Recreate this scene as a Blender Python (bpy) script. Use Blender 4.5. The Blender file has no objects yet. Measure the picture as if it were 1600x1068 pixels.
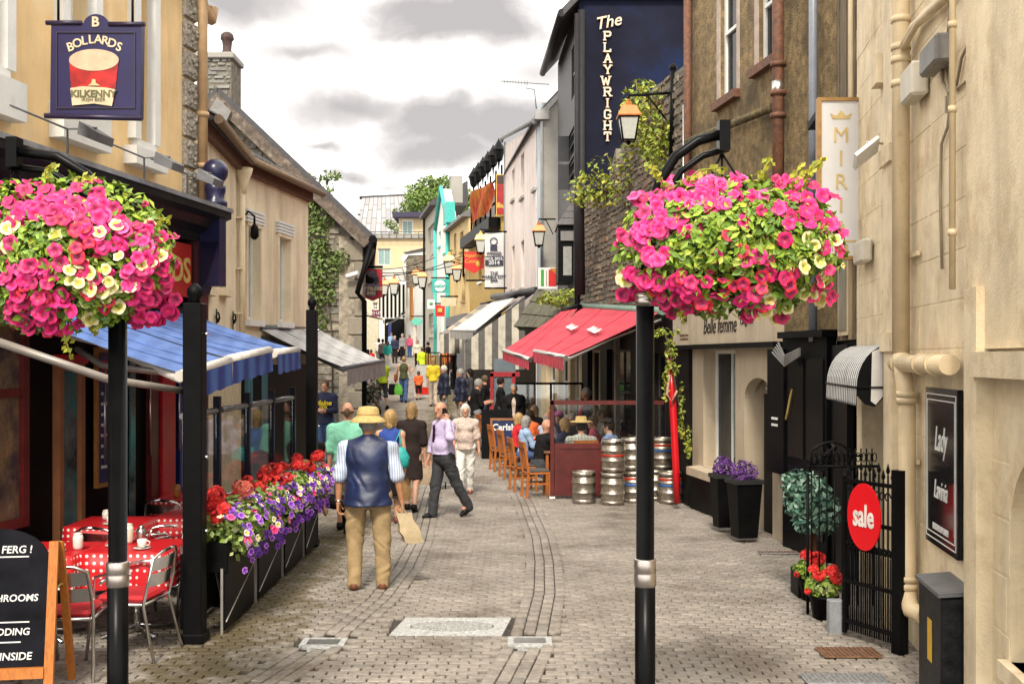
import bpy, bmesh, math, random
import numpy as np
from mathutils import Vector, Matrix, Euler
random.seed(7); np.random.seed(7)
S = bpy.context.scene
COL = S.collection
R = math.radians
# ---------------------------------------------------------------- camera, world, sun, exposure
CAMH, FOC, YH = 2.3, 1700.0, 560.0
cam = bpy.data.cameras.new('street_camera'); camo = bpy.data.objects.new('street_camera', cam); COL.objects.link(camo)
camo.location = (0, 0, CAMH); camo.rotation_euler = (R(90), 0, 0)
cam.sensor_width = 36.0; cam.lens = 36.0*FOC/1600; cam.shift_y = (YH-534)/1600; cam.clip_end = 1500; cam.clip_start = .1
cam.dof.use_dof = False
S.camera = camo
SUN_EL, SUN_AZ = 46, 186
W = bpy.data.worlds.new('World'); S.world = W; W.use_nodes = True
nt = W.node_tree; nt.nodes.clear()
def N(t, typ, **kw):
    n = t.nodes.new(typ)
    for k, v in kw.items(): setattr(n, k, v)
    return n
def ramp(t, stops, interp='LINEAR'):
    r = N(t, 'ShaderNodeValToRGB'); e = r.color_ramp; e.interpolation = interp
    while len(e.elements) < len(stops): e.elements.new(.5)
    for el, (p, c) in zip(e.elements, stops):
        el.position = p; el.color = (c, c, c, 1) if isinstance(c, (int, float)) else (*c, 1)
    return r
sky = N(nt, 'ShaderNodeTexSky', sky_type='NISHITA', sun_disc=False, sun_elevation=R(SUN_EL), sun_rotation=R(SUN_AZ))
tc = N(nt, 'ShaderNodeTexCoord'); sx = N(nt, 'ShaderNodeSeparateXYZ'); nt.links.new(tc.outputs['Generated'], sx.inputs[0])
# clouds: soft banks placed by bearing and height above the horizon, broken up by noise; a generic broken overcast elsewhere
def mth(op, a_, b_=None, c_=None):
    n = N(nt, 'ShaderNodeMath', operation=op)
    for i, k in enumerate((a_, b_, c_)):
        if k is None: continue
        if isinstance(k, (int, float)): n.inputs[i].default_value = k
        else: nt.links.new(k, n.inputs[i])
    return n.outputs[0]
az = mth('ARCTAN2', sx.outputs[0], sx.outputs[1]); el = mth('ARCSINE', sx.outputs[2])
wn = N(nt, 'ShaderNodeTexNoise'); wn.inputs['Scale'].default_value = 11; wn.inputs['Detail'].default_value = 6; nt.links.new(tc.outputs['Generated'], wn.inputs['Vector'])
ws = N(nt, 'ShaderNodeSeparateXYZ'); nt.links.new(wn.outputs['Color'], ws.inputs[0])
az = mth('ADD', az, mth('MULTIPLY', mth('SUBTRACT', ws.outputs[0], .5), .11)); el = mth('ADD', el, mth('MULTIPLY', mth('SUBTRACT', ws.outputs[1], .5), .065))
cx = N(nt, 'ShaderNodeCombineXYZ'); nt.links.new(az, cx.inputs[0]); nt.links.new(mth('MULTIPLY', el, 1.8), cx.inputs[1])
nz = N(nt, 'ShaderNodeTexNoise'); nz.inputs['Scale'].default_value = 9; nz.inputs['Detail'].default_value = 7; nz.inputs['Roughness'].default_value = .55; nz.inputs['Distortion'].default_value = .3
nt.links.new(cx.outputs[0], nz.inputs['Vector'])
nzc = mth('MULTIPLY', mth('SUBTRACT', nz.outputs['Fac'], .5), 3.2)
ng = N(nt, 'ShaderNodeTexNoise'); ng.inputs['Scale'].default_value = 2.6; ng.inputs['Detail'].default_value = 7; ng.inputs['Roughness'].default_value = .5; nt.links.new(cx.outputs[0], ng.inputs['Vector'])
tot = mth('MULTIPLY', mth('SUBTRACT', ng.outputs['Fac'], .56), 5.0)
gate_ = mth('MULTIPLY', mth('GREATER_THAN', mth('ADD', mth('ABSOLUTE', az), mth('MULTIPLY', el, .6)), .36), 1.0)
tot = mth('MULTIPLY', tot, gate_)
for u_, v_, ru_, rv_, k_ in ((700, 190, 150, 46, 1.), (535, 178, 100, 30, .75), (690, 238, 120, 40, 1.), (800, 200, 110, 60, 1.), (705, 25, 150, 44, 1.15), (800, 40, 70, 34, .9), (365, 10, 110, 46, .7), (470, 92, 110, 20, .5), (515, 233, 34, 11, .6), (560, 276, 40, 17, .7), (620, 285, 60, 8, .3), (860, 110, 60, 40, .3), (950, 210, 90, 60, .9)):
    a_ = mth('MULTIPLY', mth('SUBTRACT', az, math.atan((u_-800)/FOC)), FOC/ru_); b_ = mth('MULTIPLY', mth('SUBTRACT', el, math.atan((YH-v_)/FOC)), FOC/rv_)
    r_ = mth('SQRT', mth('ADD', mth('MULTIPLY', a_, a_), mth('MULTIPLY', b_, b_)))
    m_ = mth('MULTIPLY', mth('SUBTRACT', 1.15, mth('ADD', r_, mth('MULTIPLY', nzc, .62))), k_*1.5)
    tot = mth('SMOOTH_MAX', tot, m_, .25)
tot = mth('ADD', tot, mth('MULTIPLY', nzc, .16))
cl = ramp(nt, [(0.02, (9.2, 9.0, 8.5)), (.14, (6.2, 5.95, 5.5)), (.32, (4.4, 4.12, 3.9)), (.62, (3.2, 2.97, 2.83)), (1., (2.45, 2.28, 2.18))])
nt.links.new(tot, cl.inputs[0])
mixs = N(nt, 'ShaderNodeMix', data_type='RGBA'); mixs.inputs[0].default_value = .95
nt.links.new(sky.outputs[0], mixs.inputs[6]); nt.links.new(cl.outputs[0], mixs.inputs[7])
bg = N(nt, 'ShaderNodeBackground'); bg.inputs['Strength'].default_value = .082
nt.links.new(mixs.outputs[2], bg.inputs['Color'])
wo = N(nt, 'ShaderNodeOutputWorld'); nt.links.new(bg.outputs[0], wo.inputs['Surface'])
sun = bpy.data.lights.new('sun', 'SUN'); sun.energy = 1.5; sun.angle = R(11); sun.color = (1, .92, .78)
suno = bpy.data.objects.new('sun', sun); COL.objects.link(suno)
_sd = Vector((math.sin(R(SUN_AZ))*math.cos(R(SUN_EL)), math.cos(R(SUN_AZ))*math.cos(R(SUN_EL)), math.sin(R(SUN_EL))))
suno.rotation_euler = _sd.to_track_quat('Z', 'Y').to_euler()
S.view_settings.view_transform = 'Standard'; S.view_settings.look = 'None'
S.view_settings.exposure = 1.58; S.view_settings.gamma = 1.0
try: S.view_settings.use_curve_mapping = False
except Exception: pass
S.render.engine = 'CYCLES'
S.cycles.max_bounces = 8; S.cycles.diffuse_bounces = 2; S.cycles.glossy_bounces = 3; S.cycles.transmission_bounces = 6; S.cycles.transparent_max_bounces = 8
S.cycles.use_denoising = True
# ---------------------------------------------------------------- helpers
def gz(d):
    return float(np.interp(d, [0, 11, 17, 22, 28, 35, 42, 55, 65, 80, 110, 160], [0, 0, -.1, -.13, 0, .42, .8, 1.25, 1.75, 2.5, 3.6, 4.5]))
def P(u, v, d):
    return Vector(((u-800)/FOC*d, d, CAMH+(YH-v)/FOC*d))
def PX(u, d): return (u-800)/FOC*d
def PZ(v, d): return CAMH+(YH-v)/FOC*d
def tag(o, label=None, cat=None, group=None, kind=None):
    if label: o['label'] = label
    if cat: o['category'] = cat
    if group: o['group'] = group
    if kind: o['kind'] = kind
    return o
def thing(name, label, cat, loc=(0, 0, 0), rz=0, group=None):
    o = bpy.data.objects.new(name, None); COL.objects.link(o); o.location = loc; o.rotation_euler = (0, 0, rz); o.empty_display_size = .2
    return tag(o, label, cat, group)
def relink(o, parent=None):
    c = o.copy(); COL.objects.link(c)
    if parent is not None: c.parent = parent
    return c
def copy_tree(o, parent=None):
    c = relink(o, parent)
    for ch in list(o.children): copy_tree(ch, c)
    return c
class MB:
    """collects polygons; build() links them as ONE mesh object (coordinates given in the parent's space unless world=True)"""
    def __init__(s): s.v = []; s.f = []; s.m = []; s.sm = []
    def add(s, vs, fs, mi=0, smooth=False):
        b = len(s.v); s.v += [tuple(p) for p in vs]
        for f in fs: s.f.append(tuple(i+b for i in f)); s.m.append(mi); s.sm.append(smooth)
        return s
    def quad(s, a, b, c, d, mi=0): return s.add([a, b, c, d], [(0, 1, 2, 3)], mi)
    def obox(s, o, ex, ey, ez, mi=0):
        """box with corner o and edge vectors"""
        o, ex, ey, ez = map(Vector, (o, ex, ey, ez))
        vs = [o, o+ex, o+ex+ey, o+ey, o+ez, o+ex+ez, o+ex+ey+ez, o+ey+ez]
        fs = [(0, 3, 2, 1), (4, 5, 6, 7), (0, 1, 5, 4), (1, 2, 6, 5), (2, 3, 7, 6), (3, 0, 4, 7)]
        if ex.cross(ey).dot(ez) < 0: fs = [f[::-1] for f in fs]
        return s.add(vs, fs, mi)
    def box(s, c, size, rz=0, mi=0):
        c = Vector(c); m = Matrix.Rotation(rz, 3, 'Z')
        ex, ey, ez = m @ Vector((size[0], 0, 0)), m @ Vector((0, size[1], 0)), Vector((0, 0, size[2]))
        return s.obox(c-(ex+ey+ez)/2, ex, ey, ez, mi)
    def bbox(s, c, size, b=.01, rz=0, mi=0):
        """box with chamfered edges"""
        hx, hy, hz = [q/2 for q in size]; b = min(b, hx*.9, hy*.9, hz*.9); m = Matrix.Rotation(rz, 3, 'Z'); c = Vector(c)
        vs = []; idx = {}
        for sx_ in (-1, 1):
            for sy_ in (-1, 1):
                for sz_ in (-1, 1):
                    for ax in range(3):
                        p = [sx_*(hx-b), sy_*(hy-b), sz_*(hz-b)]
                        p[ax] += (sx_, sy_, sz_)[ax]*b
                        idx[(sx_, sy_, sz_, ax)] = len(vs); vs.append(c+m @ Vector(p))
        fs = []
        for ax in range(3):
            o1, o2 = [(1, 2), (2, 0), (0, 1)][ax]
            for sg in (-1, 1):
                f = []
                for a, b_ in ((-1, -1), (1, -1), (1, 1), (-1, 1)):
                    k = [0, 0, 0]; k[ax] = sg; k[o1] = a; k[o2] = b_; f.append(idx[(*k, ax)])
                fs.append(tuple(f) if sg > 0 else tuple(f[::-1]))
            for a in (-1, 1):
                for b_ in (-1, 1):
                    k1 = [0, 0, 0]; k1[o1] = a; k1[o2] = b_
                    k1[ax] = -1; A = idx[(*k1, o1)]; D = idx[(*k1, o2)]; k1[ax] = 1; B = idx[(*k1, o1)]; C = idx[(*k1, o2)]
                    fs.append((A, D, C, B) if a*b_ > 0 else (A, B, C, D))
        for sx_ in (-1, 1):
            for sy_ in (-1, 1):
                for sz_ in (-1, 1):
                    t = [idx[(sx_, sy_, sz_, k)] for k in range(3)]
                    fs.append(tuple(t) if sx_*sy_*sz_ > 0 else tuple(t[::-1]))
        return s.add(vs, fs, mi)
    def tube(s, pts, r, n=8, cap=True, mi=0, smooth=True, flat=1.0):
        pts = [Vector(p) for p in pts]; rs = r if isinstance(r, (list, tuple)) else [r]*len(pts)
        vs = []; fs = []; up = None
        for i, p in enumerate(pts):
            t = (pts[min(i+1, len(pts)-1)]-pts[max(i-1, 0)])
            t = t.normalized() if t.length > 1e-9 else Vector((0, 0, 1))
            if up is None:
                up = Vector((0, 0, 1)) if abs(t.z) < .9 else Vector((1, 0, 0))
            a = t.cross(up); a.normalize(); b = a.cross(t); b.normalize(); up = b
            for k in range(n):
                w = 2*math.pi*k/n; vs.append(p+a*math.cos(w)*rs[i]+b*math.sin(w)*rs[i]*flat)
        for i in range(len(pts)-1):
            for k in range(n):
                fs.append((i*n+k, i*n+(k+1) % n, (i+1)*n+(k+1) % n, (i+1)*n+k))
        s.add(vs, fs, mi, smooth)
        if cap:
            b0 = len(s.v)-len(vs)
            s.f.append(tuple(b0+k for k in range(n))[::-1]); s.m.append(mi); s.sm.append(False)
            s.f.append(tuple(b0+(len(pts)-1)*n+k for k in range(n))); s.m.append(mi); s.sm.append(False)
        return s
    def lathe(s, prof, c=(0, 0, 0), n=16, mi=0, smooth=True, axis=None):
        """prof: [(r, z)...] bottom to top"""
        c = Vector(c); vs = []; fs = []
        for r_, z_ in prof:
            for k in range(n):
                w = 2*math.pi*k/n; p = Vector((r_*math.cos(w), r_*math.sin(w), z_))
                if axis is not None: p = axis @ p
                vs.append(c+p)
        for i in range(len(prof)-1):
            for k in range(n): fs.append((i*n+k, i*n+(k+1) % n, (i+1)*n+(k+1) % n, (i+1)*n+k))
        fs.append(tuple(range(n))[::-1]); fs.append(tuple((len(prof)-1)*n+k for k in range(n)))
        return s.add(vs, fs, mi, smooth)
    def prism(s, poly, ext, mi=0):
        """poly: list of 3D points, ext: extrusion vector"""
        poly = [Vector(p) for p in poly]; ext = Vector(ext); n = len(poly)
        nrm = Vector((0, 0, 0))
        for i in range(n): nrm += poly[i].cross(poly[(i+1) % n])
        flip = nrm.dot(ext) < 0
        vs = poly+[p+ext for p in poly]
        fs = [tuple(range(n))[::-1], tuple(range(n, 2*n))]+[(i, (i+1) % n, n+(i+1) % n, n+i) for i in range(n)]
        if flip: fs = [f[::-1] for f in fs]
        return s.add(vs, fs, mi)
    def ball(s, c, r, n=10, m=6, mi=0, sc=(1, 1, 1)):
        c = Vector(c); vs = [c+Vector((0, 0, -r*sc[2]))]; fs = []
        for i in range(1, m):
            a = -math.pi/2+math.pi*i/m
            for k in range(n):
                w = 2*math.pi*k/n; vs.append(c+Vector((r*sc[0]*math.cos(a)*math.cos(w), r*sc[1]*math.cos(a)*math.sin(w), r*sc[2]*math.sin(a))))
        vs.append(c+Vector((0, 0, r*sc[2]))); t = len(vs)-1
        for k in range(n):
            fs.append((0, 1+(k+1) % n, 1+k)); fs.append((t, 1+(m-2)*n+k, 1+(m-2)*n+(k+1) % n))
        for i in range(m-2):
            for k in range(n): fs.append((1+i*n+k, 1+i*n+(k+1) % n, 1+(i+1)*n+(k+1) % n, 1+(i+1)*n+k))
        return s.add(vs, fs, mi, True)
    def mesh(s, name, mats, off=None):
        me = bpy.data.meshes.new(name)
        v = s.v if off is None else [(p[0]-off[0], p[1]-off[1], p[2]-off[2]) for p in s.v]
        me.from_pydata(v, [], s.f)
        for m in (mats if isinstance(mats, (list, tuple)) else [mats]): me.materials.append(m)
        me.polygons.foreach_set('material_index', s.m); me.polygons.foreach_set('use_smooth', s.sm)
        me.update(); return me
    def build(s, name, mats, parent=None, world=False):
        off = None
        if world and parent is not None:
            off = parent.location
            if parent.parent is not None and parent.parent.type in ('EMPTY', 'MESH'): off = parent.location+parent.parent.location
        o = bpy.data.objects.new(name, s.mesh(name, mats, off)); COL.objects.link(o)
        if parent is not None: o.parent = parent
        return o
MB.bw = lambda s, *a: s.build(*a, world=True)
def inst(name, me, parent=None, loc=(0, 0, 0), rot=(0, 0, 0), sc=(1, 1, 1)):
    o = bpy.data.objects.new(name, me); COL.objects.link(o); o.location = loc; o.rotation_euler = rot; o.scale = sc
    if parent is not None: o.parent = parent
    return o
# ---------------------------------------------------------------- materials
MATS = {}
def mat(name, col, rough=.7, var=.15, scale=6., bump=.0, bscale=40., metal=0., spec=.5, stain=None, coat=0., col2=None, stretch=None, streak=0.):
    """plain surface with noise driven colour variation, an optional second colour in blotches and fine relief"""
    if name in MATS: return MATS[name]
    if max(col) < .035: spec = min(spec, .1)
    m = bpy.data.materials.new(name); m.use_nodes = True; t = m.node_tree; b = t.nodes['Principled BSDF']
    b.inputs['Roughness'].default_value = rough; b.inputs['Metallic'].default_value = metal
    b.inputs['Specular IOR Level'].default_value = spec; b.inputs['Coat Weight'].default_value = coat
    geo = N(t, 'ShaderNodeNewGeometry'); oi = N(t, 'ShaderNodeObjectInfo')
    mpn = N(t, 'ShaderNodeMapping'); t.links.new(geo.outputs['Position'], mpn.inputs[0])
    if stretch: mpn.inputs['Scale'].default_value = stretch
    n1 = N(t, 'ShaderNodeTexNoise'); n1.inputs['Scale'].default_value = scale; n1.inputs['Detail'].default_value = 6; n1.inputs['Roughness'].default_value = .65
    t.links.new(mpn.outputs[0], n1.inputs['Vector'])
    c = Vector(col); lo = c*(1-var*1.6); hi = c*(1+var)
    r_ = ramp(t, [(.28, tuple(lo)), (.72, tuple(hi))]); t.links.new(n1.outputs['Fac'], r_.inputs[0]); out = r_.outputs[0]
    if col2 is not None or stain is not None:
        n2 = N(t, 'ShaderNodeTexNoise'); n2.inputs['Scale'].default_value = (stain or (1.2, .5))[0]; n2.inputs['Detail'].default_value = 8; n2.inputs['Roughness'].default_value = .7
        t.links.new(mpn.outputs[0], n2.inputs['Vector'])
        k = (stain or (1.2, .5))[1]
        r2 = ramp(t, [(1-k-.08, 0.), (1-k+.1, 1.)]); t.links.new(n2.outputs['Fac'], r2.inputs[0])
        mxn = N(t, 'ShaderNodeMix', data_type='RGBA'); t.links.new(r2.outputs[0], mxn.inputs[0]); t.links.new(out, mxn.inputs[6])
        mxn.inputs[7].default_value = (*(col2 or tuple(c*.5)), 1); out = mxn.outputs[2]
    if streak:   # rain streaks and grime running down the wall
        ms = N(t, 'ShaderNodeMapping'); t.links.new(geo.outputs['Position'], ms.inputs[0]); ms.inputs['Scale'].default_value = (2.2, 2.2, .3)
        n4 = N(t, 'ShaderNodeTexNoise'); n4.inputs['Scale'].default_value = 1.6; n4.inputs['Detail'].default_value = 6; n4.inputs['Roughness'].default_value = .6; t.links.new(ms.outputs[0], n4.inputs['Vector'])
        r4 = ramp(t, [(.36, (1-streak, 1-streak*1.08, 1-streak*1.2)), (.52, (1, 1, 1)), (.7, (1.06, 1.06, 1.06))]); t.links.new(n4.outputs['Fac'], r4.inputs[0])
        m4 = N(t, 'ShaderNodeMix', data_type='RGBA', blend_type='MULTIPLY'); m4.inputs[0].default_value = 1; t.links.new(out, m4.inputs[6]); t.links.new(r4.outputs[0], m4.inputs[7]); out = m4.outputs[2]
    t.links.new(out, b.inputs['Base Color'])
    if bump:
        n3 = N(t, 'ShaderNodeTexNoise'); n3.inputs['Scale'].default_value = bscale; n3.inputs['Detail'].default_value = 5
        t.links.new(mpn.outputs[0], n3.inputs['Vector'])
        bp = N(t, 'ShaderNodeBump'); bp.inputs['Strength'].default_value = bump; bp.inputs['Distance'].default_value = .02
        t.links.new(n3.outputs['Fac'], bp.inputs['Height']); t.links.new(bp.outputs[0], b.inputs['Normal'])
    MATS[name] = m; return m
def mat_random(name, cols, rough=.8, var=.15, scale=30., bump=.3, bscale=60.):
    """colour picked per object / per mesh island"""
    if name in MATS: return MATS[name]
    m = bpy.data.materials.new(name); m.use_nodes = True; t = m.node_tree; b = t.nodes['Principled BSDF']; b.inputs['Roughness'].default_value = rough
    geo = N(t, 'ShaderNodeNewGeometry'); oi = N(t, 'ShaderNodeObjectInfo')
    a = N(t, 'ShaderNodeMath', operation='ADD'); t.links.new(geo.outputs['Random Per Island'], a.inputs[0]); t.links.new(oi.outputs['Random'], a.inputs[1])
    fr = N(t, 'ShaderNodeMath', operation='FRACT'); t.links.new(a.outputs[0], fr.inputs[0])
    n_ = len(cols); r_ = ramp(t, [(i/max(1, n_-1), c) for i, c in enumerate(cols)]); t.links.new(fr.outputs[0], r_.inputs[0])
    n1 = N(t, 'ShaderNodeTexNoise'); n1.inputs['Scale'].default_value = scale; n1.inputs['Detail'].default_value = 6; t.links.new(geo.outputs['Position'], n1.inputs['Vector'])
    r2 = ramp(t, [(.3, 1-var*1.6), (.7, 1+var)]); t.links.new(n1.outputs['Fac'], r2.inputs[0])
    mm = N(t, 'ShaderNodeMix', data_type='RGBA', blend_type='MULTIPLY'); mm.inputs[0].default_value = 1
    t.links.new(r_.outputs[0], mm.inputs[6]); t.links.new(r2.outputs[0], mm.inputs[7]); t.links.new(mm.outputs[2], b.inputs['Base Color'])
    if bump:
        n3 = N(t, 'ShaderNodeTexNoise'); n3.inputs['Scale'].default_value = bscale; n3.inputs['Detail'].default_value = 5; t.links.new(geo.outputs['Position'], n3.inputs['Vector'])
        bp = N(t, 'ShaderNodeBump'); bp.inputs['Strength'].default_value = bump; bp.inputs['Distance'].default_value = .015
        t.links.new(n3.outputs['Fac'], bp.inputs['Height']); t.links.new(bp.outputs[0], b.inputs['Normal'])
    MATS[name] = m; return m
def mat_stripe(name, ca, cb, direction, freq, duty=.5, rough=.8, obj=False, soft=.02, phase=0.):
    """woven or printed stripes; direction: vector across the stripes; freq: stripes per metre"""
    if name in MATS: return MATS[name]
    m = bpy.data.materials.new(name); m.use_nodes = True; t = m.node_tree; b = t.nodes['Principled BSDF']; b.inputs['Roughness'].default_value = rough
    if obj: src = N(t, 'ShaderNodeTexCoord').outputs['Object']
    else: src = N(t, 'ShaderNodeNewGeometry').outputs['Position']
    dp = N(t, 'ShaderNodeVectorMath', operation='DOT_PRODUCT'); t.links.new(src, dp.inputs[0]); dp.inputs[1].default_value = Vector(direction).normalized()*freq
    ap = N(t, 'ShaderNodeMath', operation='ADD'); t.links.new(dp.outputs['Value'], ap.inputs[0]); ap.inputs[1].default_value = phase
    fr = N(t, 'ShaderNodeMath', operation='FRACT'); t.links.new(ap.outputs[0], fr.inputs[0])
    r_ = ramp(t, [(0, ca), (duty-soft, ca), (duty, cb), (1-soft, cb), (1, ca)]); t.links.new(fr.outputs[0], r_.inputs[0])
    n1 = N(t, 'ShaderNodeTexNoise'); n1.inputs['Scale'].default_value = 5; n1.inputs['Detail'].default_value = 6; t.links.new(src, n1.inputs['Vector'])
    r2 = ramp(t, [(.28, .66), (.5, .98), (.72, 1.1)]); t.links.new(n1.outputs['Fac'], r2.inputs[0])
    mm = N(t, 'ShaderNodeMix', data_type='RGBA', blend_type='MULTIPLY'); mm.inputs[0].default_value = 1
    t.links.new(r_.outputs[0], mm.inputs[6]); t.links.new(r2.outputs[0], mm.inputs[7]); t.links.new(mm.outputs[2], b.inputs['Base Color'])
    MATS[name] = m; return m
def mat_glass(name, tint=(.02, .025, .03), rough=.05):
    return mat(name, tint, rough=rough, var=.5, scale=1.5, spec=.9)
def sheer(name, col=(1, 1, 1), alpha=.25):
    if name in MATS: return MATS[name]
    m = bpy.data.materials.new(name); m.use_nodes = True; t = m.node_tree; t.nodes.clear()
    g = N(t, 'ShaderNodeBsdfGlossy'); g.inputs['Roughness'].default_value = .03
    tr = N(t, 'ShaderNodeBsdfTransparent'); tr.inputs[0].default_value = (*col, 1); mxs = N(t, 'ShaderNodeMixShader'); mxs.inputs[0].default_value = alpha
    o = N(t, 'ShaderNodeOutputMaterial'); t.links.new(tr.outputs[0], mxs.inputs[1]); t.links.new(g.outputs[0], mxs.inputs[2]); t.links.new(mxs.outputs[0], o.inputs[0])
    MATS[name] = m; return m
black = mat('black_paint', (.004, .004, .0045), rough=.5, var=.3, spec=.12)
dark = mat('dark_interior', (.01, .009, .009), rough=.8, var=.3)
white = mat('white_paint', (.76, .75, .72), rough=.5, var=.06, stain=(3, .36), col2=(.6, .57, .52))
steel = mat('steel', (.62, .6, .57), rough=.28, var=.12, metal=1., scale=20)
alu = mat('aluminium', (.75, .75, .75), rough=.22, var=.06, metal=1.)
pane_m = mat_glass('window_glass')
slate = mat_random('slate', [(.10, .10, .11), (.15, .145, .15), (.19, .18, .18), (.12, .11, .11)], rough=.6)
lead = mat('lead_grey', (.14, .14, .15), rough=.55, var=.25, bump=.2)
# ---------------------------------------------------------------- facades
class Fac:
    """vertical wall plane from plan point a to plan point b; the street lies on the side of n"""
    def __init__(s, a, b, flip=False):
        s.a = Vector((a[0], a[1], 0)); s.b = Vector((b[0], b[1], 0)); d = s.b-s.a; s.L = d.length; s.ex = d/s.L
        s.n = Vector((s.ex.y, -s.ex.x, 0))*(-1 if flip else 1)
    def pt(s, q, z, o=0.): return s.a+s.ex*q+s.n*o+Vector((0, 0, z))
    def uv(s, u, v):
        k = Vector(((u-800)/FOC, 1, (YH-v)/FOC)); den = k.dot(s.n); t = (s.a-Vector((0, 0, 0))).dot(s.n)/den
        p = k*t; return ((p-s.a).dot(s.ex), CAMH+p.z)
    def su(s, u): return s.uv(u, YH)[0]
    def slab(s, mb, q0, q1, z0, z1, o0, o1, mi=0):
        return mb.obox(s.pt(q0, z0, o0), s.ex*(q1-q0), s.n*(o1-o0), Vector((0, 0, z1-z0)), mi)
    def wall(s, q0, q1, z0, z1, holes=(), depth=.35, mb=None, mi=0, back=True):
        """front face with rectangular openings (a0,a1,b0,b1) and their reveals"""
        mb = mb or MB()
        Q = sorted({q0, q1, *[min(max(h[k], q0), q1) for h in holes for k in (0, 1)]}); Z = sorted({z0, z1, *[min(max(h[k], z0), z1) for h in holes for k in (2, 3)]})
        flip = s.ex.cross(Vector((0, 0, 1))).dot(s.n) < 0
        def q(a, b, c, d): mb.quad(a, b, c, d, mi) if not flip else mb.quad(d, c, b, a, mi)
        for i in range(len(Q)-1):
            for j in range(len(Z)-1):
                cq, cz = (Q[i]+Q[i+1])/2, (Z[j]+Z[j+1])/2
                if any(h[0] < cq < h[1] and h[2] < cz < h[3] for h in holes): continue
                q(s.pt(Q[i], Z[j]), s.pt(Q[i+1], Z[j]), s.pt(Q[i+1], Z[j+1]), s.pt(Q[i], Z[j+1]))
        for h in holes:
            a0, a1, b0, b1 = h[:4]; D = -depth
            q(s.pt(a0, b0), s.pt(a0, b0, D), s.pt(a1, b0, D), s.pt(a1, b0))
            q(s.pt(a0, b1, D), s.pt(a0, b1), s.pt(a1, b1), s.pt(a1, b1, D))
            q(s.pt(a0, b0, D), s.pt(a0, b0), s.pt(a0, b1), s.pt(a0, b1, D))
            q(s.pt(a1, b0), s.pt(a1, b0, D), s.pt(a1, b1, D), s.pt(a1, b1))
        if back:
            D = -depth-.02
            q(s.pt(q1, z0, D), s.pt(q0, z0, D), s.pt(q0, z1, D), s.pt(q1, z1, D))
            q(s.pt(q0, z1), s.pt(q1, z1), s.pt(q1, z1, D), s.pt(q0, z1, D))
            q(s.pt(q0, z0, D), s.pt(q0, z0), s.pt(q0, z1), s.pt(q0, z1, D))
            q(s.pt(q1, z0), s.pt(q1, z0, D), s.pt(q1, z1, D), s.pt(q1, z1))
        return mb
    def window(s, root, a0, a1, b0, b1, fm=None, gm=None, sill=True, rec=.14, fw=.06, bars=(1, 1), surround=None, sw=.12, sp=.04, sillm=None):
        fm = fm or white; gm = gm or pane_m
        f = MB(); o0, o1 = -rec-.05, -rec
        s.slab(f, a0, a0+fw, b0, b1, o0, o1); s.slab(f, a1-fw, a1, b0, b1, o0, o1)
        s.slab(f, a0+fw, a1-fw, b0, b0+fw, o0, o1); s.slab(f, a0+fw, a1-fw, b1-fw, b1, o0, o1)
        nx, nz_ = bars
        for i in range(1, nx+1):
            if nx == 0: break
            c = a0+(a1-a0)*i/(nx+1); s.slab(f, c-.015, c+.015, b0+fw, b1-fw, o0+.005, o1-.005)
        for j in range(1, nz_+1):
            c = b0+(b1-b0)*j/(nz_+1); s.slab(f, a0+fw, a1-fw, c-.025, c+.025, o0+.01, o1+.012)
        w = f.bw('window', fm, root)
        g = MB(); s.slab(g, a0+fw*.5, a1-fw*.5, b0+fw*.5, b1-fw*.5, -rec-.045, -rec-.03); off = root.location
        go = g.build('pane', gm, w, world=False)
        go.data.transform(Matrix.Translation(-Vector(off)))
        if sill:
            q = MB(); s.slab(q, a0-.06, a1+.06, b0-.1, b0-.002, -.05, .09); so = q.build('sill', sillm or fm, w); so.data.transform(Matrix.Translation(-Vector(off)))
        if surround is not None:
            q = MB(); s.slab(q, a0-sw, a0-.001, b0, b1, -.02, sp); s.slab(q, a1+.001, a1+sw, b0, b1, -.02, sp); s.slab(q, a0-sw, a1+sw, b1+.001, b1+sw*1.3, -.02, sp+.015)
            so = q.build('surround', surround, w); so.data.transform(Matrix.Translation(-Vector(off)))
        return w
def letters(text, size, mat_, parent, loc, rot, name='lettering', align='CENTER', bold=0., ext=.004, sx=1., shear=0., spacing=1.):
    c = bpy.data.curves.new(name, 'FONT'); c.body = text; c.size = size; c.align_x = align; c.align_y = 'CENTER'; c.extrude = ext; c.offset = bold; c.shear = shear; c.space_character = spacing
    c.resolution_u = 3; c.materials.append(mat_)
    o = bpy.data.objects.new(name, c); COL.objects.link(o)
    me = bpy.data.meshes.new_from_object(o); COL.objects.unlink(o); bpy.data.objects.remove(o); o = bpy.data.objects.new(name, me); COL.objects.link(o)
    if parent is not None: o.parent = parent
    o.location = loc; o.rotation_euler = rot; o.scale = (sx, 1, 1); return o
def rot_of(n, up=Vector((0, 0, 1))):
    """rotation turning +Z to n, with +Y towards up"""
    n = Vector(n).normalized(); x = Vector(up).cross(n).normalized(); y = n.cross(x)
    return Matrix((x, y, n)).transposed().to_euler()
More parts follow.
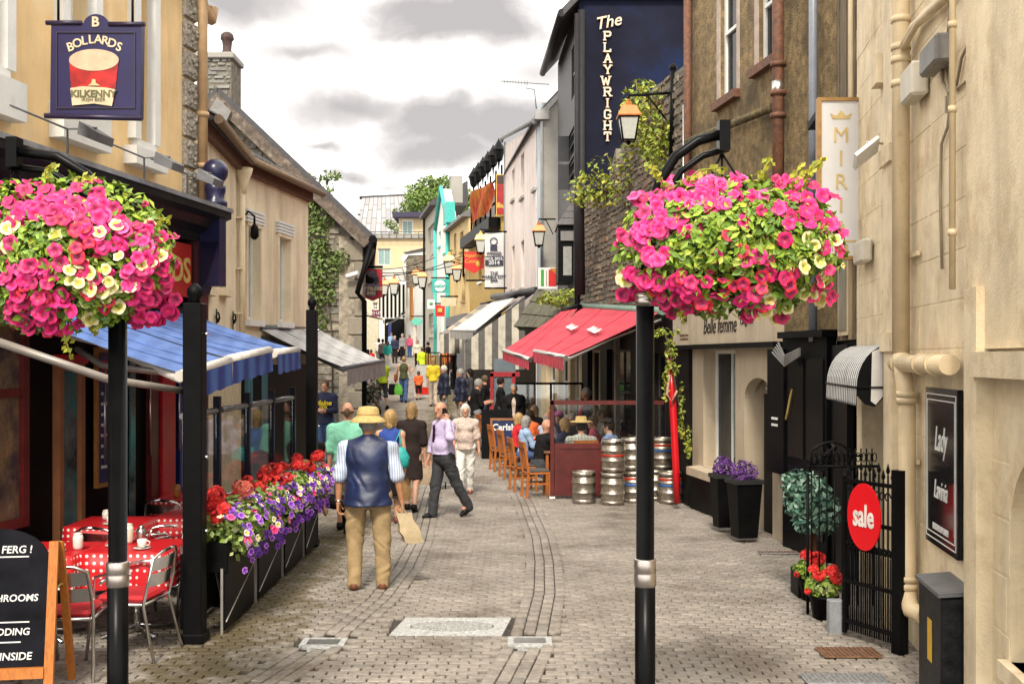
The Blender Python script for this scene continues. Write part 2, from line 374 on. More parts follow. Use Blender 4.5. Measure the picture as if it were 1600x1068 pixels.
# ================================================================ ground and paving
def paver_mat(name, cols, moss=True):
    m = mat_random(name, cols, rough=.75, var=.16, scale=22, bump=.35, bscale=70); t = m.node_tree; b = t.nodes['Principled BSDF']
    src = b.inputs['Base Color'].links[0].from_socket; geo = N(t, 'ShaderNodeNewGeometry')
    n = N(t, 'ShaderNodeTexNoise'); n.inputs['Scale'].default_value = .9; n.inputs['Detail'].default_value = 7; n.inputs['Roughness'].default_value = .62; t.links.new(geo.outputs['Position'], n.inputs['Vector'])
    r_ = ramp(t, [(.3, (.5, .44, .38)), (.47, (.95, .94, .92)), (.66, (1.22, 1.21, 1.2))]); t.links.new(n.outputs['Fac'], r_.inputs[0])
    mm = N(t, 'ShaderNodeMix', data_type='RGBA', blend_type='MULTIPLY'); mm.inputs[0].default_value = 1; t.links.new(src, mm.inputs[6]); t.links.new(r_.outputs[0], mm.inputs[7]); out = mm.outputs[2]
    n5 = N(t, 'ShaderNodeTexNoise'); n5.inputs['Scale'].default_value = 7; n5.inputs['Detail'].default_value = 9; n5.inputs['Roughness'].default_value = .8; t.links.new(geo.outputs['Position'], n5.inputs['Vector'])   # gum, spills and scuffs
    r5 = ramp(t, [(.36, .5), (.42, 1.), (.64, 1.), (.70, 1.3)]); t.links.new(n5.outputs['Fac'], r5.inputs[0]); m5 = N(t, 'ShaderNodeMix', data_type='RGBA', blend_type='MULTIPLY'); m5.inputs[0].default_value = 1; t.links.new(out, m5.inputs[6]); t.links.new(r5.outputs[0], m5.inputs[7]); out = m5.outputs[2]
    if moss:   # moss and damp dirt that has gathered along the planters and along the shop fronts
        sp = N(t, 'ShaderNodeSeparateXYZ'); t.links.new(geo.outputs['Position'], sp.inputs[0])
        ax = N(t, 'ShaderNodeMath', operation='MULTIPLY_ADD'); t.links.new(sp.outputs[0], ax.inputs[0]); ax.inputs[1].default_value = .85; ax.inputs[2].default_value = 1.95
        ab = N(t, 'ShaderNodeMath', operation='ABSOLUTE'); t.links.new(ax.outputs[0], ab.inputs[0])
        iv = N(t, 'ShaderNodeMath', operation='SUBTRACT'); iv.inputs[0].default_value = .78; t.links.new(ab.outputs[0], iv.inputs[1])
        n2 = N(t, 'ShaderNodeTexNoise'); n2.inputs['Scale'].default_value = 4; n2.inputs['Detail'].default_value = 8; n2.inputs['Roughness'].default_value = .7; t.links.new(geo.outputs['Position'], n2.inputs['Vector'])
        ms = N(t, 'ShaderNodeMath', operation='MULTIPLY_ADD'); t.links.new(n2.outputs['Fac'], ms.inputs[0]); ms.inputs[1].default_value = 2.4; ms.inputs[2].default_value = -1.15
        sm_ = N(t, 'ShaderNodeMath', operation='ADD'); t.links.new(iv.outputs[0], sm_.inputs[0]); t.links.new(ms.outputs[0], sm_.inputs[1])
        rr = ramp(t, [(.3, 0.), (.75, .9)]); t.links.new(sm_.outputs[0], rr.inputs[0])
        m2 = N(t, 'ShaderNodeMix', data_type='RGBA'); t.links.new(rr.outputs[0], m2.inputs[0]); t.links.new(out, m2.inputs[6]); m2.inputs[7].default_value = (.085, .062, .022, 1); out = m2.outputs[2]
    t.links.new(out, b.inputs['Base Color']); return m
PC = [(.232, .204, .178), (.262, .230, .202), (.247, .214, .185), (.205, .182, .160), (.292, .258, .226), (.238, .205, .174)]
pav = paver_mat('paver_stone', PC)
pavb = paver_mat('band_paver_stone', PC[:5])
mortar = mat('joint_sand', (.05, .042, .034), rough=.95, var=.4, scale=14)
g = MB(); ys = [-12, 0, 5, 8, 11, 14, 17, 19.5, 22, 25, 28, 31.5, 35, 38.5, 42, 48, 55, 60, 65, 72, 80, 95, 110, 130, 160, 260, 600]
xs = [-400, -60, -20, -8, 0, 8, 20, 60, 400]
vs = [(x, y, gz(y)-.035) for y in ys for x in xs]; nx = len(xs)
g.add(vs, [(j*nx+i, j*nx+i+1, (j+1)*nx+i+1, (j+1)*nx+i) for j in range(len(ys)-1) for i in range(nx-1)])
tag(g.build('ground', mortar), kind='structure')
BL = lambda y: float(np.interp(y, [7, 7.7, 9.05, 10.4, 11.96, 14, 16.4, 20, 28, 36, 45], [-1.98, -1.78, -1.47, -1.28, -1.2, -1.22, -1.33, -1.5, -1.75, -2.1, -3.0]))
BR = lambda y: float(np.interp(y, [7, 7.7, 9.05, 10.7, 12.5, 14.4, 18, 23.3, 28, 36, 45], [-.13, -.02, .19, .32, .37, .37, .25, -.02, -.35, -.95, -1.8]))
street = MB()
sy = [7.0]+[y for y in ys if 7 < y <= 110]
sv = [(x, y, gz(y)-.03) for y in sy for x in (-6.5, 5.2)]
street.add(sv, [(2*j, 2*j+1, 2*j+3, 2*j+2) for j in range(len(sy)-1)])
far = MB()
streeto = street.build('street', mortar); tag(streeto, kind='structure')
fy = [y for y in (45, 48, 55, 60, 65, 72, 80, 95, 110)]
far.add([(x, y, gz(y)) for y in fy for x in (-16, 3)], [(2*j, 2*j+1, 2*j+3, 2*j+2) for j in range(len(fy)-1)])
tag(far.build('far_paving', pav, streeto), kind='stuff')
BW, BH = .160, .092
def paver_mesh(name, w, h, m, c=.006, t=.03):
    q = MB(); a, b = w/2-.0065, h/2-.004
    vs = [(-a+c, -b+c, 0), (a-c, -b+c, 0), (a-c, b-c, 0), (-a+c, b-c, 0), (-a, -b, -c), (a, -b, -c), (a, b, -c), (-a, b, -c), (-a, -b, -t), (a, -b, -t), (a, b, -t), (-a, b, -t)]
    q.add(vs, [(0, 1, 2, 3), (0, 4, 5, 1), (1, 5, 6, 2), (2, 6, 7, 3), (3, 7, 4, 0), (4, 8, 9, 5), (5, 9, 10, 6), (6, 10, 11, 7), (7, 11, 8, 4)]); return q.mesh(name, m)
pm = paver_mesh('paver', BW, BH, pav); pbm = paver_mesh('band_paver', .2, .103, pavb)
bricks = []   # (x, y, rot, kind)
HOLES = [(-1.03, .0, 9.02, 9.68), (-1.75, -1.31, 8.62, 9.02), (-.06, .35, 8.66, 9.06)]
def inhole(x, y): return any(h[0]-.02 < x < h[1]+.02 and h[2]-.02 < y < h[3]+.02 for h in HOLES)
CB = lambda f, y: 1/math.sqrt(1+((f(y+.1)-f(y-.1))/.2)**2)
row = 0; y = 7.25
while y < 45:
    off = (row % 2)*BW*.5; row += 1
    lim = 860/FOC*y
    x0 = max(-lim, -5.2); x1 = min(lim, 4.0)
    i0 = int(x0/BW); i1 = int(x1/BW)
    bl, br = BL(y), BR(y)
    for i in range(i0, i1+1):
        x = i*BW+off
        if abs(x-bl)*CB(BL, y) < .205+BW*.03 or abs(x-br)*CB(BR, y) < .205+BW*.03 or inhole(x, y): continue
        bricks.append((x, y, random.uniform(-.012, .012), 0))
    y += BH
for fn in (BL, BR):
    y = 7.15
    while y < 45:
        dxy = (fn(y+.1)-fn(y-.1))/.2; th = math.atan2(1, dxy); k = math.sqrt(1+dxy*dxy)
        for c in range(4):
            o = (c-1.5)*.104; yy = y+(c % 2)*.1/k
            x = fn(yy)+o*1/k*1.0; y2 = yy-o*dxy/k
            if inhole(x, y2): continue
            bricks.append((x, y2, th, 1))
        y += .203/k
bricks.sort(key=lambda b: b[1])
vis = [b for b in bricks if abs(b[0]/b[1]) < .478 and b[1] > 7.72]
near = set(id(b) for b in vis[:300])
near_b = [b for b in bricks if id(b) in near]; rest = [b for b in bricks if id(b) not in near]
for x, y, r_, k in near_b:
    inst('paver', pbm if k else pm, streeto, (x, y, gz(y)+.007*k+random.uniform(-.003, .003)), (random.uniform(-.015, .015), random.uniform(-.012, .012), r_))
def merged(name, items, me, m, parent, kind='stuff'):
    nv = len(me.vertices); co = np.empty(nv*3, np.float32); me.vertices.foreach_get('co', co); co = co.reshape(-1, 3)
    nl = len(me.loops); li = np.empty(nl, np.int32); me.loops.foreach_get('vertex_index', li)
    npoly = len(me.polygons); ls = np.empty(npoly, np.int32); me.polygons.foreach_get('loop_start', ls)
    n = len(items); A = np.array(items, np.float32); c, s = np.cos(A[:, 3])[:, None], np.sin(A[:, 3])[:, None]
    X = co[None, :, 0]*c-co[None, :, 1]*s+A[:, 0:1]; Y = co[None, :, 0]*s+co[None, :, 1]*c+A[:, 1:2]; Z = co[None, :, 2]+A[:, 2:3]+co[None, :, 0]*np.random.uniform(-.015, .015, (n, 1))
    V = np.stack([X, Y, Z], -1).reshape(-1, 3).astype(np.float32)
    out = bpy.data.meshes.new(name); out.vertices.add(n*nv); out.vertices.foreach_set('co', V.ravel())
    out.loops.add(n*nl); out.loops.foreach_set('vertex_index', (li[None, :]+(np.arange(n)*nv)[:, None]).astype(np.int32).ravel())
    out.polygons.add(n*npoly); out.polygons.foreach_set('loop_start', (ls[None, :]+(np.arange(n)*nl)[:, None]).astype(np.int32).ravel())
    out.materials.append(m); out.update(calc_edges=True); out.validate()
    o = bpy.data.objects.new(name, out); COL.objects.link(o); o.parent = parent; return tag(o, kind=kind)
for k, me, m in ((0, pm, pav), (1, pbm, pavb)):
    it = [(x, y, gz(y)+.007*k+random.uniform(-.003, .003), r_) for x, y, r_, kk in rest if kk == k]
    merged('paving' if k == 0 else 'paving_band', it, me, m, streeto)
# ---- manhole and gullies in the paving
chalk = mat('worn_cast_iron', (.48, .48, .465), rough=.5, var=.35, scale=30, bump=.5, bscale=90, stain=(12, .4), col2=(.25, .25, .25))
iron = mat('cast_iron', (.3, .3, .3), rough=.45, var=.3, metal=.4, scale=30)
rust = mat('rusty_iron', (.16, .075, .035), rough=.8, var=.4, scale=18, bump=.4)
mh = thing('manhole_cover', 'oval chequered manhole cover in a rough pale frame mid street', 'manhole cover', (-.515, 9.35, gz(9.35)))
q = MB(); hw, hd = .47, .31
ring = [(.36*math.cos(2*math.pi*k/32), .22*math.sin(2*math.pi*k/32)) for k in range(32)]
def sq(k):
    a = 2*math.pi*k/32; c, s = math.cos(a), math.sin(a); m_ = max(abs(c), abs(s)); return (hw*c/m_+.04*s/m_, hd*s/m_)
q.add([(*sq(k), .004) for k in range(32)]+[(*ring[k], .004) for k in range(32)], [(k, (k+1) % 32, 32+(k+1) % 32, 32+k) for k in range(32)])
q.add([(*sq(k), .004) for k in range(32)]+[(*sq(k), -.03) for k in range(32)], [((k+1) % 32, k, 32+k, 32+(k+1) % 32) for k in range(32)])
q.build('frame', chalk, mh)
q = MB(); q.add([(x*.97, y*.97, -.003) for x, y in ring], [tuple(range(32))]); q.build('cover', iron, mh)
q = MB()
for i in range(-11, 12):
    for j in range(-6, 7):
        x, y = i*.03+(j % 2)*.015, j*.032
        if (x/.33)**2+(y/.2)**2 < 1: q.box((x, y, .0), (.017, .019, .01), .5 if (i+j) % 2 else -.5)
q.build('tread', chalk, mh)
q = MB(); q.tube([(.345*math.cos(2*math.pi*k/32), .21*math.sin(2*math.pi*k/32), .002) for k in range(33)], .008, 5); q.build('rim', chalk, mh)
for nm, (cx_, cy_), wd in (('left', (-1.53, 8.84), .0), ('right', (.145, 8.88), .0)):
    gy = thing('drain_grate', 'pale slotted gully grate set in the left paving band' if nm == 'left' else 'pale slotted gully grate at the end of the right paving band', 'drain grate', (cx_, cy_, gz(cy_)), 0, 'gully grates in the paving')
    q = MB(); hw, hd = .18, .12
    for a, b, c_, d_ in ((-hw, hw, -hd, -hd+.025), (-hw, hw, hd-.025, hd), (-hw, -hw+.05, -hd+.025, hd-.025), (hw-.05, hw, -hd+.025, hd-.025)): q.obox((a, b*0+c_, -.03), (b-a, 0, 0), (0, d_-c_, 0), (0, 0, .036))
    q.obox((-.1, -hd-.085, -.03), (.2, 0, 0), (0, .08, 0), (0, 0, .034)); q.build('frame', white if 0 else chalk, gy)
    for k in range(6):
        q = MB(); q.obox((-hw+.05, -hd+.032+k*.031, -.025), (2*hw-.1, 0, 0), (0, .018, 0), (0, 0, .028)); q.build('slat', steel, gy)
# shallow grates by the gate on the right, rusty
for nm, u, v, w_, h_, lab in (('drain_cover', 1325, 1021, .46, .3, 'rust brown oval drain cover before the iron gate'), ('drain_cover', 1320, 1062, .62, .26, 'long dark ribbed drain cover at the foot of the cream building'), ('drain_cover', 1215, 860, .5, .16, 'narrow slotted drain cover outside the black shop door')):
    d = FOC*CAMH/(v-YH)/1.0; x = PX(u, d); o = thing(nm, lab, 'drain cover', (x, d, gz(d)+.012))
    q = MB(); q.bbox((0, 0, 0), (w_*.96, h_*.96, .012), .004); q.build('plate', rust if v > 1000 and v < 1050 else iron, o)
    q = MB()
    for k in range(int(w_/.035)): q.box((-w_/2+.03+k*.035, 0, .009), (.014, h_*.84, .008))
    q.build('ribs', rust if v < 1050 else iron, o)
# ================================================================ right side of the street
cream = mat('cream_masonry_paint', (.85, .705, .48), rough=.7, var=.14, scale=2.5, bump=.25, bscale=55, stain=(2.2, .42), col2=(.60, .45, .27), streak=.13)
creamp = mat('cream_pipe_paint', (.72, .57, .36), rough=.45, var=.1, scale=5, stain=(5, .34), col2=(.55, .4, .23), streak=.15)
mush = mat('mushroom_paint', (.47, .385, .28), rough=.6, var=.08, scale=3, stain=(2, .32), col2=(.3, .24, .17), streak=.15)
rough_b = mat('brown_roughcast', (.26, .18, .085), rough=.95, var=.42, scale=9, bump=1., bscale=45, stain=(1.3, .45), col2=(.10, .07, .035))
roof_dark = mat('dark_roof', (.05, .045, .05), rough=.6, var=.3)
gold = mat('gold_paint', (.62, .42, .12), rough=.4, var=.15)
copper = mat('copper_roof', (.42, .13, .022), rough=.4, var=.25, scale=12, metal=.25)
rustp = mat('rusty_pipe', (.15, .06, .03), rough=.7, var=.4, scale=15, stain=(6, .4), col2=(.06, .03, .02))
navy = mat('navy_render', (.011, .012, .026), rough=.75, var=.3, scale=.7, bump=.1, stain=(.35, .45), col2=(.008, .018, .06))
leafA = mat_random('wall_plant_leaf', [(.13, .2, .02), (.26, .32, .03), (.42, .4, .05), (.18, .26, .03)], rough=.6, bump=0)
def leaf_cloud(centers, n, size, seed=0, droop=0., flat=.5):
    """many leaf sized faces spread through ellipsoids [(center, radii)]"""
    rg = random.Random(seed); q = MB()
    for c, r_ in centers:
        c = Vector(c); k = int(n*r_[0]*r_[1]*r_[2]/max(1e-9, sum(a[1][0]*a[1][1]*a[1][2] for a in centers)))+4
        for _ in range(k):
            while True:
                p = Vector((rg.uniform(-1, 1), rg.uniform(-1, 1), rg.uniform(-1, 1)))
                if p.length <= 1 and rg.random() < .25+p.length: break
            pos = c+Vector((p.x*r_[0], p.y*r_[1], p.z*r_[2])); s_ = size*rg.uniform(.55, 1.3)
            nrm = (p*.9+Vector((rg.uniform(-1, 1), rg.uniform(-1, 1), rg.uniform(-.3, 1.1)))).normalized()
            a = nrm.cross(Vector((rg.uniform(-1, 1), rg.uniform(-1, 1), rg.uniform(-1, 1)))).normalized(); b = nrm.cross(a)
            q.add([pos-a*s_, pos+b*s_*flat+nrm*s_*.12, pos+a*s_, pos-b*s_*flat+nrm*s_*.12], [(0, 1, 2, 3)])
    return q
# ---- near cream building
NF = Fac((2.0+.14*3.6, 3.6), (2.0+.14*11.3, 11.3), flip=True)
nb = thing('cream_building', 'near cream painted building with scored block wall and thick drainpipes', 'building', (3.3, 8.6, 0))
s_of = lambda d: (d-3.6)/(11.3-3.6)*NF.L
door_h = (s_of(9.75), s_of(11.0), -.2, 2.05); niche = (s_of(5.2), s_of(6.28), .55, 1.78)
q = NF.wall(0, NF.L, -.3, 8.5, [door_h, niche]); q.bw('wall', cream, nb)
q = MB(); NF.slab(q, door_h[0], door_h[1], -.2, 2.05, -.36, -.33); q.bw('door', black, nb)
q = MB(); NF.slab(q, niche[0], niche[1], .5, 1.8, -.38, -.3); q.bw('niche_back', cream, nb)
q = MB()    # arch spandrels of the niche
for sgn in (0, 1):
    qa, qb = niche[0], niche[1]; w = (qb-qa)/2; mid = (qa+qb)/2; pts = []
    for k in range(9):
        a = math.pi/2*k/8; pts.append((mid+(1 if sgn else -1)*w*math.cos(a), niche[3]-.42+.42*math.sin(a)))
    pts.append((qb if sgn else qa, niche[3]))
    q.prism([NF.pt(a, b, -.002) for a, b in pts], NF.n*-.3)
q.bw('arch', cream, nb)
q = MB(); NF.slab(q, niche[0]-.05, niche[1]+.06, .45, .55, -.3, .06); q.bw('sill', cream, nb)
rg = random.Random(3); bh = .335
blk = 0
for j in range(17):
    z0 = .02+j*bh; q0 = .2-(j % 2)*.42
    while q0 < NF.L-.1:
        w_ = .86*rg.uniform(.9, 1.1); a, b = max(q0, .0)+.004, min(q0+w_, NF.L)-.004; q0 += w_
        if b-a < .12: continue
        za, zb = z0+.004, z0+bh-.004
        for h in (door_h, niche):
            if a < h[1] and b > h[0] and za < h[3]+.03 and zb > h[2]-.1:
                if a < h[0]-.1: b = h[0]-.01
                elif b > h[1]+.1: a = h[1]+.01
                else: a = b
        if b-a < .1: continue
        m_ = MB(); o = .003+rg.uniform(-.001, .0015); c = .007
        A = [NF.pt(a, za, -.01), NF.pt(b, za, -.01), NF.pt(b, zb, -.01), NF.pt(a, zb, -.01), NF.pt(a+c, za+c, o), NF.pt(b-c, za+c, o), NF.pt(b-c, zb-c, o), NF.pt(a+c, zb-c, o)]
        m_.add(A, [(4, 5, 6, 7), (0, 1, 5, 4), (1, 2, 6, 5), (2, 3, 7, 6), (3, 0, 4, 7)]); m_.f = [f[::-1] for f in m_.f]
        m_.bw('block', cream, nb)
def nfs(u): return NF.su(u)
NFo = Fac(NF.pt(0, 0, .1), NF.pt(NF.L, 0, .1), flip=True); q = MB(); NF.slab(q, nfs(1552), NFo.su(1506), -.1, 2.74, 0.0, .1); q.bw('boxed_pier', cream, nb)
q = MB(); NF.slab(q, nfs(1760), nfs(1522), 2.36, 8.5, .01, .05); q.bw('upper_pier', cream, nb)
q = MB(); NF.slab(q, nfs(1760), nfs(1548), 2.19, 2.34, .01, .13); q.bw('ledge', cream, nb)
q = MB(); NF.slab(q, nfs(1413), nfs(1399), -.1, 8.5, .01, .1); NF.slab(q, nfs(1414), nfs(1397), 2.36, 2.52, .1, .13); NF.slab(q, nfs(1414), nfs(1397), 3.95, 4.1, .1, .13); q.bw('pilaster', cream, nb)
q = MB(); NF.slab(q, nfs(1395), nfs(1386), 4.72, 4.98, .0, .14); NF.slab(q, nfs(1394.5), nfs(1387), 2.9, 4.72, .01, .06); q.bw('window_moulding', cream, nb)
q = MB(); sp = nfs(1428)
q.tube([NF.pt(sp, 8.4, .1), NF.pt(sp, 2.32, .1)], .068, 14)
for v in (35, 78, 98, 135): z_ = NF.uv(1428, v)[1]; q.tube([NF.pt(sp, z_, .1), NF.pt(sp, z_+.05, .1)], .078, 14)
q.bw('drainpipe', creamp, nb)
q = MB(); sp2 = nfs(1438)
q.tube([NF.pt(sp, 2.33, .1), NF.pt((sp+sp2)/2, 2.15, .1), NF.pt(sp2, 1.9, .1), NF.pt(sp2, .5, .1), NF.pt(sp2-.03, .42, .1), NF.pt(sp2-.1, .36, .09), NF.pt(sp2-.2, .34, .02)], .068, 14)
for z_ in (2.0, 1.95, .5, .56): q.tube([NF.pt(sp2, z_, .1), NF.pt(sp2, z_+.045, .1)], .08, 14)
q.bw('drainpipe', creamp, nb)
q = MB(); q.tube([NF.pt(nfs(1420), 2.26, .1), NF.pt(nfs(1508), 2.26, .1)], .07, 14)
for u in (1426, 1462, 1484): q.tube([NF.pt(nfs(u), 2.26, .1), NF.pt(nfs(u)-.05, 2.26, .1)], .083, 14)
q.bw('cross_pipe', creamp, nb)
q = MB()
for z_ in (3.1, 1.48): NF.slab(q, sp-.3, sp+.1, z_, z_+.035, .02, .045)
q.bw('pipe_bracket', creamp, nb)
q = MB(); s3 = nfs(1519.5); q.tube([NF.pt(s3, 8.4, .125), NF.pt(s3, 2.75, .125)], .022, 8)
for z_ in (4.45, 3.9, 3.1): q.tube([NF.pt(s3, z_, .125), NF.pt(s3, z_+.04, .125)], .03, 8)
q.bw('conduit', creamp, nb)
q = MB()
for du, r_ in ((0, .035), (14, .025)):
    za, zb = NF.uv(1428, 80)[1], NF.uv(1492, -4)[1]
    q.tube([NF.pt(nfs(1428+du*.3), za, .1), NF.pt(nfs(1440+du), za+.12, .06), NF.pt(nfs(1492+du), zb, .06), NF.pt(nfs(1510+du), zb+.2, .06)], r_, 8)
q.bw('branch_pipe', creamp, nb)
grey_pl = mat('grey_plastic', (.2, .19, .18), rough=.5, var=.2); offw = mat('off_white_plastic', (.62, .57, .47), rough=.45, var=.08)
cable = mat('painted_cable', (.34, .27, .18), rough=.6, var=.2)
def wallbox(name, label, cat, u0, u1, v0, v1, o0, o1, m, fac=None, parts=()):
    fac = fac or NF; um = (u0+u1)/2; a, b = fac.su(u0), fac.su(u1); zt, zb = fac.uv(um, v0)[1], fac.uv(um, v1)[1]
    c = fac.pt((a+b)/2, zb, (o0+o1)/2); t = thing(name, label, cat, c); ang = math.atan2(fac.ex.y, fac.ex.x)
    q = MB(); q.bbox((0, 0, (zt-zb)/2), (abs(b-a), o1-o0, zt-zb), .02, ang); q.build('casing', m, t); return t, abs(b-a), zt-zb, ang
t, w_, h_, a_ = wallbox('junction_box', 'grey two part cable box high on the cream wall', 'cable box', 1467, 1494, 64, 108, .02, .14, grey_pl)
q = MB(); q.bbox((.04, -.1, h_*.5), (.1, .06, h_*1.06), .008, a_); q.build('cover', grey_pl, t)
t, w_, h_, a_ = wallbox('alarm_box', 'off white alarm box between the thick pipe and the cable box', 'alarm box', 1437, 1456, 103, 156, .02, .15, offw)
q = MB(); q.ball((-.0, -.1, h_*.5), .014, 6, 4); q.build('screw', black, t)
t, w_, h_, a_ = wallbox('meter_box', 'small pale meter box below the framed vertical sign', 'meter box', 1352, 1367, 376, 411, .02, .12, offw)
q = MB(); q.bbox((0, -.07, h_*.5), (.03, .02, h_*.7), .004, a_); q.build('door', grey_pl, t)
q = MB()
for pts in ([(1483, 106), (1486, 135), (1489, 170), (1486, 198), (1476, 225), (1474, 300), (1477, 420)], [(1478, 108), (1478, 128), (1487, 145), (1500, 132), (1508, 90), (1520, 66)], [(1484, 150), (1484, 175), (1487, 176)], [(1490, 0), (1486, 62)], [(1496, 142), (1514, 128)]):
    q.tube([NF.pt(nfs(u), NF.uv(u, v)[1], .022) for u, v in pts], .011, 6)
q.bw('cable_run', cable, nb)
# floodlight flag on the pilaster
fl = thing('flood_light', 'small white tilted flood light on the cream pilaster', 'flood light', NF.pt(nfs(1394), NF.uv(1394, 225)[1], .12))
q = MB(); q.obox((-.24, -.1, -.1), (.2, 0, .16), (.03, .14, -.1), (.016, -.02, -.024)); q.build('panel', white, fl)
q = MB(); q.tube([(-.1, 0, .02), (.1, 0, 0)], .012, 6); q.build('bracket', steel, fl)
# ---- curved striped canopy over the door
cv = thing('door_canopy', 'small curved black and white striped canopy over the dark doorway', 'canopy', NF.pt(s_of(10.2), 2.35, .02))
cst = mat_stripe('canopy_stripe', (.72, .71, .69), (.03, .03, .035), NF.ex, 10, .6)
off = cv.location; q0, q1 = s_of(9.45), s_of(11.2)
prof = [(.02+.30*math.sin(math.pi/2*k/8), 2.43-.38*(1-math.cos(math.pi/2*k/8))) for k in range(9)]
q = MB()
for k in range(8):
    (oa, za), (ob, zb) = prof[k], prof[k+1]
    q.quad(NF.pt(q0, za, oa), NF.pt(q1, za, oa), NF.pt(q1, zb, ob), NF.pt(q0, zb, ob))
q.bw('cover', cst, cv)
q = MB(); n_ = 34
for k in range(n_):
    a, b = q0+(q1-q0)*k/n_, q0+(q1-q0)*(k+1)/n_
    q.add([NF.pt(a, 2.05, .321), NF.pt(b, 2.05, .321), NF.pt(b, 1.92, .326), NF.pt((a+b)/2, 1.885, .326), NF.pt(a, 1.92, .326)], [(0, 1, 2, 3, 4)])
q.bw('valance', cst, cv)
side_l = mat('canopy_side_white', (.62, .6, .56), rough=.8, var=.1); q = MB(); qk = MB()
cutp = [(.02, 2.43)]+prof[1:]+[(.32, 1.98), (.25, 1.9), (.17, 1.88), (.08, 1.97), (.02, 2.0)]
q.prism([NF.pt(q0-.004, z, o) for o, z in cutp], NF.ex*.004); q.bw('side_panel', black, cv)
q = MB(); q.prism([NF.pt(q0-.008, z, o) for o, z in [(.1, 2.4), (.19, 2.36), (.2, 1.93), (.16, 1.9), (.1, 1.97)]], NF.ex*.004); q.bw('side_stripe', side_l, cv)
q = MB(); q.tube([NF.pt(q0-.02, 2.05, .02), NF.pt(q0-.02, 2.05, .33), NF.pt(q1, 2.05, .33)], .009, 6); q.bw('frame', black, cv)
# ---- framed black sign on the cream wall
ls = thing('wall_sign', 'black framed boutique sign with white script on the near cream wall', 'sign', NF.pt(nfs(1482), 1.2, .03))
a, b = nfs(1507), nfs(1456); z0, z1 = .955, 2.09
q = MB(); NF.slab(q, a, b, z0, z1, .01, .045); q.bw('panel', mat('sign_black_gloss', (.012, .012, .013), rough=.12, var=.4), ls)
q = MB()
for i_ in (.03, .06):
    for (p0, p1, r0, r1) in ((a+i_, b-i_, z0+i_*1.4, z0+i_*1.4+.007), (a+i_, b-i_, z1-i_*1.4-.007, z1-i_*1.4), (a+i_, a+i_+.007, z0+i_*1.4, z1-i_*1.4), (b-i_-.007, b-i_, z0+i_*1.4, z1-i_*1.4)):
        NF.slab(q, p0, p1, r0, r1, .045, .049)
q.bw('border', white, ls)
q = MB(); NF.slab(q, a+.075, a+.1, z0+.14, z0+.5, .0455, .0475); q.bw('red_strip', mat('sign_red', (.4, .01, .02), rough=.3), ls)
nrot = rot_of(NF.n)
for txt, z_, sz, shr in (('Lady', 1.72, .25, .35), ('Lavinia', 1.36, .19, .35), ('DESIGNER EMPORIUM', 1.09, .062, 0)):
    letters(txt, sz, white, ls, NF.pt((a+b)/2, z_, .047)-ls.location, nrot, bold=.0008, ext=.002, shear=shr, sx=.72)
# ---- black utility cabinet
ub = thing('utility_cabinet', 'black metal utility cabinet with yellow warning stickers at the bottom right', 'cabinet', (2.98, 7.28, 0))
ang = math.atan2(NF.ex.y, NF.ex.x)-math.pi/2
q = MB(); m_ = Matrix.Rotation(ang, 3, 'Z')
q.bbox((0, 0, .38), (.36, .62, .76), .012, ang); q.build('body', mat('cabinet_black', (.018, .018, .02), rough=.45, var=.5, scale=8, bump=.2, stain=(5, .35), col2=(.05, .045, .04)), ub)
q = MB(); q.add([m_ @ Vector(p) for p in [(-.2, -.33, .765), (.2, -.33, .80), (.2, .33, .80), (-.2, .33, .765), (-.2, -.33, .79), (.2, -.33, .83), (.2, .33, .83), (-.2, .33, .79)]], [(3, 2, 1, 0), (4, 5, 6, 7), (0, 1, 5, 4), (1, 2, 6, 5), (2, 3, 7, 6), (3, 0, 4, 7)]); q.build('lid', mat('cabinet_grey', (.12, .12, .125), rough=.5, var=.2), ub)
yel = mat('warning_yellow', (.68, .4, .02), rough=.5, var=.12)
q = MB(); q.obox(m_ @ Vector((-.184, -.08, .28)), m_ @ Vector((0, .12, 0)), m_ @ Vector((.002, 0, 0)), (0, 0, .28)); q.build('sticker', yel, ub)
q = MB(); q.obox(m_ @ Vector((.03, -.313, .42)), m_ @ Vector((.035, 0, 0)), m_ @ Vector((0, .002, 0)), (0, 0, .15)); q.build('sticker', yel, ub)
q = MB(); q.bbox(m_ @ Vector((.08, -.33, .64)), (.2, .06, .05), .01, ang); q.build('lock_cover', black, ub)
# ---- timber clad house in the gap and its neighbours
wood = mat('weathered_boards', (.22, .165, .10), rough=.85, var=.35, scale=4, bump=.4, stretch=(6, 6, .6), stain=(3, .4), col2=(.09, .065, .045))
TF = Fac((3.60, 11.36), (3.76, 12.6), flip=True)
th = thing('timber_house', 'narrow weathered boarded house front behind the framed vertical sign', 'building', TF.pt(TF.L/2, 0, 0))
q = TF.wall(0, TF.L, 0, 8.5); q.bw('wall', dark, th)
k = 0; qq = .0
while qq < TF.L-.02:
    w_ = random.uniform(.1, .17); q = MB(); TF.slab(q, qq+.003, min(qq+w_, TF.L)-.003, 2.5, 8.5, .002, .02+random.uniform(0, .015)); q.bw('board', wood, th); qq += w_
q = MB(); TF.slab(q, .12, .75, 2.55, 3.5, .04, .07); q.bw('window_frame', creamp, th)
q = MB(); TF.slab(q, .2, .66, 2.6, 3.44, .07, .08); q.bw('pane', mat('dusty_pane', (.3, .27, .19), rough=.3, var=.3, scale=3), th)
q = MB(); q.prism([TF.pt(.2, 5.0, .05), TF.pt(1.1, 5.0, .05), TF.pt(1.1, 4.92, .05), TF.pt(.2, 4.92, .05)], TF.n*.3); q.bw('shelf', black, th)
q = MB(); q.tube([TF.pt(.1, 8.4, .04), TF.pt(.1, 2.5, .04)], .03, 8); q.bw('pipe', creamp, th)
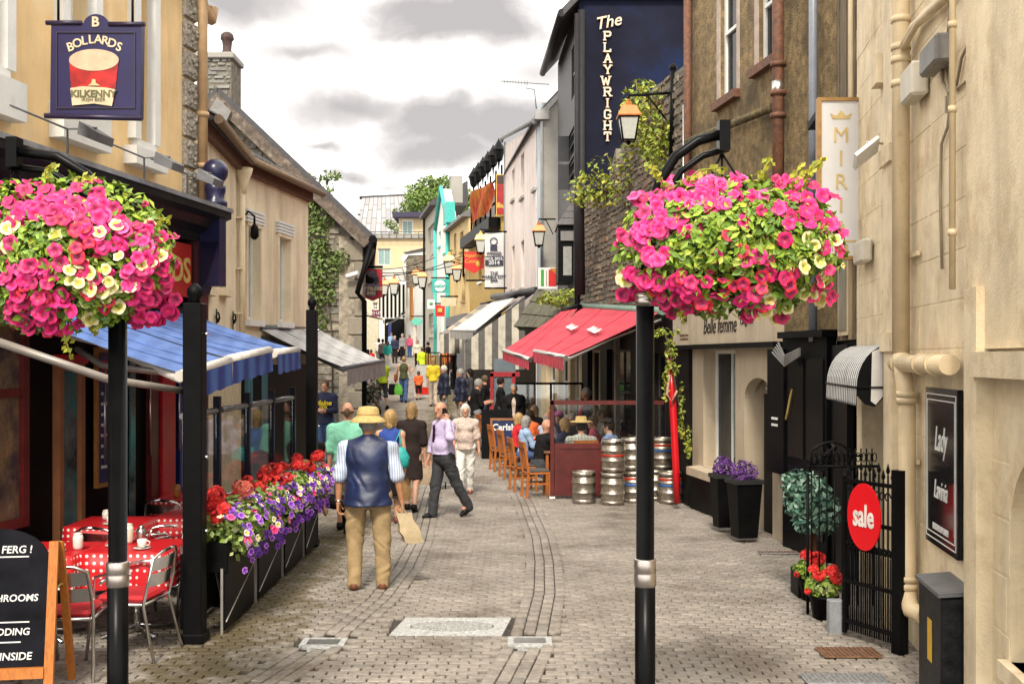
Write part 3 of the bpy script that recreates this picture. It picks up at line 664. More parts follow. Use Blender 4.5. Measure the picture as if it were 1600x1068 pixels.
q = MB(); TF.slab(q, 0, TF.L, -.1, 2.45, .03, .1); q.bw('shopfront', black, th)
# framed sign facing down the street
ms = thing('projecting_sign', 'tall white panel sign with gold frame and faint gold capitals', 'sign', P(1314, 400, 11.2))
x0, x1, z0, z1 = PX(1283, 11.2), PX(1345, 11.2), PZ(400, 11.2), PZ(158, 11.2); o = ms.location
q = MB(); q.obox((x0, 11.2, z0), (x1-x0, 0, 0), (0, .06, 0), (0, 0, z1-z0)); q.bw('panel', mat('sign_white', (.66, .65, .66), rough=.35, var=.03), ms)
gw = mat('gilt_wood', (.36, .2, .06), rough=.45, var=.3); q = MB(); f = .035
for a, b, c, d in ((x0-f, x1+f, z0-f, z0), (x0-f, x1+f, z1, z1+f), (x0-f, x0, z0, z1), (x1, x1+f, z0, z1)): q.obox((a, 11.18, c), (b-a, 0, 0), (0, .1, 0), (0, 0, d-c))
q.bw('frame', gw, ms)
for i, ch in enumerate('MIRIAM'):
    letters(ch, .225, mat('pale_gilt', (.62, .46, .2), rough=.4), ms, Vector(((x0+x1)/2, 11.196, PZ(212+i*36.5, 11.2)))-o, (R(90), 0, 0))
q = MB(); cxm = (x0+x1)/2; zc = PZ(186, 11.2)
q.prism([(cxm-.09, 11.197, zc), (cxm+.09, 11.197, zc), (cxm+.11, 11.197, zc+.06), (cxm+.05, 11.197, zc+.03), (cxm, 11.197, zc+.09), (cxm-.05, 11.197, zc+.03), (cxm-.11, 11.197, zc+.06)], (0, -.004, 0)); q.bw('crown', MATS['pale_gilt'], ms)
q = MB(); q.obox((x0+.05, 11.197, PZ(378, 11.2)), (x1-x0-.1, 0, 0), (0, -.003, 0), (0, 0, .02)); q.bw('rule', MATS['pale_gilt'], ms)
# ---- brown roughcast building with the lingerie shop
BF = Fac((2.92, 17.6), (3.70, 12.4))
bb = thing('brown_building', 'tall brown roughcast building above the cream lingerie shop', 'building', BF.pt(BF.L/2, 0, 0))
def hole(fac, u0, u1, v0, v1):
    um = (u0+u1)/2; return (fac.su(u0), fac.su(u1), fac.uv(um, v1)[1], fac.uv(um, v0)[1])
h1 = hole(BF, 1126, 1152, -60, 150); h2 = hole(BF, 1186, 1212, -90, 96)
q = BF.wall(0, BF.L, 2.51, 9, [h1, h2], depth=.3); q.bw('wall', rough_b, bb)
for h in (h1, h2): BF.window(bb, *h, sill=False, rec=.06, fw=.08, bars=(0, 1))
pinkrev = mat('worn_reveal', (.45, .36, .3), rough=.8, var=.2)
for h in (h1, h2):
    q = MB(); BF.slab(q, h[0]-.14, h[0]-.002, h[2], h[3], -.02, .015); BF.slab(q, h[1]+.002, h[1]+.1, h[2], h[3], -.02, .015); q.bw('window_surround', pinkrev, bb)
    q = MB(); BF.slab(q, h[0]-.16, h[1]+.12, h[2]-.12, h[2]-.003, -.05, .1); q.bw('sill', rustp, bb)
q = MB(); sd = BF.su(1230); q.tube([BF.pt(sd, 9, .12), BF.pt(sd, 3.1, .12)], .075, 10)
for v in (105, 150, 185): z_ = BF.uv(1230, v)[1]; q.tube([BF.pt(sd, z_, .12), BF.pt(sd, z_+.06, .12)], .1, 10)
q.bw('downpipe', rustp, bb)
q = MB(); zz = BF.uv(1230, 140)[1]; q.tube([BF.pt(sd, zz-.08, .12), BF.pt(sd, zz+.1, .12)], .08, 10); q.bw('pipe_repair', steel, bb)
q = MB(); q.tube([BF.pt(sd, BF.uv(1225, 168)[1], .12), BF.pt(BF.su(1180), BF.uv(1180, 185)[1], .12), BF.pt(BF.su(1085), BF.uv(1085, 222)[1], .12)], .055, 10); q.bw('cross_pipe', mat('mossy_pipe', (.08, .05, .02), rough=.9, var=.5, scale=20, bump=.6, stain=(8, .45), col2=(.2, .17, .06)), bb)
q = MB(); sg = BF.su(1283); q.tube([BF.pt(sg, 9, .1), BF.pt(sg, 2.5, .1)], .05, 10); q.bw('grey_pipe', mat('grey_pipe', (.22, .24, .29), rough=.4, var=.15), bb)
q = MB(); q.tube([BF.pt(.06, 9, .1), BF.pt(.06, 2.9, .1)], .065, 10); q.bw('corner_pipe', rustp, bb)
q = MB(); q.tube([BF.pt(-.03, 6.4, .14), BF.pt(-.03, 2.9, .14)], .02, 6); q.bw('conduit', steel, bb)
# shop below
wn = hole(BF, 1099, 1149, 547, 735); dr = (BF.su(1163), BF.su(1207), -.2, BF.uv(1185, 590)[1])
q = BF.wall(0, BF.su(1236), -.25, 2.5, [wn, dr], depth=.3); q.bw('shop_wall', mush, bb)
w = BF.window(bb, *wn, fm=white, sill=False, rec=.2, fw=.05, bars=(1, 0))
q = MB(); BF.slab(q, wn[0]+(wn[1]-wn[0])*.52, wn[0]+(wn[1]-wn[0])*.8, wn[2]+.2, wn[3]-.05, -.232, -.226); q.bw('blind', mat('sage_blind', (.16, .2, .17), rough=.8), w)
q = MB(); q.prism([BF.pt(wn[0]-.25, wn[2]-.03, .2), BF.pt(wn[1]+.05, wn[2]-.03, .2), BF.pt(wn[1]+.05, wn[2], -.1), BF.pt(wn[0]-.25, wn[2], -.1)], (0, 0, -.12)); q.bw('sill', mush, bb)
q = MB(); BF.slab(q, 0, BF.su(1163), -.25, .42, .0, .05); q.bw('plinth', black, bb)
q = MB(); BF.slab(q, dr[0]+.38, dr[1]-.01, -.2, dr[3]-.22, -.2, -.14); do = q.bw('door', black, bb)
q = MB(); c_ = (dr[0]+.38+dr[1])/2
BF.slab(q, c_-.18, c_+.18, .9, 1.06, -.139, -.13); q.bw('letter_plate', mush, do)
q = MB()
for k in range(9):
    a = math.pi*(.1+.8*k/8); q.tube([BF.pt(c_, dr[3]-.2, -.12), BF.pt(c_+.2*math.cos(a), dr[3]-.2+.2*math.sin(a), -.12)], .012, 5)
q.bw('fan_trim', white, do)
q = MB(); BF.slab(q, dr[0], dr[1], -.2, dr[3], -.31, -.29); q.bw('door_recess', mush, bb)
q = MB(); qa, qb = dr[0], dr[1]; w_ = (qb-qa)/2
for sgn in (0, 1):
    pts = [((qa+qb)/2+(1 if sgn else -1)*w_*math.cos(math.pi/2*k/8), dr[3]-.3+.3*math.sin(math.pi/2*k/8)) for k in range(9)]+[(qb if sgn else qa, dr[3])]
    q.prism([BF.pt(a, b, -.002) for a, b in pts], BF.n*-.15)
q.bw('door_arch', mush, bb)
fs = thing('shop_fascia', 'mushroom coloured lingerie shop fascia with black script lettering', 'shop sign', BF.pt(1.8, 2.5, .1))
q = MB(); f0, f1 = BF.su(1063), BF.su(1226); BF.slab(q, f0, f1, 2.52, 3.12, .005, .13); q.bw('board', mush, fs)
q = MB(); BF.slab(q, f0-.03, f1+.03, 2.45, 2.515, .003, .17); q.bw('moulding', black, fs)
brot = rot_of(BF.n); o = fs.location; ink = mat('dark_lettering', (.02, .016, .016), rough=.5)
letters('Belle femme', .34, ink, fs, BF.pt(BF.su(1137), 2.78, .133)-o, brot, shear=.3, sx=.85)
letters('Lingerie', .16, ink, fs, BF.pt(BF.su(1181), 2.82, .133)-o, brot, sx=.95)
letters('Original Shoe Stores', .055, rustp, fs, BF.pt(BF.su(1081), 2.68, .133)-o, brot); letters('www.bellefemme.ie', .055, rustp, fs, BF.pt(BF.su(1081), 2.62, .133)-o, brot)
for u in (1088, 1122): 
    ft = thing('fascia_lamp', 'black spot lamp over the lingerie fascia, ' + ('left one' if u < 1100 else 'right one'), 'lamp', BF.pt(BF.su(u), 3.1, .12), 0, 'spot lamps over the lingerie fascia')
    q = MB(); q.tube([(0, 0, .06), BF.n*.25+Vector((0, 0, .12))], .012, 6); q.build('arm', black, ft)
    q = MB(); q.tube([BF.n*.22+Vector((0, 0, .14)), BF.n*.3+Vector((.03, 0, -.1))], [.04, .055], 8); q.build('head', black, ft)
# black shop end, its pilaster and hanging plate
bs = thing('black_shopfront', 'black painted shopfront with brackets beside the lingerie shop', 'shopfront', BF.pt(BF.su(1265), 0, 0))
q = MB(); BF.slab(q, BF.su(1237), BF.L, -.2, 2.55, .0, .12); q.bw('panel', black, bs)
q = MB(); BF.slab(q, BF.su(1216), BF.su(1242), .85, 2.42, .02, .15); q.bw('pilaster', black, bs)
q = MB(); BF.slab(q, BF.su(1238), BF.L+.05, 2.55, 2.63, .0, .2); q.bw('cornice', black, bs)
for v in (655, 665):
    q = MB(); z_ = BF.uv(1228, v)[1]; s0 = BF.su(1223); BF.slab(q, s0, s0+.2, z_, z_+.03, .15, .153); q.bw('worn_lettering', white, bs)
q = MB()
for k in range(5):
    q.tube([BF.pt(BF.su(1240), 2.5-k*.03, .2+.02*k), BF.pt(BF.su(1255), 2.33-k*.03, .24), BF.pt(BF.su(1275), 2.42-k*.02, .2)], .012, 5)
q.bw('cables', grey_pl, bs)
for a_, z_, z2 in ((.2, .2, 1.0), (.2, 1.1, 2.3), (.75, .2, 1.0), (.75, 1.1, 2.3)): q = MB(); s0 = BF.su(1242)+a_-.1; BF.slab(q, s0, s0+.45, z_, z2, .12, .135); q.bw('raised_panel', mat('black_gloss', (.008, .008, .009), rough=.2, spec=.5), bs)
q = MB(); q.obox(BF.pt(BF.su(1248), 1.55, .16), BF.ex*.14+Vector((0, 0, .3)), BF.n*.02, BF.ex*.05+Vector((0, 0, .08))); q.bw('gilt_emblem', gold, bs)
# ================================================================ stone wall, pub, dark pub building
stone_cols = [(.23, .205, .165), (.29, .26, .21), (.18, .165, .145), (.34, .29, .22), (.25, .215, .16), (.15, .14, .13)]
stone_m = mat_random('rubble_stone', stone_cols, rough=.9, var=.3, scale=9, bump=.8, bscale=25)
dstone_m = mat_random('dark_ruin_stone', [(.14, .115, .085), (.19, .155, .115), (.10, .085, .07), (.25, .20, .14), (.20, .11, .07)], rough=.95, var=.35, scale=9, bump=.9, bscale=25)
mort_m = mat('old_mortar', (.19, .165, .125), rough=1, var=.4, scale=8, bump=.8, bscale=30)
def rubble(fac, q0, q1, zb, zt, parent, m, hmean=.14, wmean=.34, seed=1, inside=None, proud=.035, limit=300, fr=None):
    """irregular coursed stones; the largest in view become parts, the rest one mesh"""
    rg = random.Random(seed); items = []; z = zb
    while z < zt:
        h = hmean*rg.uniform(.65, 1.4); q = q0-rg.uniform(0, wmean)
        while q < q1:
            w = wmean*rg.uniform(.45, 1.6); a, b = max(q, q0), min(q+w, q1); q += w
            if b-a < .06: continue
            dz = rg.uniform(-.02, .02); c = ((a+b)/2, z+h/2)
            if inside and not (inside(a, z+h) and inside(b, z+h)):
                if not inside(*c): continue
                if not (inside(a, z+h*.7) and inside(b, z+h*.7)): continue
            items.append((a+.007, b-.007, z+.007+dz, z+h-.007+dz))
        z += h
    vis = [it for it in items if fr is None or fr(it)]
    vis.sort(key=lambda it: -(it[1]-it[0])*(it[3]-it[2])); top = set(map(id, vis[:limit])); rest = MB()
    for it in items:
        a, b, za, zb_ = it; mb = MB() if id(it) in top else rest; o = proud*rg.uniform(.4, 1.3)
        w, h = b-a, zb_-za; j = lambda k: rg.uniform(-.16, .16)*k
        o0 = [(a+w*abs(j(.5)), za+h*abs(j(.9))), (b-w*abs(j(.5)), za+h*abs(j(.9))), (b-w*abs(j(.5)), zb_-h*abs(j(.9))), (a+w*abs(j(.5)), zb_-h*abs(j(.9)))]
        ctr = ((a+b)/2, (za+zb_)/2); i0 = [(ctr[0]+(x-ctr[0])*.82+w*j(.15), ctr[1]+(y-ctr[1])*.75) for x, y in o0]
        vs = [fac.pt(x, y, -.01) for x, y in o0]+[fac.pt(x, y, o*rg.uniform(.7, 1.2)) for x, y in i0]
        fs_ = [(4, 5, 6, 7), (0, 1, 5, 4), (1, 2, 6, 5), (2, 3, 7, 6), (3, 0, 4, 7)]
        if fac.ex.cross(Vector((0, 0, 1))).dot(fac.n) < 0: fs_ = [f[::-1] for f in fs_]
        mb.add(vs, fs_)
        if mb is not rest: mb.bw('stone', m, parent)
    if rest.f: tag(rest.bw('small_stones', m, parent), kind='stuff')
SF = Fac((1.7, 26.5), (2.88, 17.75))
sw_ = thing('stone_wall', 'ruined dark stone wall with weeds along its sloping top', 'wall', SF.pt(SF.L/2, 0, 0))
prof_uv = [(905, 300), (925, 294), (948, 288), (964, 262), (962, 232), (980, 190), (996, 168), (1022, 136), (1050, 118), (1074, 98)]
prof_s = [SF.uv(u, v) for u, v in prof_uv]; prof_s.sort()
ps = [a for a, b in prof_s]; pz = [b for a, b in prof_s]
q = MB(); pts = [SF.pt(0, 3.0, 0)]+[SF.pt(a, b, 0) for a, b in prof_s]+[SF.pt(SF.L, pz[-1], 0), SF.pt(SF.L, 3.0, 0)]
q.prism(pts, -SF.n*.5); q.bw('core', mort_m, sw_)
rubble(SF, 0, SF.L, 3.1, 8, sw_, dstone_m, .13, .3, 5, inside=lambda a, z: z < np.interp(a, ps, pz), fr=lambda it: True)
for i, (u, v, ru, rv, lab) in enumerate([(1010, 165, .35, .5, 'yellow green weed bush on the top of the stone wall under the lantern bracket'), (1030, 195, .55, .75, 'bushy green weed growing from the stone wall beside the bracket post'), (985, 280, 1., .55, 'yellow flowering weed clump over the pipe on the wall shoulder'), (950, 300, .8, .4, 'low yellow weed at the left end of the stone wall shoulder'), (1045, 225, .35, .45, 'small green weed low on the wall right of the lantern'), (893, 465, .7, .25, 'yellow green weed on the slab roof beside the red awning')]):
    s_, z_ = SF.uv(u, v); c = SF.pt(s_, z_, .15); p = thing('wall_plant', lab, 'plant', c)
    q = leaf_cloud([((0, 0, 0), (ru, .25, rv)), ((ru*.4, -.1, rv*.4), (ru*.6, .25, rv*.5)), ((-ru*.5, -.1, -rv*.3), (ru*.6, .2, rv*.5))], 420, .06, i)
    tag(q.build('foliage', leafA, p), kind='stuff')
    q = MB()
    for k in range(5): q.tube([(random.uniform(-.1, .1), .12, -rv*.5), (random.uniform(-ru, ru)*.7, random.uniform(-.2, .1), rv*random.uniform(.1, .9))], .01, 4)
    q.build('stem', mat('weed_stem', (.2, .16, .05), rough=.9), p)
# pub ground floor behind the terrace
pub = thing('pub_facade', 'dark timber pub front under the red awnings behind the terrace', 'shopfront', SF.pt(SF.L/2, 0, 0))
hs = [(SF.su(838), SF.su(872), .9, 2.6), (SF.su(918), SF.su(938), .0, 2.5), (SF.su(948), SF.su(985), .7, 2.5), (SF.su(1018), SF.su(1040), .8, 2.4)]
hs = [(max(.25, min(a, b)), max(a, b), c, d) for a, b, c, d in hs if max(a, b) > .4]
q = SF.wall(0, SF.L, -.3, 3.1, hs, depth=.3); q.bw('wall', mat('pub_black', (.014, .012, .012), rough=.5, var=.4), pub)
for i, h in enumerate(hs): SF.window(pub, *h, fm=mat('pub_frame', (.05, .04, .035), rough=.5) if i != 0 else creamp, sill=False, rec=.12, bars=(1, 1))
for u in (968, 1005): 
    q = MB(); s_ = SF.su(u); SF.slab(q, s_-.09, s_+.09, -.1, 2.9, .01, .1); q.bw('pilaster', mat('grey_wood_post', (.24, .21, .17), rough=.8, var=.3), pub)
# pub side wall with cream windows behind the far end of the terrace
LF = Fac((.78, 29.6), (1.7, 26.5))
lt = thing('lean_to_porch', 'low porch with cream windows and mossy slab roof beyond the red awnings', 'porch', LF.pt(1, 0, 0))
q = LF.wall(0, LF.L, -.2, 3.6, [(.5, 1.2, .8, 2.6), (1.5, 2.2, .8, 2.6), (2.4, 3.0, 0, 2.6)], depth=.25); q.bw('wall', creamp, lt)
for h in ((.5, 1.2, .8, 2.6), (1.5, 2.2, .8, 2.6), (2.4, 3.0, 0, 2.6)): LF.window(lt, *h, sill=False, bars=(1, 1))
mossr = mat('mossy_slab', (.13, .12, .08), rough=.95, var=.35, scale=10, bump=.5, stain=(5, .45), col2=(.06, .055, .04))
A, B, C_, D_ = P(842, 452, 31), P(884, 462, 28.5), P(868, 514, 27.6), P(806, 511, 30.2)
nn = (B-A).cross(D_-A).normalized(); nn = nn if nn.z > 0 else -nn
for i in range(4):
    for j in range(3):
        pt = lambda a, b: A+(B-A)*a*(1-b)+(C_-D_)*a*b+(D_-A)*b
        a0, a1, b0, b1 = i/4+.006, (i+1)/4-.006, j/3+.006, (j+1)/3+.02
        q = MB(); q.prism([pt(a0, b0)-nn*.02*j*0, pt(a1, b0), pt(a1, b1)+nn*.03, pt(a0, b1)+nn*.03], nn*.05); q.bw('slab', mossr, lt)
q = MB(); q.prism([A-nn*.03, B-nn*.03, C_-nn*.03, D_-nn*.03], -nn*.1); q.bw('roof_deck', mossr, lt)
# ---- red awnings
red_aw = mat_stripe('red_awning_cloth', (.50, .035, .06), (.44, .028, .05), (1, .2, 0), 3, .5, soft=.15)
red_val = mat_stripe('red_valance_cloth', (.58, .05, .08), (.42, .03, .05), (.2, 1, 0), 4, .5, soft=.2)
def awning(name, label, bn, bf, fn_, ff, cloth, val, drop, group=None, barm=None, arm=True, seg=1, scallop=0, body=None):
    """bn/bf back edge near/far, fn_/ff front bar near/far"""
    root = thing(name, label, 'awning', (bn+bf)/2, 0, group); bn, bf, fn_, ff = map(Vector, (bn, bf, fn_, ff))
    q = MB(); nu, nv = 24, 8
    vs = []
    for i in range(nu+1):
        for j in range(nv+1):
            a, b = i/nu, j/nv; p = (bn*(1-a)+bf*a)*(1-b)+(fn_*(1-a)+ff*a)*b; p = p-Vector((0, 0, (.03+.022*math.sin(math.pi*a*4)**2+.006*math.sin(a*31+b*9))*math.sin(math.pi*b)))
            vs.append(p)
    q.add(vs, [(i*(nv+1)+j, (i+1)*(nv+1)+j, (i+1)*(nv+1)+j+1, i*(nv+1)+j+1) for i in range(nu) for j in range(nv)], 0, True)
    q.bw('canopy', cloth, root)
    along = (ff-fn_).normalized(); out = (fn_-bn); out.z = 0; out.normalize()
    q = MB(); q.tube([fn_-along*.03+Vector((0, 0, -.02)), ff+along*.03+Vector((0, 0, -.02))], .05, 8); q.bw('front_bar', barm or white, root)
    q = MB(); n_ = max(8, int((ff-fn_).length/.16)); vs = []
    for i in range(n_+1):
        p = fn_+(ff-fn_)*i/n_+out*.045
        w = .02*math.sin(i*1.9)+.012*math.sin(i*4.3); low = drop*(1+.05*math.sin(i*2.3))
        vs += [p+Vector((0, 0, -.03)), p+out*w+Vector((0, 0, -low))]
    q.add(vs, [(2*i, 2*i+1, 2*i+3, 2*i+2) for i in range(n_)], 0, True); q.bw('valance', val, root)
    for a in (.3, .65):
        q = MB(); q.tube([(bn*(1-a)+bf*a)*(1-b/6)+(fn_*(1-a)+ff*a)*b/6-Vector((0, 0, (.03+.022*math.sin(math.pi*a*4)**2+.006*math.sin(a*31+b*1.5))*math.sin(math.pi*b/6)-.006)) for b in range(7)], .009, 4); q.bw('seam', cloth, root)
    if arm:
        for e, (b_, f_) in enumerate(((bn, fn_), (bf, ff))):
            q = MB(); m_ = (b_+f_)/2+along*(.5 if e == 0 else -.5)+Vector((0, 0, -.12))
            q.tube([b_+Vector((0, 0, -.15)), m_, f_+Vector((0, 0, -.05))], .025, 6, flat=1.6); q.bw('folding_arm', barm or steel, root)
    q = MB(); q.tube([bn-along*.05, bf+along*.05], .07, 8); q.bw('roller', body or black, root)
    return root
rA = awning('red_awning', 'large red awning nearest over the pub terrace', P(1034, 486, 18.9), P(908, 478, 25.6), P(884, 557, 18.9), P(836, 547, 22.6), red_aw, red_val, .24, 'red awnings over the pub terrace', barm=steel, body=mat('patina_cover', (.16, .24, .19), rough=.7))
rB = awning('red_awning', 'smaller red awning behind and left of the large red one', P(905, 479, 25.2), P(880, 484, 27.2), P(828, 560, 23.4), P(787, 546, 26.6), red_aw, red_val, .24, 'red awnings over the pub terrace', barm=steel)
for (u, v, d, k) in ((893, 510, 22, 'Smithwicks'), (868, 512, 24, 'Smithwicks')):
    a = P(u, v, d); nrm = (P(884, 557, 18.9)-P(1034, 486, 18.9)).cross(P(836, 547, 22.6)-P(884, 557, 18.9)).normalized(); nrm = nrm if nrm.z > 0 else -nrm
# lettering lies on the big awning
bn, bf, fn_, ff = P(1034, 486, 18.9), P(908, 478, 25.6), P(884, 557, 18.9), P(836, 547, 22.6)
al = (ff-fn_).normalized(); up_ = (bn-fn_).normalized(); nrm = al.cross(up_); nrm = nrm if nrm.z > 0 else -nrm
for a_ in (.3, .72):
    p = (bn*(1-a_)+bf*a_)*.5+(fn_*(1-a_)+ff*a_)*.5+nrm.normalized()*.035
    letters("Smithwick's", .22, white, rA, p-rA.location, rot_of(nrm, up_), sx=1.3, bold=.008)
# ---- navy pub building
pg = thing('navy_pub', 'tall navy painted pub gable with vertical cream lettering', 'building', (2.9, 27.2, 0))
q = MB(); q.obox((1.67, 27.0, -.2), (4.2, 0, 0), (0, .5, 0), (0, 0, 11.6)); q.bw('gable_wall', navy, pg)
PF = Fac((1.40, 33.2), (1.67, 27.05))
hs = [hole(PF, 888, 897, 205, 245), hole(PF, 888, 897, 250, 290), hole(PF, 893, 900, 70, 150)]
q = PF.wall(0, PF.L, -.2, 11.3, hs, depth=.2); q.bw('front_wall', mat('dark_grey_paint', (.05, .045, .045), rough=.6, var=.3), pg)
for h in hs: PF.window(pg, *h, fm=mat('dark_window_frame', (.04, .04, .045), rough=.4), sill=False, rec=.05, bars=(0, 1))
q = MB()
for h in hs[:2]: q.obox(PF.pt(h[0]+.1, h[2], .0), PF.n*.3, PF.ex*.05, (0, 0, h[3]-h[2]))
q.bw('open_sash', mat('dark_window_frame', (.04, .04, .045)), pg)
q = MB(); A, B = Vector((1.28, 26.75, 10.75)), Vector((1.0, 33.4, 11.0)); q.prism([A, A+Vector((3.2, 0, 3.4)), A+Vector((3.2, 0, 3.55)), A+Vector((-.05, 0, .16))], B-A); q.bw('roof', roof_dark, pg)
q = MB(); q.tube([A+Vector((-.06, 0, .05)), B+Vector((-.06, 0, .05))], .1, 8); q.tube([(1.72, 26.9, 10.9), (1.72, 26.9, 6.2), (1.75, 26.85, 5.9), (1.75, 26.8, 3)], .09, 8); q.tube([(1.6, 26.85, 10.8), (1.6, 26.85, 3)], .06, 8); q.bw('gutter_pipe', mat('soot_pipe', (.03, .028, .03), rough=.5), pg)
q = MB(); q.obox((1.7, 26.85, 11.2), (4.2, 0, 0), (0, .25, 0), (0, 0, .25)); q.bw('coping', roof_dark, pg)
q = MB(); q.tube([P(905, 303, 24.5), P(918, 297, 24), P(945, 292, 23)], .12, 8); q.tube([P(907, 303, 24.5), P(906, 330, 24.6), P(908, 460, 24.8)], .1, 8); q.bw('elbow_pipe', mat('soot_pipe', (.03, .028, .03)), pg)
# slab serif letters
GL = {'P': [[(0, 0), (0, 1)], [(0, 1), (.5, 1), (.62, .88), (.62, .62), (.5, .5), (0, .5)]], 'L': [[(0, 0), (0, 1)], [(0, 0), (.62, 0), (.62, .22)]], 'A': [[(0, 0), (.33, 1), (.66, 0)], [(.14, .36), (.52, .36)]],
      'Y': [[(0, 1), (.33, .5), (.66, 1)], [(.33, .5), (.33, 0)]], 'W': [[(-.1, 1), (.12, 0), (.33, .8), (.54, 0), (.76, 1)]], 'R': [[(0, 0), (0, 1)], [(0, 1), (.5, 1), (.62, .88), (.62, .64), (.5, .52), (0, .52)], [(.3, .52), (.64, 0)]],
      'I': [[(.3, 0), (.3, 1)]], 'G': [[(.62, .78), (.5, 1), (.14, 1), (0, .82), (0, .18), (.14, 0), (.5, 0), (.62, .18), (.62, .42), (.38, .42)]], 'H': [[(0, 0), (0, 1)], [(.62, 0), (.62, 1)], [(0, .5), (.62, .5)]], 'T': [[(.3, 0), (.3, 1)], [(-.02, .78), (-.02, 1), (.62, 1), (.62, .78)]]}
SER = {'P': [(0, 0), (0, 1)], 'L': [(0, 1), (0, 0)], 'A': [(0, 0), (.66, 0)], 'Y': [(0, 1), (.66, 1), (.33, 0)], 'W': [(-.1, 1), (.76, 1)], 'R': [(0, 0), (0, 1), (.66, 0)], 'I': [(.3, 0), (.3, 1)], 'G': [], 'H': [(0, 0), (0, 1), (.62, 0), (.62, 1)], 'T': [(.3, 0)]}
def slab_letter(ch, h, mb, o, ex, ez, n, wgt=.2, dep=.05):
    o, ex, ez, n = Vector(o), Vector(ex), Vector(ez), Vector(n); t = wgt*h
    pt = lambda a, b: o+ex*(a-.31)*h*1.12+ez*b*h
    i = 0
    for st in GL[ch]:
        for p, r_ in zip(st[:-1], st[1:]):
            a, b = pt(*p), pt(*r_); d = (b-a).normalized(); s = d.cross(n); i += 1
            k = dep+i*.0012
            mb.obox(a-s*t/2-d*t*.3, s*t, d*((b-a).length+t*.6), n*k)
    for p in SER[ch]:
        i += 1; mb.obox(pt(*p)-ex*h*.2-ez*t*.3, ex*h*.4, ez*t*.6, n*(dep+i*.0012))
ptxt = thing('pub_lettering', 'vertical row of raised cream capital letters on the navy gable', 'lettering', (PX(948, 27), 26.98, PZ(220, 27)))
lcream = mat('letter_cream', (.66, .5, .36), rough=.5, var=.1)
for i, ch in enumerate('PLAYWRIGHT'):
    q = MB(); slab_letter(ch, .205, q, (PX(949-(3 if ch in 'W' else 0), 27), 26.985, PZ(64+i*17.4, 27)), (1, 0, 0), (0, 0, 1), (0, -1, 0)); q.bw('letter', lcream, ptxt)
letters('The', .42, lcream, ptxt, Vector((PX(949, 27), 26.96, PZ(36, 27)))-ptxt.location, (R(90), R(-12), 0), shear=.35, bold=.004, ext=.02)
# oriel with slate cap
oriel = thing('bay_window', 'small black bay window with slate cap on the navy pub front', 'bay window', P(884, 440, 28.5))
q = MB(); d = 28.5; x0, x1 = PX(872, d), PX(905, d)
q.prism([P(870, 352, d), P(908, 352, d), P(908, 308, d), P(900, 308, d)], (0, 1.6, 0)); q.bw('roof', slate, oriel)
q = MB()
for k in range(4):
    a, b = k/4, (k+1)/4; q.prism([P(869+28*a, 351-42*a, d-.03), P(908, 351-42*a, d-.03), P(908, 351-42*b+1, d-.03), P(869+28*b, 351-42*b+1, d-.03)], (0, -.02-.01*(4-k), 0))
q.bw('slates', slate, oriel)
q = MB(); q.obox((x0, d, PZ(440, d)), (x1-x0, 0, 0), (0, 1.4, 0), (0, 0, PZ(354, d)-PZ(440, d))); q.bw('box', black, oriel)
q = MB(); q.obox((PX(880, d), d-.02, PZ(430, d)), (.22, 0, 0), (0, .02, 0), (0, 0, PZ(385, d)-PZ(430, d))); q.bw('pane', mat('pale_pane', (.3, .3, .28), rough=.2), oriel)
q = MB(); q.obox((PX(876, d), d-.05, PZ(376, d)), (.35, 0, 0), (0, .04, 0), (0, 0, .25)); q.bw('lamp_box', grey_pl, oriel)
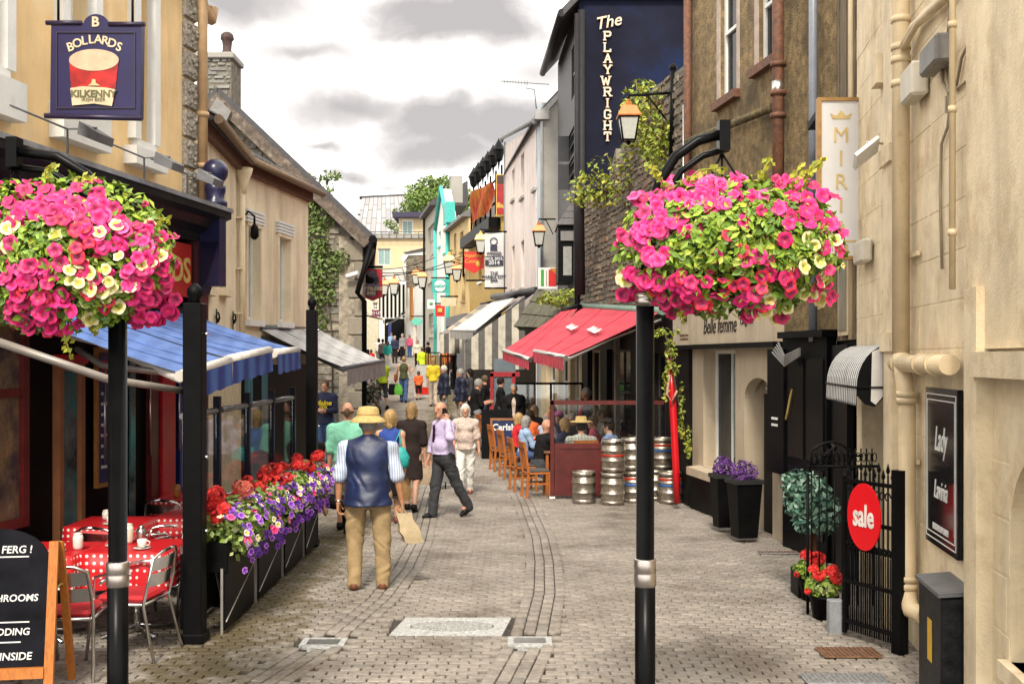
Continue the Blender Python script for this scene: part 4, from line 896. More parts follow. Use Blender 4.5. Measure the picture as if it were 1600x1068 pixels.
# ---- lanterns
glassl = mat('frosted_lantern_glass', (.5, .5, .46), rough=.2, var=.1, scale=20)
def make_lantern(label, pos, h, arm_to=None, group='copper topped street lanterns', m=copper):
    """pos: centre of the lantern, h: its height, arm_to: where its bracket meets the wall"""
    t = thing('street_lantern', label, 'street lantern', pos, 0, group); k = h
    q = MB(); b, w = .13*k, .21*k
    q.add([(-b, -b, -.42*k), (b, -b, -.42*k), (b, b, -.42*k), (-b, b, -.42*k), (-w, -w, .08*k), (w, -w, .08*k), (w, w, .08*k), (-w, w, .08*k)], [(0, 3, 2, 1), (0, 1, 5, 4), (1, 2, 6, 5), (2, 3, 7, 6), (3, 0, 4, 7), (4, 5, 6, 7)]); q.build('glass', glassl, t)
    q = MB(); r_ = .022*k
    for sx_, sy_ in ((-1, -1), (1, -1), (1, 1), (-1, 1)): q.tube([(sx_*b, sy_*b, -.44*k), (sx_*w, sy_*w, .09*k)], r_, 5)
    for c, z in ((b, -.42*k), (w, .08*k)): q.tube([(-c, -c, z), (c, -c, z), (c, c, z), (-c, c, z), (-c, -c, z)], r_, 5)
    q.lathe([(.02*k, -.52*k), (.06*k, -.47*k), (.05*k, -.43*k)], n=8); q.build('frame', black, t)
    q = MB(); c1, c2, c3 = .25*k, .16*k, .07*k
    def ring(c, z): return [(-c, -c, z), (c, -c, z), (c, c, z), (-c, c, z)]
    vs = ring(c1, .09*k)+ring(c1, .12*k)+ring(c2, .33*k)+ring(c3, .36*k)+ring(c3, .42*k)+ring(.03*k, .45*k); f = [(0, 3, 2, 1), (20, 21, 22, 23)]
    for i in range(5):
        for j in range(4): f.append((4*i+j, 4*i+(j+1) % 4, 4*i+4+(j+1) % 4, 4*i+4+j))
    q.add(vs, f); q.build('roof', m, t)
    q = MB(); q.ball((0, 0, .47*k), .035*k, 8, 5); q.build('finial', m, t)
    if arm_to is not None:
        a = Vector(arm_to)-Vector(pos); z = .5*k
        q = MB(); q.tube([(0, 0, .45*k), (0, 0, z+.06), (a.x, a.y, z+.06)], .025, 6); q.tube([(0, 0, z+.08), (a.x*.45, a.y*.45, z+.02), (a.x*.85, a.y*.85, z-.4)], .015, 5); q.build('bracket', black, t)
    return t
L0 = make_lantern('large lantern with orange copper top on a bracket by the stone wall', P(982, 190, 18.8), .78, P(1052, 150, 18.6))
q = MB(); q.tube([P(1052, 108, 18.6), P(1050, 245, 18.6)], .05, 8); q.ball(P(1052, 106, 18.6), .07); q.bw('post', black, L0)
make_lantern('copper topped lantern in front of the grey gable', P(842, 366, 33), .8, P(868, 340, 33))
# ================================================================ right side further along
def simple_sign_text(root, txt, u, v, d, size, m, **kw):
    return letters(txt, size, m, root, P(u, v, d)-root.location, (R(90), 0, 0), **kw)
pinkw = mat('pale_pink_render', (.70, .59, .54), rough=.7, var=.08, scale=1.5, stain=(1, .35), col2=(.62, .51, .46), streak=.12)
bluew = mat('pale_blue_render', (.46, .52, .56), rough=.7, var=.08, scale=1.5)
greyr = mat('grey_cement_render', (.33, .31, .28), rough=.85, var=.12, scale=1.2, bump=.2, stain=(.8, .42), col2=(.26, .235, .2))
pk = thing('pink_building', 'pale pink and blue painted house with grey cement gable', 'building', (.6, 36, .3))
GX = .9; KF = Fac((-.30, 46), (.78, 35.2)); KB = Fac((.80, 35.15), (.93, 34.05))
q = MB(); gp = [P(847, 500, 34), P(900, 500, 34), P(900, 128, 34), P(892, 135, 34), P(846, 186, 34)]; q.prism([Vector((p.x, 34.0, p.z)) for p in gp]+[], (0, .4, 0)); q.bw('gable_wall', greyr, pk)
q = MB(); q.obox((.93, 34.05, .2), (1.2, 0, 0), (0, .3, 0), (0, 0, 4)); q.bw('lower_gable', greyr, pk)
hs = [hole(KF, a, b, c, d_) for a, b, c, d_ in ((800, 804, 250, 312), (814, 819, 240, 308), (800, 804, 384, 452), (814, 819, 376, 450))]
q = KF.wall(0, KF.L, 0, 9.7, hs, depth=.25); q.prism([KF.pt(0, 9.69), KF.pt(KF.L, 9.69), KF.pt(KF.L, 9.9), KF.pt(0, 11.3)], KF.n*-.25); q.bw('wall', pinkw, pk)
for h in hs: KF.window(pk, *h, bars=(0, 1), rec=.16, fw=.08, sillm=greyr)
h = hole(KB, 833.5, 838, 225, 295)
q = KB.wall(0, KB.L, 0, 10.3, [h], depth=.25); q.bw('wall', bluew, pk); KB.window(pk, *h, bars=(0, 1), fw=.05, sillm=greyr)
q = MB(); e0, e1 = P(857, 163, 33.7), P(784, 219, 46.2); e0.x -= .3; rr = Vector((1.6, 0, 1.55))
q.prism([P(835, 186, 33.8), P(858, 186, 33.8), P(858, 170, 33.8), P(892, 133, 33.8), P(892, 122, 33.8), P(850, 168, 33.8), P(838, 174, 33.8)], (0, .25, 0)); q.bw('bargeboard', mat('grey_fascia', (.36, .35, .34), rough=.6), pk)
q = MB(); q.prism([P(834, 187, 33.9), P(836, 180, 33.9), P(893, 118, 33.9), P(893, 126, 33.9)], Vector((-1.05, 12.2, .35))); q.bw('roof', roof_dark, pk)
q = MB(); q.tube([P(783, 222, 46), P(785, 215, 46), P(834, 189, 33.9)], .09, 6); q.tube([P(789, 222, 45.9), P(789, 470, 45.9)], .06, 6); q.tube([P(846.5, 190, 33.9), P(846.5, 470, 33.9)], .05, 6); q.bw('gutter', mat('gutter_grey', (.2, .2, .2)), pk)
# aerial
ae = thing('tv_aerial', 'thin tv aerial on the roof of the pale pink house', 'aerial', P(838, 165, 36))
q = MB(); q.tube([P(838, 170, 36), P(835, 140, 36)], .02, 5); q.tube([P(783, 127, 36), P(858, 132, 36)], .015, 5)
for k in range(9): q.tube([P(788+k*4.5, 124+k*.3, 36), P(788+k*4.5, 130+k*.3, 36)], .01, 4)
q.tube([P(835, 140, 36), P(822, 138, 36), P(822, 128, 36)], .015, 5); q.bw('rods', mat('aerial_grey', (.2, .2, .2), metal=.5), ae)
# striped canopies with side curtains
cstr = mat_stripe('striped_curtain', (.52, .47, .39), (.115, .105, .095), (1, 0, 0), 2.35, .52, soft=.03)
sa = awning('striped_awning', 'off white shop awning with grey striped side curtain at the pink house', P(806, 463, 35), P(776, 466, 43), P(741, 517, 35), P(705, 516, 43.5), mat_stripe('white_awning_cloth', (.60, .58, .54), (.55, .53, .5), (1, .1, 0), 3, .5, soft=.1), mat_stripe('grey_valance', (.45, .43, .4), (.38, .36, .34), (0, 1, 0), 3, .5), .3, 'striped awnings', barm=lead)
q = MB(); nU = 24; vs = []
top = [(727, 534), (742, 524), (830, 460)]; 
for i in range(nU+1):
    u = 726+(820-726)*i/nU; vt = np.interp(u, [726, 742, 830], [536, 523, 460]); w_ = .03*math.sin(i*1.7)+.02*math.sin(i*.8)
    for j in range(5):
        v = vt+(577-vt)*j/4; p = P(u, v, 34.4); p.y += w_*(.3+j/4); vs.append(p)
q.add(vs, [(i*5+j, i*5+j+1, i*5+j+6, i*5+j+5) for i in range(nU) for j in range(4)], 0, True); q.bw('side_curtain', cstr, sa)
q = MB(); q.prism([P(756, 518, 34.8), P(832, 452, 34.8), P(834, 458, 34.8), P(744, 524, 34.8)], (0, .3, 0)); q.bw('edge_board', roof_dark, sa)
q = MB(); q.tube([P(770, 464, 43), P(808, 459, 35), P(838, 453, 34.5)], .12, 6); q.bw('canopy_cover', roof_dark, sa)
sb = awning('striped_awning', 'farther striped awning with dark striped curtain beyond the off white one', P(770, 472, 44.5), P(752, 475, 50), P(704, 522, 44.5), P(688, 520, 49), mat_stripe('tan_awning_cloth', (.4, .33, .25), (.22, .19, .16), (1, .1, 0), 2, .5), cstr, .3, 'striped awnings', barm=lead)
q = MB(); vs = []
for i in range(13):
    u = 688+(722-688)*i/12; vt = 522-(u-688)*.15
    for j in range(3): p = P(u, vt+(552-vt)*j/2, 44.2); p.y += .04*math.sin(i*1.9); vs.append(p)
q.add(vs, [(i*3+j, i*3+j+1, i*3+j+4, i*3+j+3) for i in range(12) for j in range(2)], 0, True); q.bw('side_curtain', cstr, sb)
# shops under them: dark
ds = thing('dark_shops', 'dark shop openings under the striped awnings', 'shopfront', (.2, 40, .5))
q = MB(); q.obox((-.32, 46.1, 0), (1.1, -10.8, 0), (-.05, 0, 0), (0, 0, 3.7)); q.bw('front', black, ds)
rf = mat('red_shop_frame', (.35, .02, .03), rough=.4); q = MB(); d = 33
for u in (766, 800): q.obox((PX(u, d), d, gz(d)), (.1, 0, 0), (0, .1, 0), (0, 0, PZ(583, d)-gz(d)))
q.obox((PX(766, d), d, PZ(588, d)), (PX(812, d)-PX(766, d), 0, 0), (0, .1, 0), (0, 0, .14)); q.bw('red_frame', rf, ds)
q = MB()
for u in (689, 700, 712): q.tube([(PX(u, 44), 44, gz(44)), P(u, 552, 44)], .04, 6)
q.tube([P(689, 556, 44), P(714, 556, 44)], .04, 6); q.bw('post', black, ds)
q = MB(); q.obox((PX(772, d), d+.05, gz(d)+.3), (.65, 0, 0), (0, .03, 0), (0, 0, 1.7)); q.bw('pane', mat('bluish_pane', (.12, .15, .17), rough=.15), ds)
# ---- red banner pub
JF = Fac((-2.15, 55.2), (-.45, 46.2))
rp = thing('banner_pub', 'dark pub hung with red and gold banners and a row of roof lanterns', 'building', (-1.2, 51, 1.2))
hs = [hole(JF, 748, 753, 402, 440)]
q = JF.wall(0, JF.L, 0, PZ(345, 50), hs, depth=.25); q.bw('wall', mat('ochre_render', (.42, .27, .06), rough=.7, var=.2), rp)
for h in hs: JF.window(rp, *h, bars=(0, 1))
q = MB(); JF.slab(q, .05, JF.L, 0, 4.4, .01, .2); q.bw('shopfront', black, rp)
q = MB(); q.obox(JF.pt(.2, PZ(372, 50), .02), JF.ex*(JF.L-.4), JF.n*.5, (0, 0, .5)); q.bw('canopy', black, rp)
q = MB()
a0, a1 = .3, JF.L-.2; zb, zt = PZ(360, 50), PZ(293, 50)
for k in range(7): s_ = a0+(a1-a0)*k/6; q.tube([JF.pt(s_, zb, -.05), JF.pt(s_, zt+.4, -.05)], .05, 5)
for z in (zb, (zb+zt)/2, zt): q.tube([JF.pt(a0, z, -.05), JF.pt(a1, z, -.05)], .05, 5)
q.bw('scaffold', black, rp)
for k in range(6):
    s_ = a0+(a1-a0)*(k+.5)/6; p = JF.pt(s_, zt+1.05, -.05)
    f_ = MB(); f_.lathe([(.02, -.75), (.05, -.4), (.16, -.3), (.24, .1), (.3, .12), (.04, .55), (.02, .62)], p, 6, smooth=False); f_.bw('roof_lantern', black, rp)
bt = mat('banner_red_gold', (.3, .015, .008), rough=.85, spec=.1, var=.4, scale=1.2, stain=(.7, .5), col2=(.4, .15, .012))
bn_ = thing('hanging_banner', 'creased red and gold banner below the row of roof lanterns', 'banner', P(755, 310, 50))
q = MB(); vs = []
c4 = [P(738, 300, 54), P(773, 284, 46.6), P(773, 324, 46.6), P(738, 351, 54)]
for i in range(13):
    for j in range(7):
        a, b = i/12, j/6; p = (c4[0]*(1-a)+c4[1]*a)*(1-b)+(c4[3]*(1-a)+c4[2]*a)*b; vs.append(p+JF.n*(.06+.07*math.sin(a*9+b*5)))
q.add(vs, [(i*7+j, i*7+j+1, i*7+j+8, i*7+j+7) for i in range(12) for j in range(6)], 0, True); q.bw('cloth', bt, bn_)
pb = thing('red_sign_panel', 'tall red sign panel with yellow border facing down the street', 'sign', P(784, 345, 46))
q = MB(); d = 46; q.obox((PX(775, d), d, PZ(337, d)), (PX(794, d)-PX(775, d), 0, 0), (0, .1, 0), (0, 0, PZ(272, d)-PZ(337, d))); q.bw('border', mat('sign_yellow', (.6, .4, .08)), pb)
q = MB(); q.obox((PX(776.3, d), d-.03, PZ(335, d)), (PX(793, d)-PX(776.3, d), 0, 0), (0, .03, 0), (0, 0, PZ(288, d)-PZ(335, d))); q.bw('face', mat('sign_deep_red', (.36, .01, .015), rough=.4, var=.3, scale=3), pb)
q = MB(); q.obox((PX(776.3, d), d-.03, PZ(287, d)), (PX(793, d)-PX(776.3, d), 0, 0), (0, .03, 0), (0, 0, PZ(274, d)-PZ(287, d))); q.bw('head_band', mat('sign_brown', (.06, .03, .03)), pb)
simple_sign_text(pb, 'Bag', 784, 321, 45.96, .28, mat('sign_yellow', (.6, .4, .08)), bold=.01)
# white award banner, red drop sign
ab = thing('award_banner', 'white vertical award banner with dark year panel', 'banner', P(772, 455, 43)); d = 43
wb = mat('banner_white', (.55, .54, .53), rough=.6, var=.08); ink2 = mat('banner_ink', (.02, .018, .045), rough=.6)
q = MB(); vs = []
for i in range(5):
    for j in range(11): vs.append(P(757.5+29.5*i/4, 363+86*j/10, d)+Vector((0, .03*math.sin(i*1.2+j*.9), 0)))
q.add(vs, [(i*11+j, i*11+j+1, i*11+j+12, i*11+j+11) for i in range(4) for j in range(10)], 0, True); q.bw('cloth', wb, ab)
q = MB(); q.obox((PX(758, d), d-.045, PZ(415, d)), (PX(786.5, d)-PX(758, d), 0, 0), (0, .01, 0), (0, 0, PZ(400, d)-PZ(415, d))); q.obox((PX(766, d), d-.045, PZ(392, d)), (PX(777, d)-PX(766, d), 0, 0), (0, .01, 0), (0, 0, PZ(383, d)-PZ(392, d))); q.bw('panel', ink2, ab)
q = MB(); q.tube([P(771.5+5.5*math.cos(k*.3927), 377-5.5*math.sin(k*.3927), d-.05) for k in range(17)], .02, 5); q.bw('ring', ink2, ab)
for t_, v, sz, m_ in (('WINNER', 396, .15, ink2), ('2012, 2013,', 404, .15, wb), ('2014', 410.5, .22, wb), ('THE', 427, .17, ink2), ('MARBLE CITY', 432.5, .16, ink2), ('BAR', 438, .16, ink2)): simple_sign_text(ab, t_, 772, v, d-.06, sz, m_, bold=.006)
q = MB(); q.tube([P(757, 362, d), P(792, 362, d)], .04, 6); q.tube([P(757, 450, d), P(792, 450, d)], .04, 6); q.bw('rods', black, ab)
rs = thing('red_drop_sign', 'red hanging sign with pointed foot and yellow script', 'sign', P(740, 430, 46)); d = 46
rd = mat('sign_bright_red', (.55, .015, .01), rough=.4, var=.1)
q = MB(); q.prism([P(725, 393, d), P(756, 393, d), P(756, 418, d), P(740.5, 427, d), P(725, 418, d)], (0, .08, 0)); q.bw('board', rd, rs)
yl = mat('sign_script_yellow', (.62, .4, .05), rough=.5)
for t_, v in (('Nepalese', 399), ('Cuisine', 408)): simple_sign_text(rs, t_, 738, v, d-.01, .22, yl, shear=.2)
q = MB(); q.ball(P(747, 412, d), .1, 8, 5, sc=(1, .2, 1.2)); q.bw('emblem', yl, rs)
q = MB(); q.tube([P(724, 432, d), P(724, 388, d), P(760, 380, d)], .05, 5); q.tube([P(728, 438, d), P(760, 438, d)], .04, 5); q.bw('bracket', black, rs)
make_lantern('lantern with yellow copper top above the red drop sign', P(751, 379, 45.5), 1.0, P(768, 368, 46), m=gold)
# ---- far right houses
yellow = mat('pale_yellow_render', (.60, .43, .19), rough=.7, var=.08, scale=1); whiter = mat('white_render', (.68, .67, .63), rough=.7, var=.06); turq = mat('turquoise_paint', (.05, .42, .37), rough=.5); greyw = mat('grey_green_render', (.40, .36, .29), rough=.8, var=.12, scale=.8)
YF = Fac((-3.55, 62), (-2.2, 55.3)); yb = thing('yellow_house', 'pale yellow terrace house with dark sloping roof', 'house', (-2.8, 58.6, 1.5))
hs = [hole(YF, a, b, c, d_) for a, b, c, d_ in ((709, 713, 365, 395), (719, 724, 362, 392), (710, 714, 430, 470), (722, 727, 428, 470))]
q = YF.wall(0, YF.L, 0, YF.uv(718, 350)[1], hs, depth=.2); q.bw('wall', yellow, yb)
for h in hs: YF.window(yb, *h, bars=(0, 1), fm=mat('ochre_frame', (.36, .25, .1)), fw=.07)
zt = YF.uv(718, 350)[1]; q = MB(); q.prism([YF.pt(-.2, zt, .35), YF.pt(-.2, zt+.15, .35), YF.pt(-.2, zt+2.2, -2.5), YF.pt(-.2, zt, -2.5)], YF.ex*(YF.L+.3)); q.bw('roof', slate, yb)
q = MB(); YF.slab(q, 0, YF.L, 4.1, 4.6, .02, .25); YF.slab(q, 0, YF.L, 1, 4.1, .01, .1); q.bw('shop_cornice', lead, yb)
WF = Fac((-4.72, 68), (-3.58, 62.1)); wb_ = thing('white_gabled_house', 'white house with turquoise trim and pointed front gable', 'house', (-4.1, 65, 1.9))
hs = [hole(WF, 685.5, 688.5, 362, 385), hole(WF, 693.5, 698, 358, 395)]
hs += [hole(WF, 690, 694, 470, 520)]
z0 = WF.uv(694, 345)[1]
q = WF.wall(0, WF.L, 0, z0, hs, depth=.2)
ap = WF.pt(WF.L*.42, WF.uv(692, 312)[1]); q.prism([WF.pt(0, z0, 0), WF.pt(WF.L*.9, z0, 0), WF.pt(WF.L*.5, z0+2.0, 0)], -WF.n*.5); q.bw('wall', whiter, wb_)
for h in hs: WF.window(wb_, *h, bars=(0, 1), fm=turq, fw=.12)
q = MB(); q.tube([WF.pt(0, z0-.1, .1), WF.pt(WF.L*.5, z0+2.1, .1), WF.pt(WF.L*.92, z0-.1, .1)], .12, 5); q.tube([WF.pt(.03, 0, .08), WF.pt(.03, z0, .08)], .12, 5); q.tube([WF.pt(WF.L-.05, 0, .08), WF.pt(WF.L-.05, z0-.2, .08)], .14, 5); q.bw('trim', turq, wb_)
q = MB(); q.obox(WF.pt(WF.L*.8, z0-.4, -.3), WF.ex*1.4, WF.n*.5, (0, 0, 1.2)); q.bw('gutter_box', turq, wb_)
q = MB(); q.obox(WF.pt(WF.L*.4, z0+1.2, -1.2), WF.ex*.7, WF.n*.7, (0, 0, 1.6)); q.bw('chimney', greyr, wb_)
HF = Fac((-5.98, 75), (-4.76, 68.1)); gh = thing('grey_house', 'tall grey rendered house with large blank front', 'house', (-5.4, 71.5, 2.1))
hs = [hole(HF, 669, 678, 352, 440), hole(HF, 670, 677, 490, 525)]
q = HF.wall(0, HF.L, 0, HF.uv(674, 330)[1], hs, depth=.25); q.bw('wall', greyw, gh)
for h in hs: HF.window(gh, *h, fm=mat('stone_frame', (.4, .37, .33)), gm=mat('pale_blind', (.42, .38, .36), rough=.6), bars=(2, 3), fw=.1)
zt = HF.uv(674, 330)[1]; q = MB(); q.prism([HF.pt(-.2, zt, .4), HF.pt(-.2, zt+.2, .4), HF.pt(-.2, zt+1.6, -2), HF.pt(-.2, zt, -2)], HF.ex*(HF.L+.3)); q.bw('roof', roof_dark, gh)
q = MB(); q.tube([HF.pt(.1, 0, .1), HF.pt(.1, zt, .1)], .08, 5); q.bw('downpipe', black, gh)
# cream house with orange door, dark stone gable
OF = Fac((-7.2, 80), (-6.02, 75.1)); oh = thing('orange_door_house', 'narrow cream house with orange front and green plinth', 'house', (-6.6, 77.5, 2.4))
hs = [hole(OF, 645, 651, 505, 548)]
q = OF.wall(0, OF.L, 0, OF.uv(655, 445)[1], hs, depth=.2); q.bw('wall', whiter, oh)
for h in hs: OF.window(oh, *h, fm=mat('orange_paint', (.5, .2, .02)), gm=mat('orange_paint', (.5, .2, .02)), sill=False)
q = MB(); OF.slab(q, OF.su(641), OF.su(646), OF.uv(644, 500)[1], OF.uv(644, 448)[1], .02, .06); q.bw('orange_pilaster', mat('orange_paint', (.5, .2, .02)), oh)
q = MB(); OF.slab(q, 0, OF.L*.6, 2.2, 3.0, .01, .06); q.bw('plinth', mat('green_plinth', (.05, .12, .04)), oh)
dg = thing('dark_stone_gable', 'dark stone gable end with white barge boards', 'building', P(645, 500, 82)); d = 82
q = MB(); q.prism([P(630, 560, d), P(668, 560, d), P(668, 398, d), P(636, 398, d), P(630, 415, d)], (0, 2, 0)); q.bw('wall', whiter, dg)
q = MB(); q.prism([P(634, 448, d-.1), P(668, 448, d-.1), P(668, 400, d-.1), P(636, 400, d-.1)], (0, .1, 0)); q.bw('core', mort_m, dg)
DF = Fac((PX(634, d), d-.1), (PX(668, d), d-.1)); rubble(DF, 0, DF.L, PZ(448, d), PZ(400, d), dg, dstone_m, .22, .45, 9)
q = MB(); q.prism([P(626, 402, d-.2), P(636, 392, d-.2), P(668, 390, d-.2), P(668, 398, d-.2), P(638, 399, d-.2), P(630, 410, d-.2)], (0, .3, 0)); q.bw('bargeboard', whiter, dg)
q = MB(); q.prism([P(630, 394, d-.3), P(668, 386, d-.3), P(668, 391, d-.3), P(634, 396, d-.3)], (0, 2.3, 0)); q.bw('roof', roof_dark, dg)
# timber-striped white house across the end
sh = thing('striped_white_house', 'white house with black upright timbers at the street bend', 'house', P(612, 520, 80)); d = 80
EF = Fac((PX(572, d), d), (PX(634, d), d-.6)); q = EF.wall(0, EF.L, 2, PZ(440, d), [], depth=.3); q.bw('wall', whiter, sh)
for k in range(7):
    q = MB(); a = EF.L*(.32+.62*k/6); EF.slab(q, a, a+.16, PZ(496, d), PZ(445, d), .0, .06); q.bw('timber', black, sh)
q = MB(); q.prism([P(580, 440, d), P(632, 438, d), P(628, 418, d-.1+1), P(590, 420, d+1)], (0, 3, 0)); q.bw('roof', greyr, sh)
q = MB(); EF.slab(q, EF.L*.5, EF.L*.99, 2.0, PZ(498, d), .02, .2); q.bw('shopfront', black, sh)
q = MB(); EF.slab(q, EF.L*.6, EF.L*.68, 2.0, PZ(505, d), .2, .25); q.bw('blue_door', mat('blue_paint', (.02, .03, .15)), sh)
lw = thing('white_wall_house', 'plain cream house with one small window behind the hanging inn sign', 'house', P(578, 520, 70)); d = 70
LFc = Fac((PX(560, d), d), (PX(592, d), d)); h = hole(LFc, 583, 590, 472, 484); q = LFc.wall(0, LFc.L, 1.5, PZ(455, d), [h], depth=.2); q.bw('wall', mat('cream_render_far', (.55, .5, .38), rough=.8), lw); LFc.window(lw, *h, bars=(1, 1), sill=False)
# rear cream block with roof terrace
rc = thing('rear_cream_block', 'cream flat roofed block rising behind the street end', 'building', P(615, 500, 95)); d = 95
CF = Fac((PX(556, d), d), (PX(672, d), d)); hs = [hole(CF, 590, 610, 388, 414)]
q = CF.wall(0, CF.L, 2.5, PZ(370, d), hs, depth=.4); q.bw('wall', yellow if 0 else mat('peach_render', (.58, .45, .27), rough=.8, var=.08), rc)
for h in hs: CF.window(rc, *h, gm=mat('pale_green_glass', (.22, .32, .3), rough=.1), bars=(1, 0), sill=False)
q = MB(); q.obox((PX(560, d), d-.3, PZ(372, d)), (PX(672, d)-PX(560, d), 0, 0), (0, 6, 0), (0, 0, .35)); q.bw('parapet', greyr, rc)
d2 = 99; UF = Fac((PX(623, d2), d2), (PX(672, d2), d2)); h = hole(UF, 627, 646, 343, 368); q = UF.wall(0, UF.L, PZ(375, d2), PZ(338, d2), [h], depth=.3); q.bw('upper_wall', mat('peach_render', (.58, .45, .27)), rc)
UF.window(rc, *h, gm=mat('pale_green_glass', (.22, .32, .3)), bars=(1, 0), sill=False, fw=.15)
q = MB(); q.obox((PX(615, d2), d2-1, PZ(341, d2)), (PX(674, d2)-PX(615, d2), 0, 0), (0, 5, 0), (0, 0, .45)); q.bw('flat_roof', mat('dark_blue_fascia', (.03, .025, .06)), rc)
q = MB(); q.tube([P(560, 372, 94.5), P(668, 372, 94.5)], .03, 4); q.tube([P(560, 362, 94.5), P(668, 362, 94.5)], .04, 4)
for k in range(10): q.tube([P(562+k*11.5, 372, 94.5), P(562+k*11.5, 362, 94.5)], .03, 4)
q.bw('railing', lead, rc)
q = MB(); q.prism([P(572, 418, 94.5), P(584, 418, 94.5), P(584, 385, 94.5), P(572, 385, 94.5)], (0, .3, 0)); q.bw('slate_cladding', mat('blue_cladding', (.2, .21, .28), rough=.5), rc)
# far metal roof in upright sheets
zr = thing('sheet_roof_building', 'building with steep grey sheet metal roof behind the cream block', 'building', P(600, 360, 112))
q = MB(); q.obox((PX(562, 112), 112, 2.5), (PX(640, 112)-PX(562, 112), 0, 0), (0, 6, 0), (0, 0, PZ(372, 112)-2.5)); q.bw('wall', greyr, zr)
zm = mat_random('zinc_sheet', [(.30, .29, .3), (.36, .35, .36), (.27, .26, .27), (.33, .31, .3)], rough=.5, var=.1, bump=0)
A, B, C_, D_ = P(566, 309, 117), P(640, 305, 117), P(655, 372, 111.5), P(552, 372, 111.5)
nn = (B-A).cross(D_-A).normalized(); nn = nn if nn.y < 0 else -nn
pt = lambda a, b: (A*(1-a)+B*a)*(1-b)+(D_*(1-a)+C_*a)*b
for i in range(12):
    for j in range(3):
        off_ = (i % 2)*.13; b0, b1 = max(0, j/3-off_+.0), min(1, (j+1)/3-off_ if j < 2 else 1)
        q = MB(); e_ = .015; q.prism([pt(i/12+.004, b0+.006), pt((i+1)/12-.004, b0+.006), pt((i+1)/12-.004, b1-.006), pt(i/12+.004, b1-.006)], nn*.08); q.bw('roof_sheet', zm, zr)
q = MB(); q.prism([A, B, C_, D_], -nn*.2); q.bw('roof_deck', lead, zr)
q = MB(); q.tube([A+Vector((-.3, 0, 0)), B+Vector((.3, 0, 0))], .2, 6); q.bw('ridge', roof_dark, zr)
# tree behind the roofs
leafT = mat_random('tree_leaf', [(.06, .12, .012), (.10, .18, .02), (.16, .24, .03), (.08, .14, .016), (.22, .27, .04)], rough=.55, bump=0)
bark = mat('bark', (.09, .07, .05), rough=.95, var=.4, bump=.6)
tr = thing('broadleaf_tree', 'leafy green tree rising behind the roofs at the street end', 'tree', (PX(680, 106), 106, 3.4))
q = MB(); o = tr.location; base = Vector((0, 0, 0)); top = Vector((0, 0, PZ(330, 106)-3.4)); q.tube([base, top*.5, top, top+Vector((0, 0, 2))], [.4, .33, .25, .1], 8)
rg = random.Random(5); cents = []
for u, v, r_ in ((650, 300, 1.3), (668, 290, 1.4), (690, 292, 1.5), (706, 300, 1.3), (722, 302, 1.2), (640, 318, 1.1), (660, 318, 1.5), (685, 315, 1.7), (712, 320, 1.5), (730, 322, 1.2), (622, 330, .8), (700, 284, .7), (672, 280, .6), (612, 352, .7), (618, 362, .7), (648, 330, 1.)):
    c = Vector((PX(u, 106), 106+rg.uniform(-2, 2), PZ(v, 106)))-Vector(o); cents.append((c, (r_, r_, r_*.72))); q.tube([top*.8, (top+c)/2+Vector((0, 0, -.3)), c], [.14, .08, .03], 5)
q.build('trunk', bark, tr)
tag(leaf_cloud(cents, 5200, .2, 3).build('crown', leafT, tr), kind='stuff')
# ---- projecting signs and lanterns far right
def board_sign(name, label, cat, u0, u1, v0, v1, d, m, shape='rect', arm=None):
    t = thing(name, label, cat, P((u0+u1)/2, v1, d)); q = MB()
    if shape == 'rect': q.obox((PX(u0, d), d, PZ(v1, d)), (PX(u1, d)-PX(u0, d), 0, 0), (0, .1, 0), (0, 0, PZ(v0, d)-PZ(v1, d)))
    else:
        q.prism([P((u0+u1)/2+(u1-u0)/2*math.cos(k*.3927), (v0+v1)/2+(v1-v0)/2*math.sin(k*.3927), d) for k in range(16)], (0, .1, 0))
    q.bw('board', m, t)
    if arm: q = MB(); q.tube([P(u0-1, v0-2, d), P(arm, v0-2, d)], .04, 5); q.bw('bracket', black, t)
    return t
t = board_sign('round_sign', 'turquoise square sign with white disc on the white house', 'sign', 675, 700, 436, 457, 62, mat('sign_turquoise', (.03, .36, .33), rough=.4), arm=705)
q = MB(); q.prism([P(687.5+9*math.cos(k*.2618), 446.5+9*math.sin(k*.2618), 61.98) for k in range(24)], (0, -.03, 0)); q.bw('disc', white, t)
simple_sign_text(t, 'delish', 687.5, 446.5, 61.93, .3, mat('sign_turquoise', (.03, .36, .33)), bold=.01)
t = board_sign('red_square_sign', 'small square red sign with orange emblem', 'sign', 680, 695, 476, 494, 60, mat('sign_bright_red', (.55, .015, .01)), arm=700)
q = MB(); q.obox(P(684, 487.5, 59.96), (.24, 0, 0), (0, -.02, 0), (0, 0, .22)); q.bw('emblem', mat('sign_yellow', (.6, .4, .08)), t)
t = board_sign('plain_sign', 'pale cream hanging sign with faint lettering near the yellow house', 'sign', 689, 713, 465, 478, 56, mat('sign_cream', (.6, .48, .33)), arm=716)
t = board_sign('oval_sign', 'mint green oval hanging sign with dotted pattern', 'sign', 643, 660, 496, 508, 72, mat('sign_mint', (.12, .5, .38), rough=.5), 'oval', arm=664)
t = board_sign('white_box_sign', 'small white box sign with green leaf mark on the grey house', 'sign', 668, 679, 468, 482, 66, white)
q = MB(); q.ball(P(673.5, 474, 65.95), .12, 6, 4, sc=(1, .2, .7)); q.bw('leaf_mark', mat('sign_green', (.05, .3, .05)), t)
t = board_sign('flag_sign', 'white box sign with green and red bands beside the bay window', 'sign', 841, 871, 418, 451, 30.5, white)
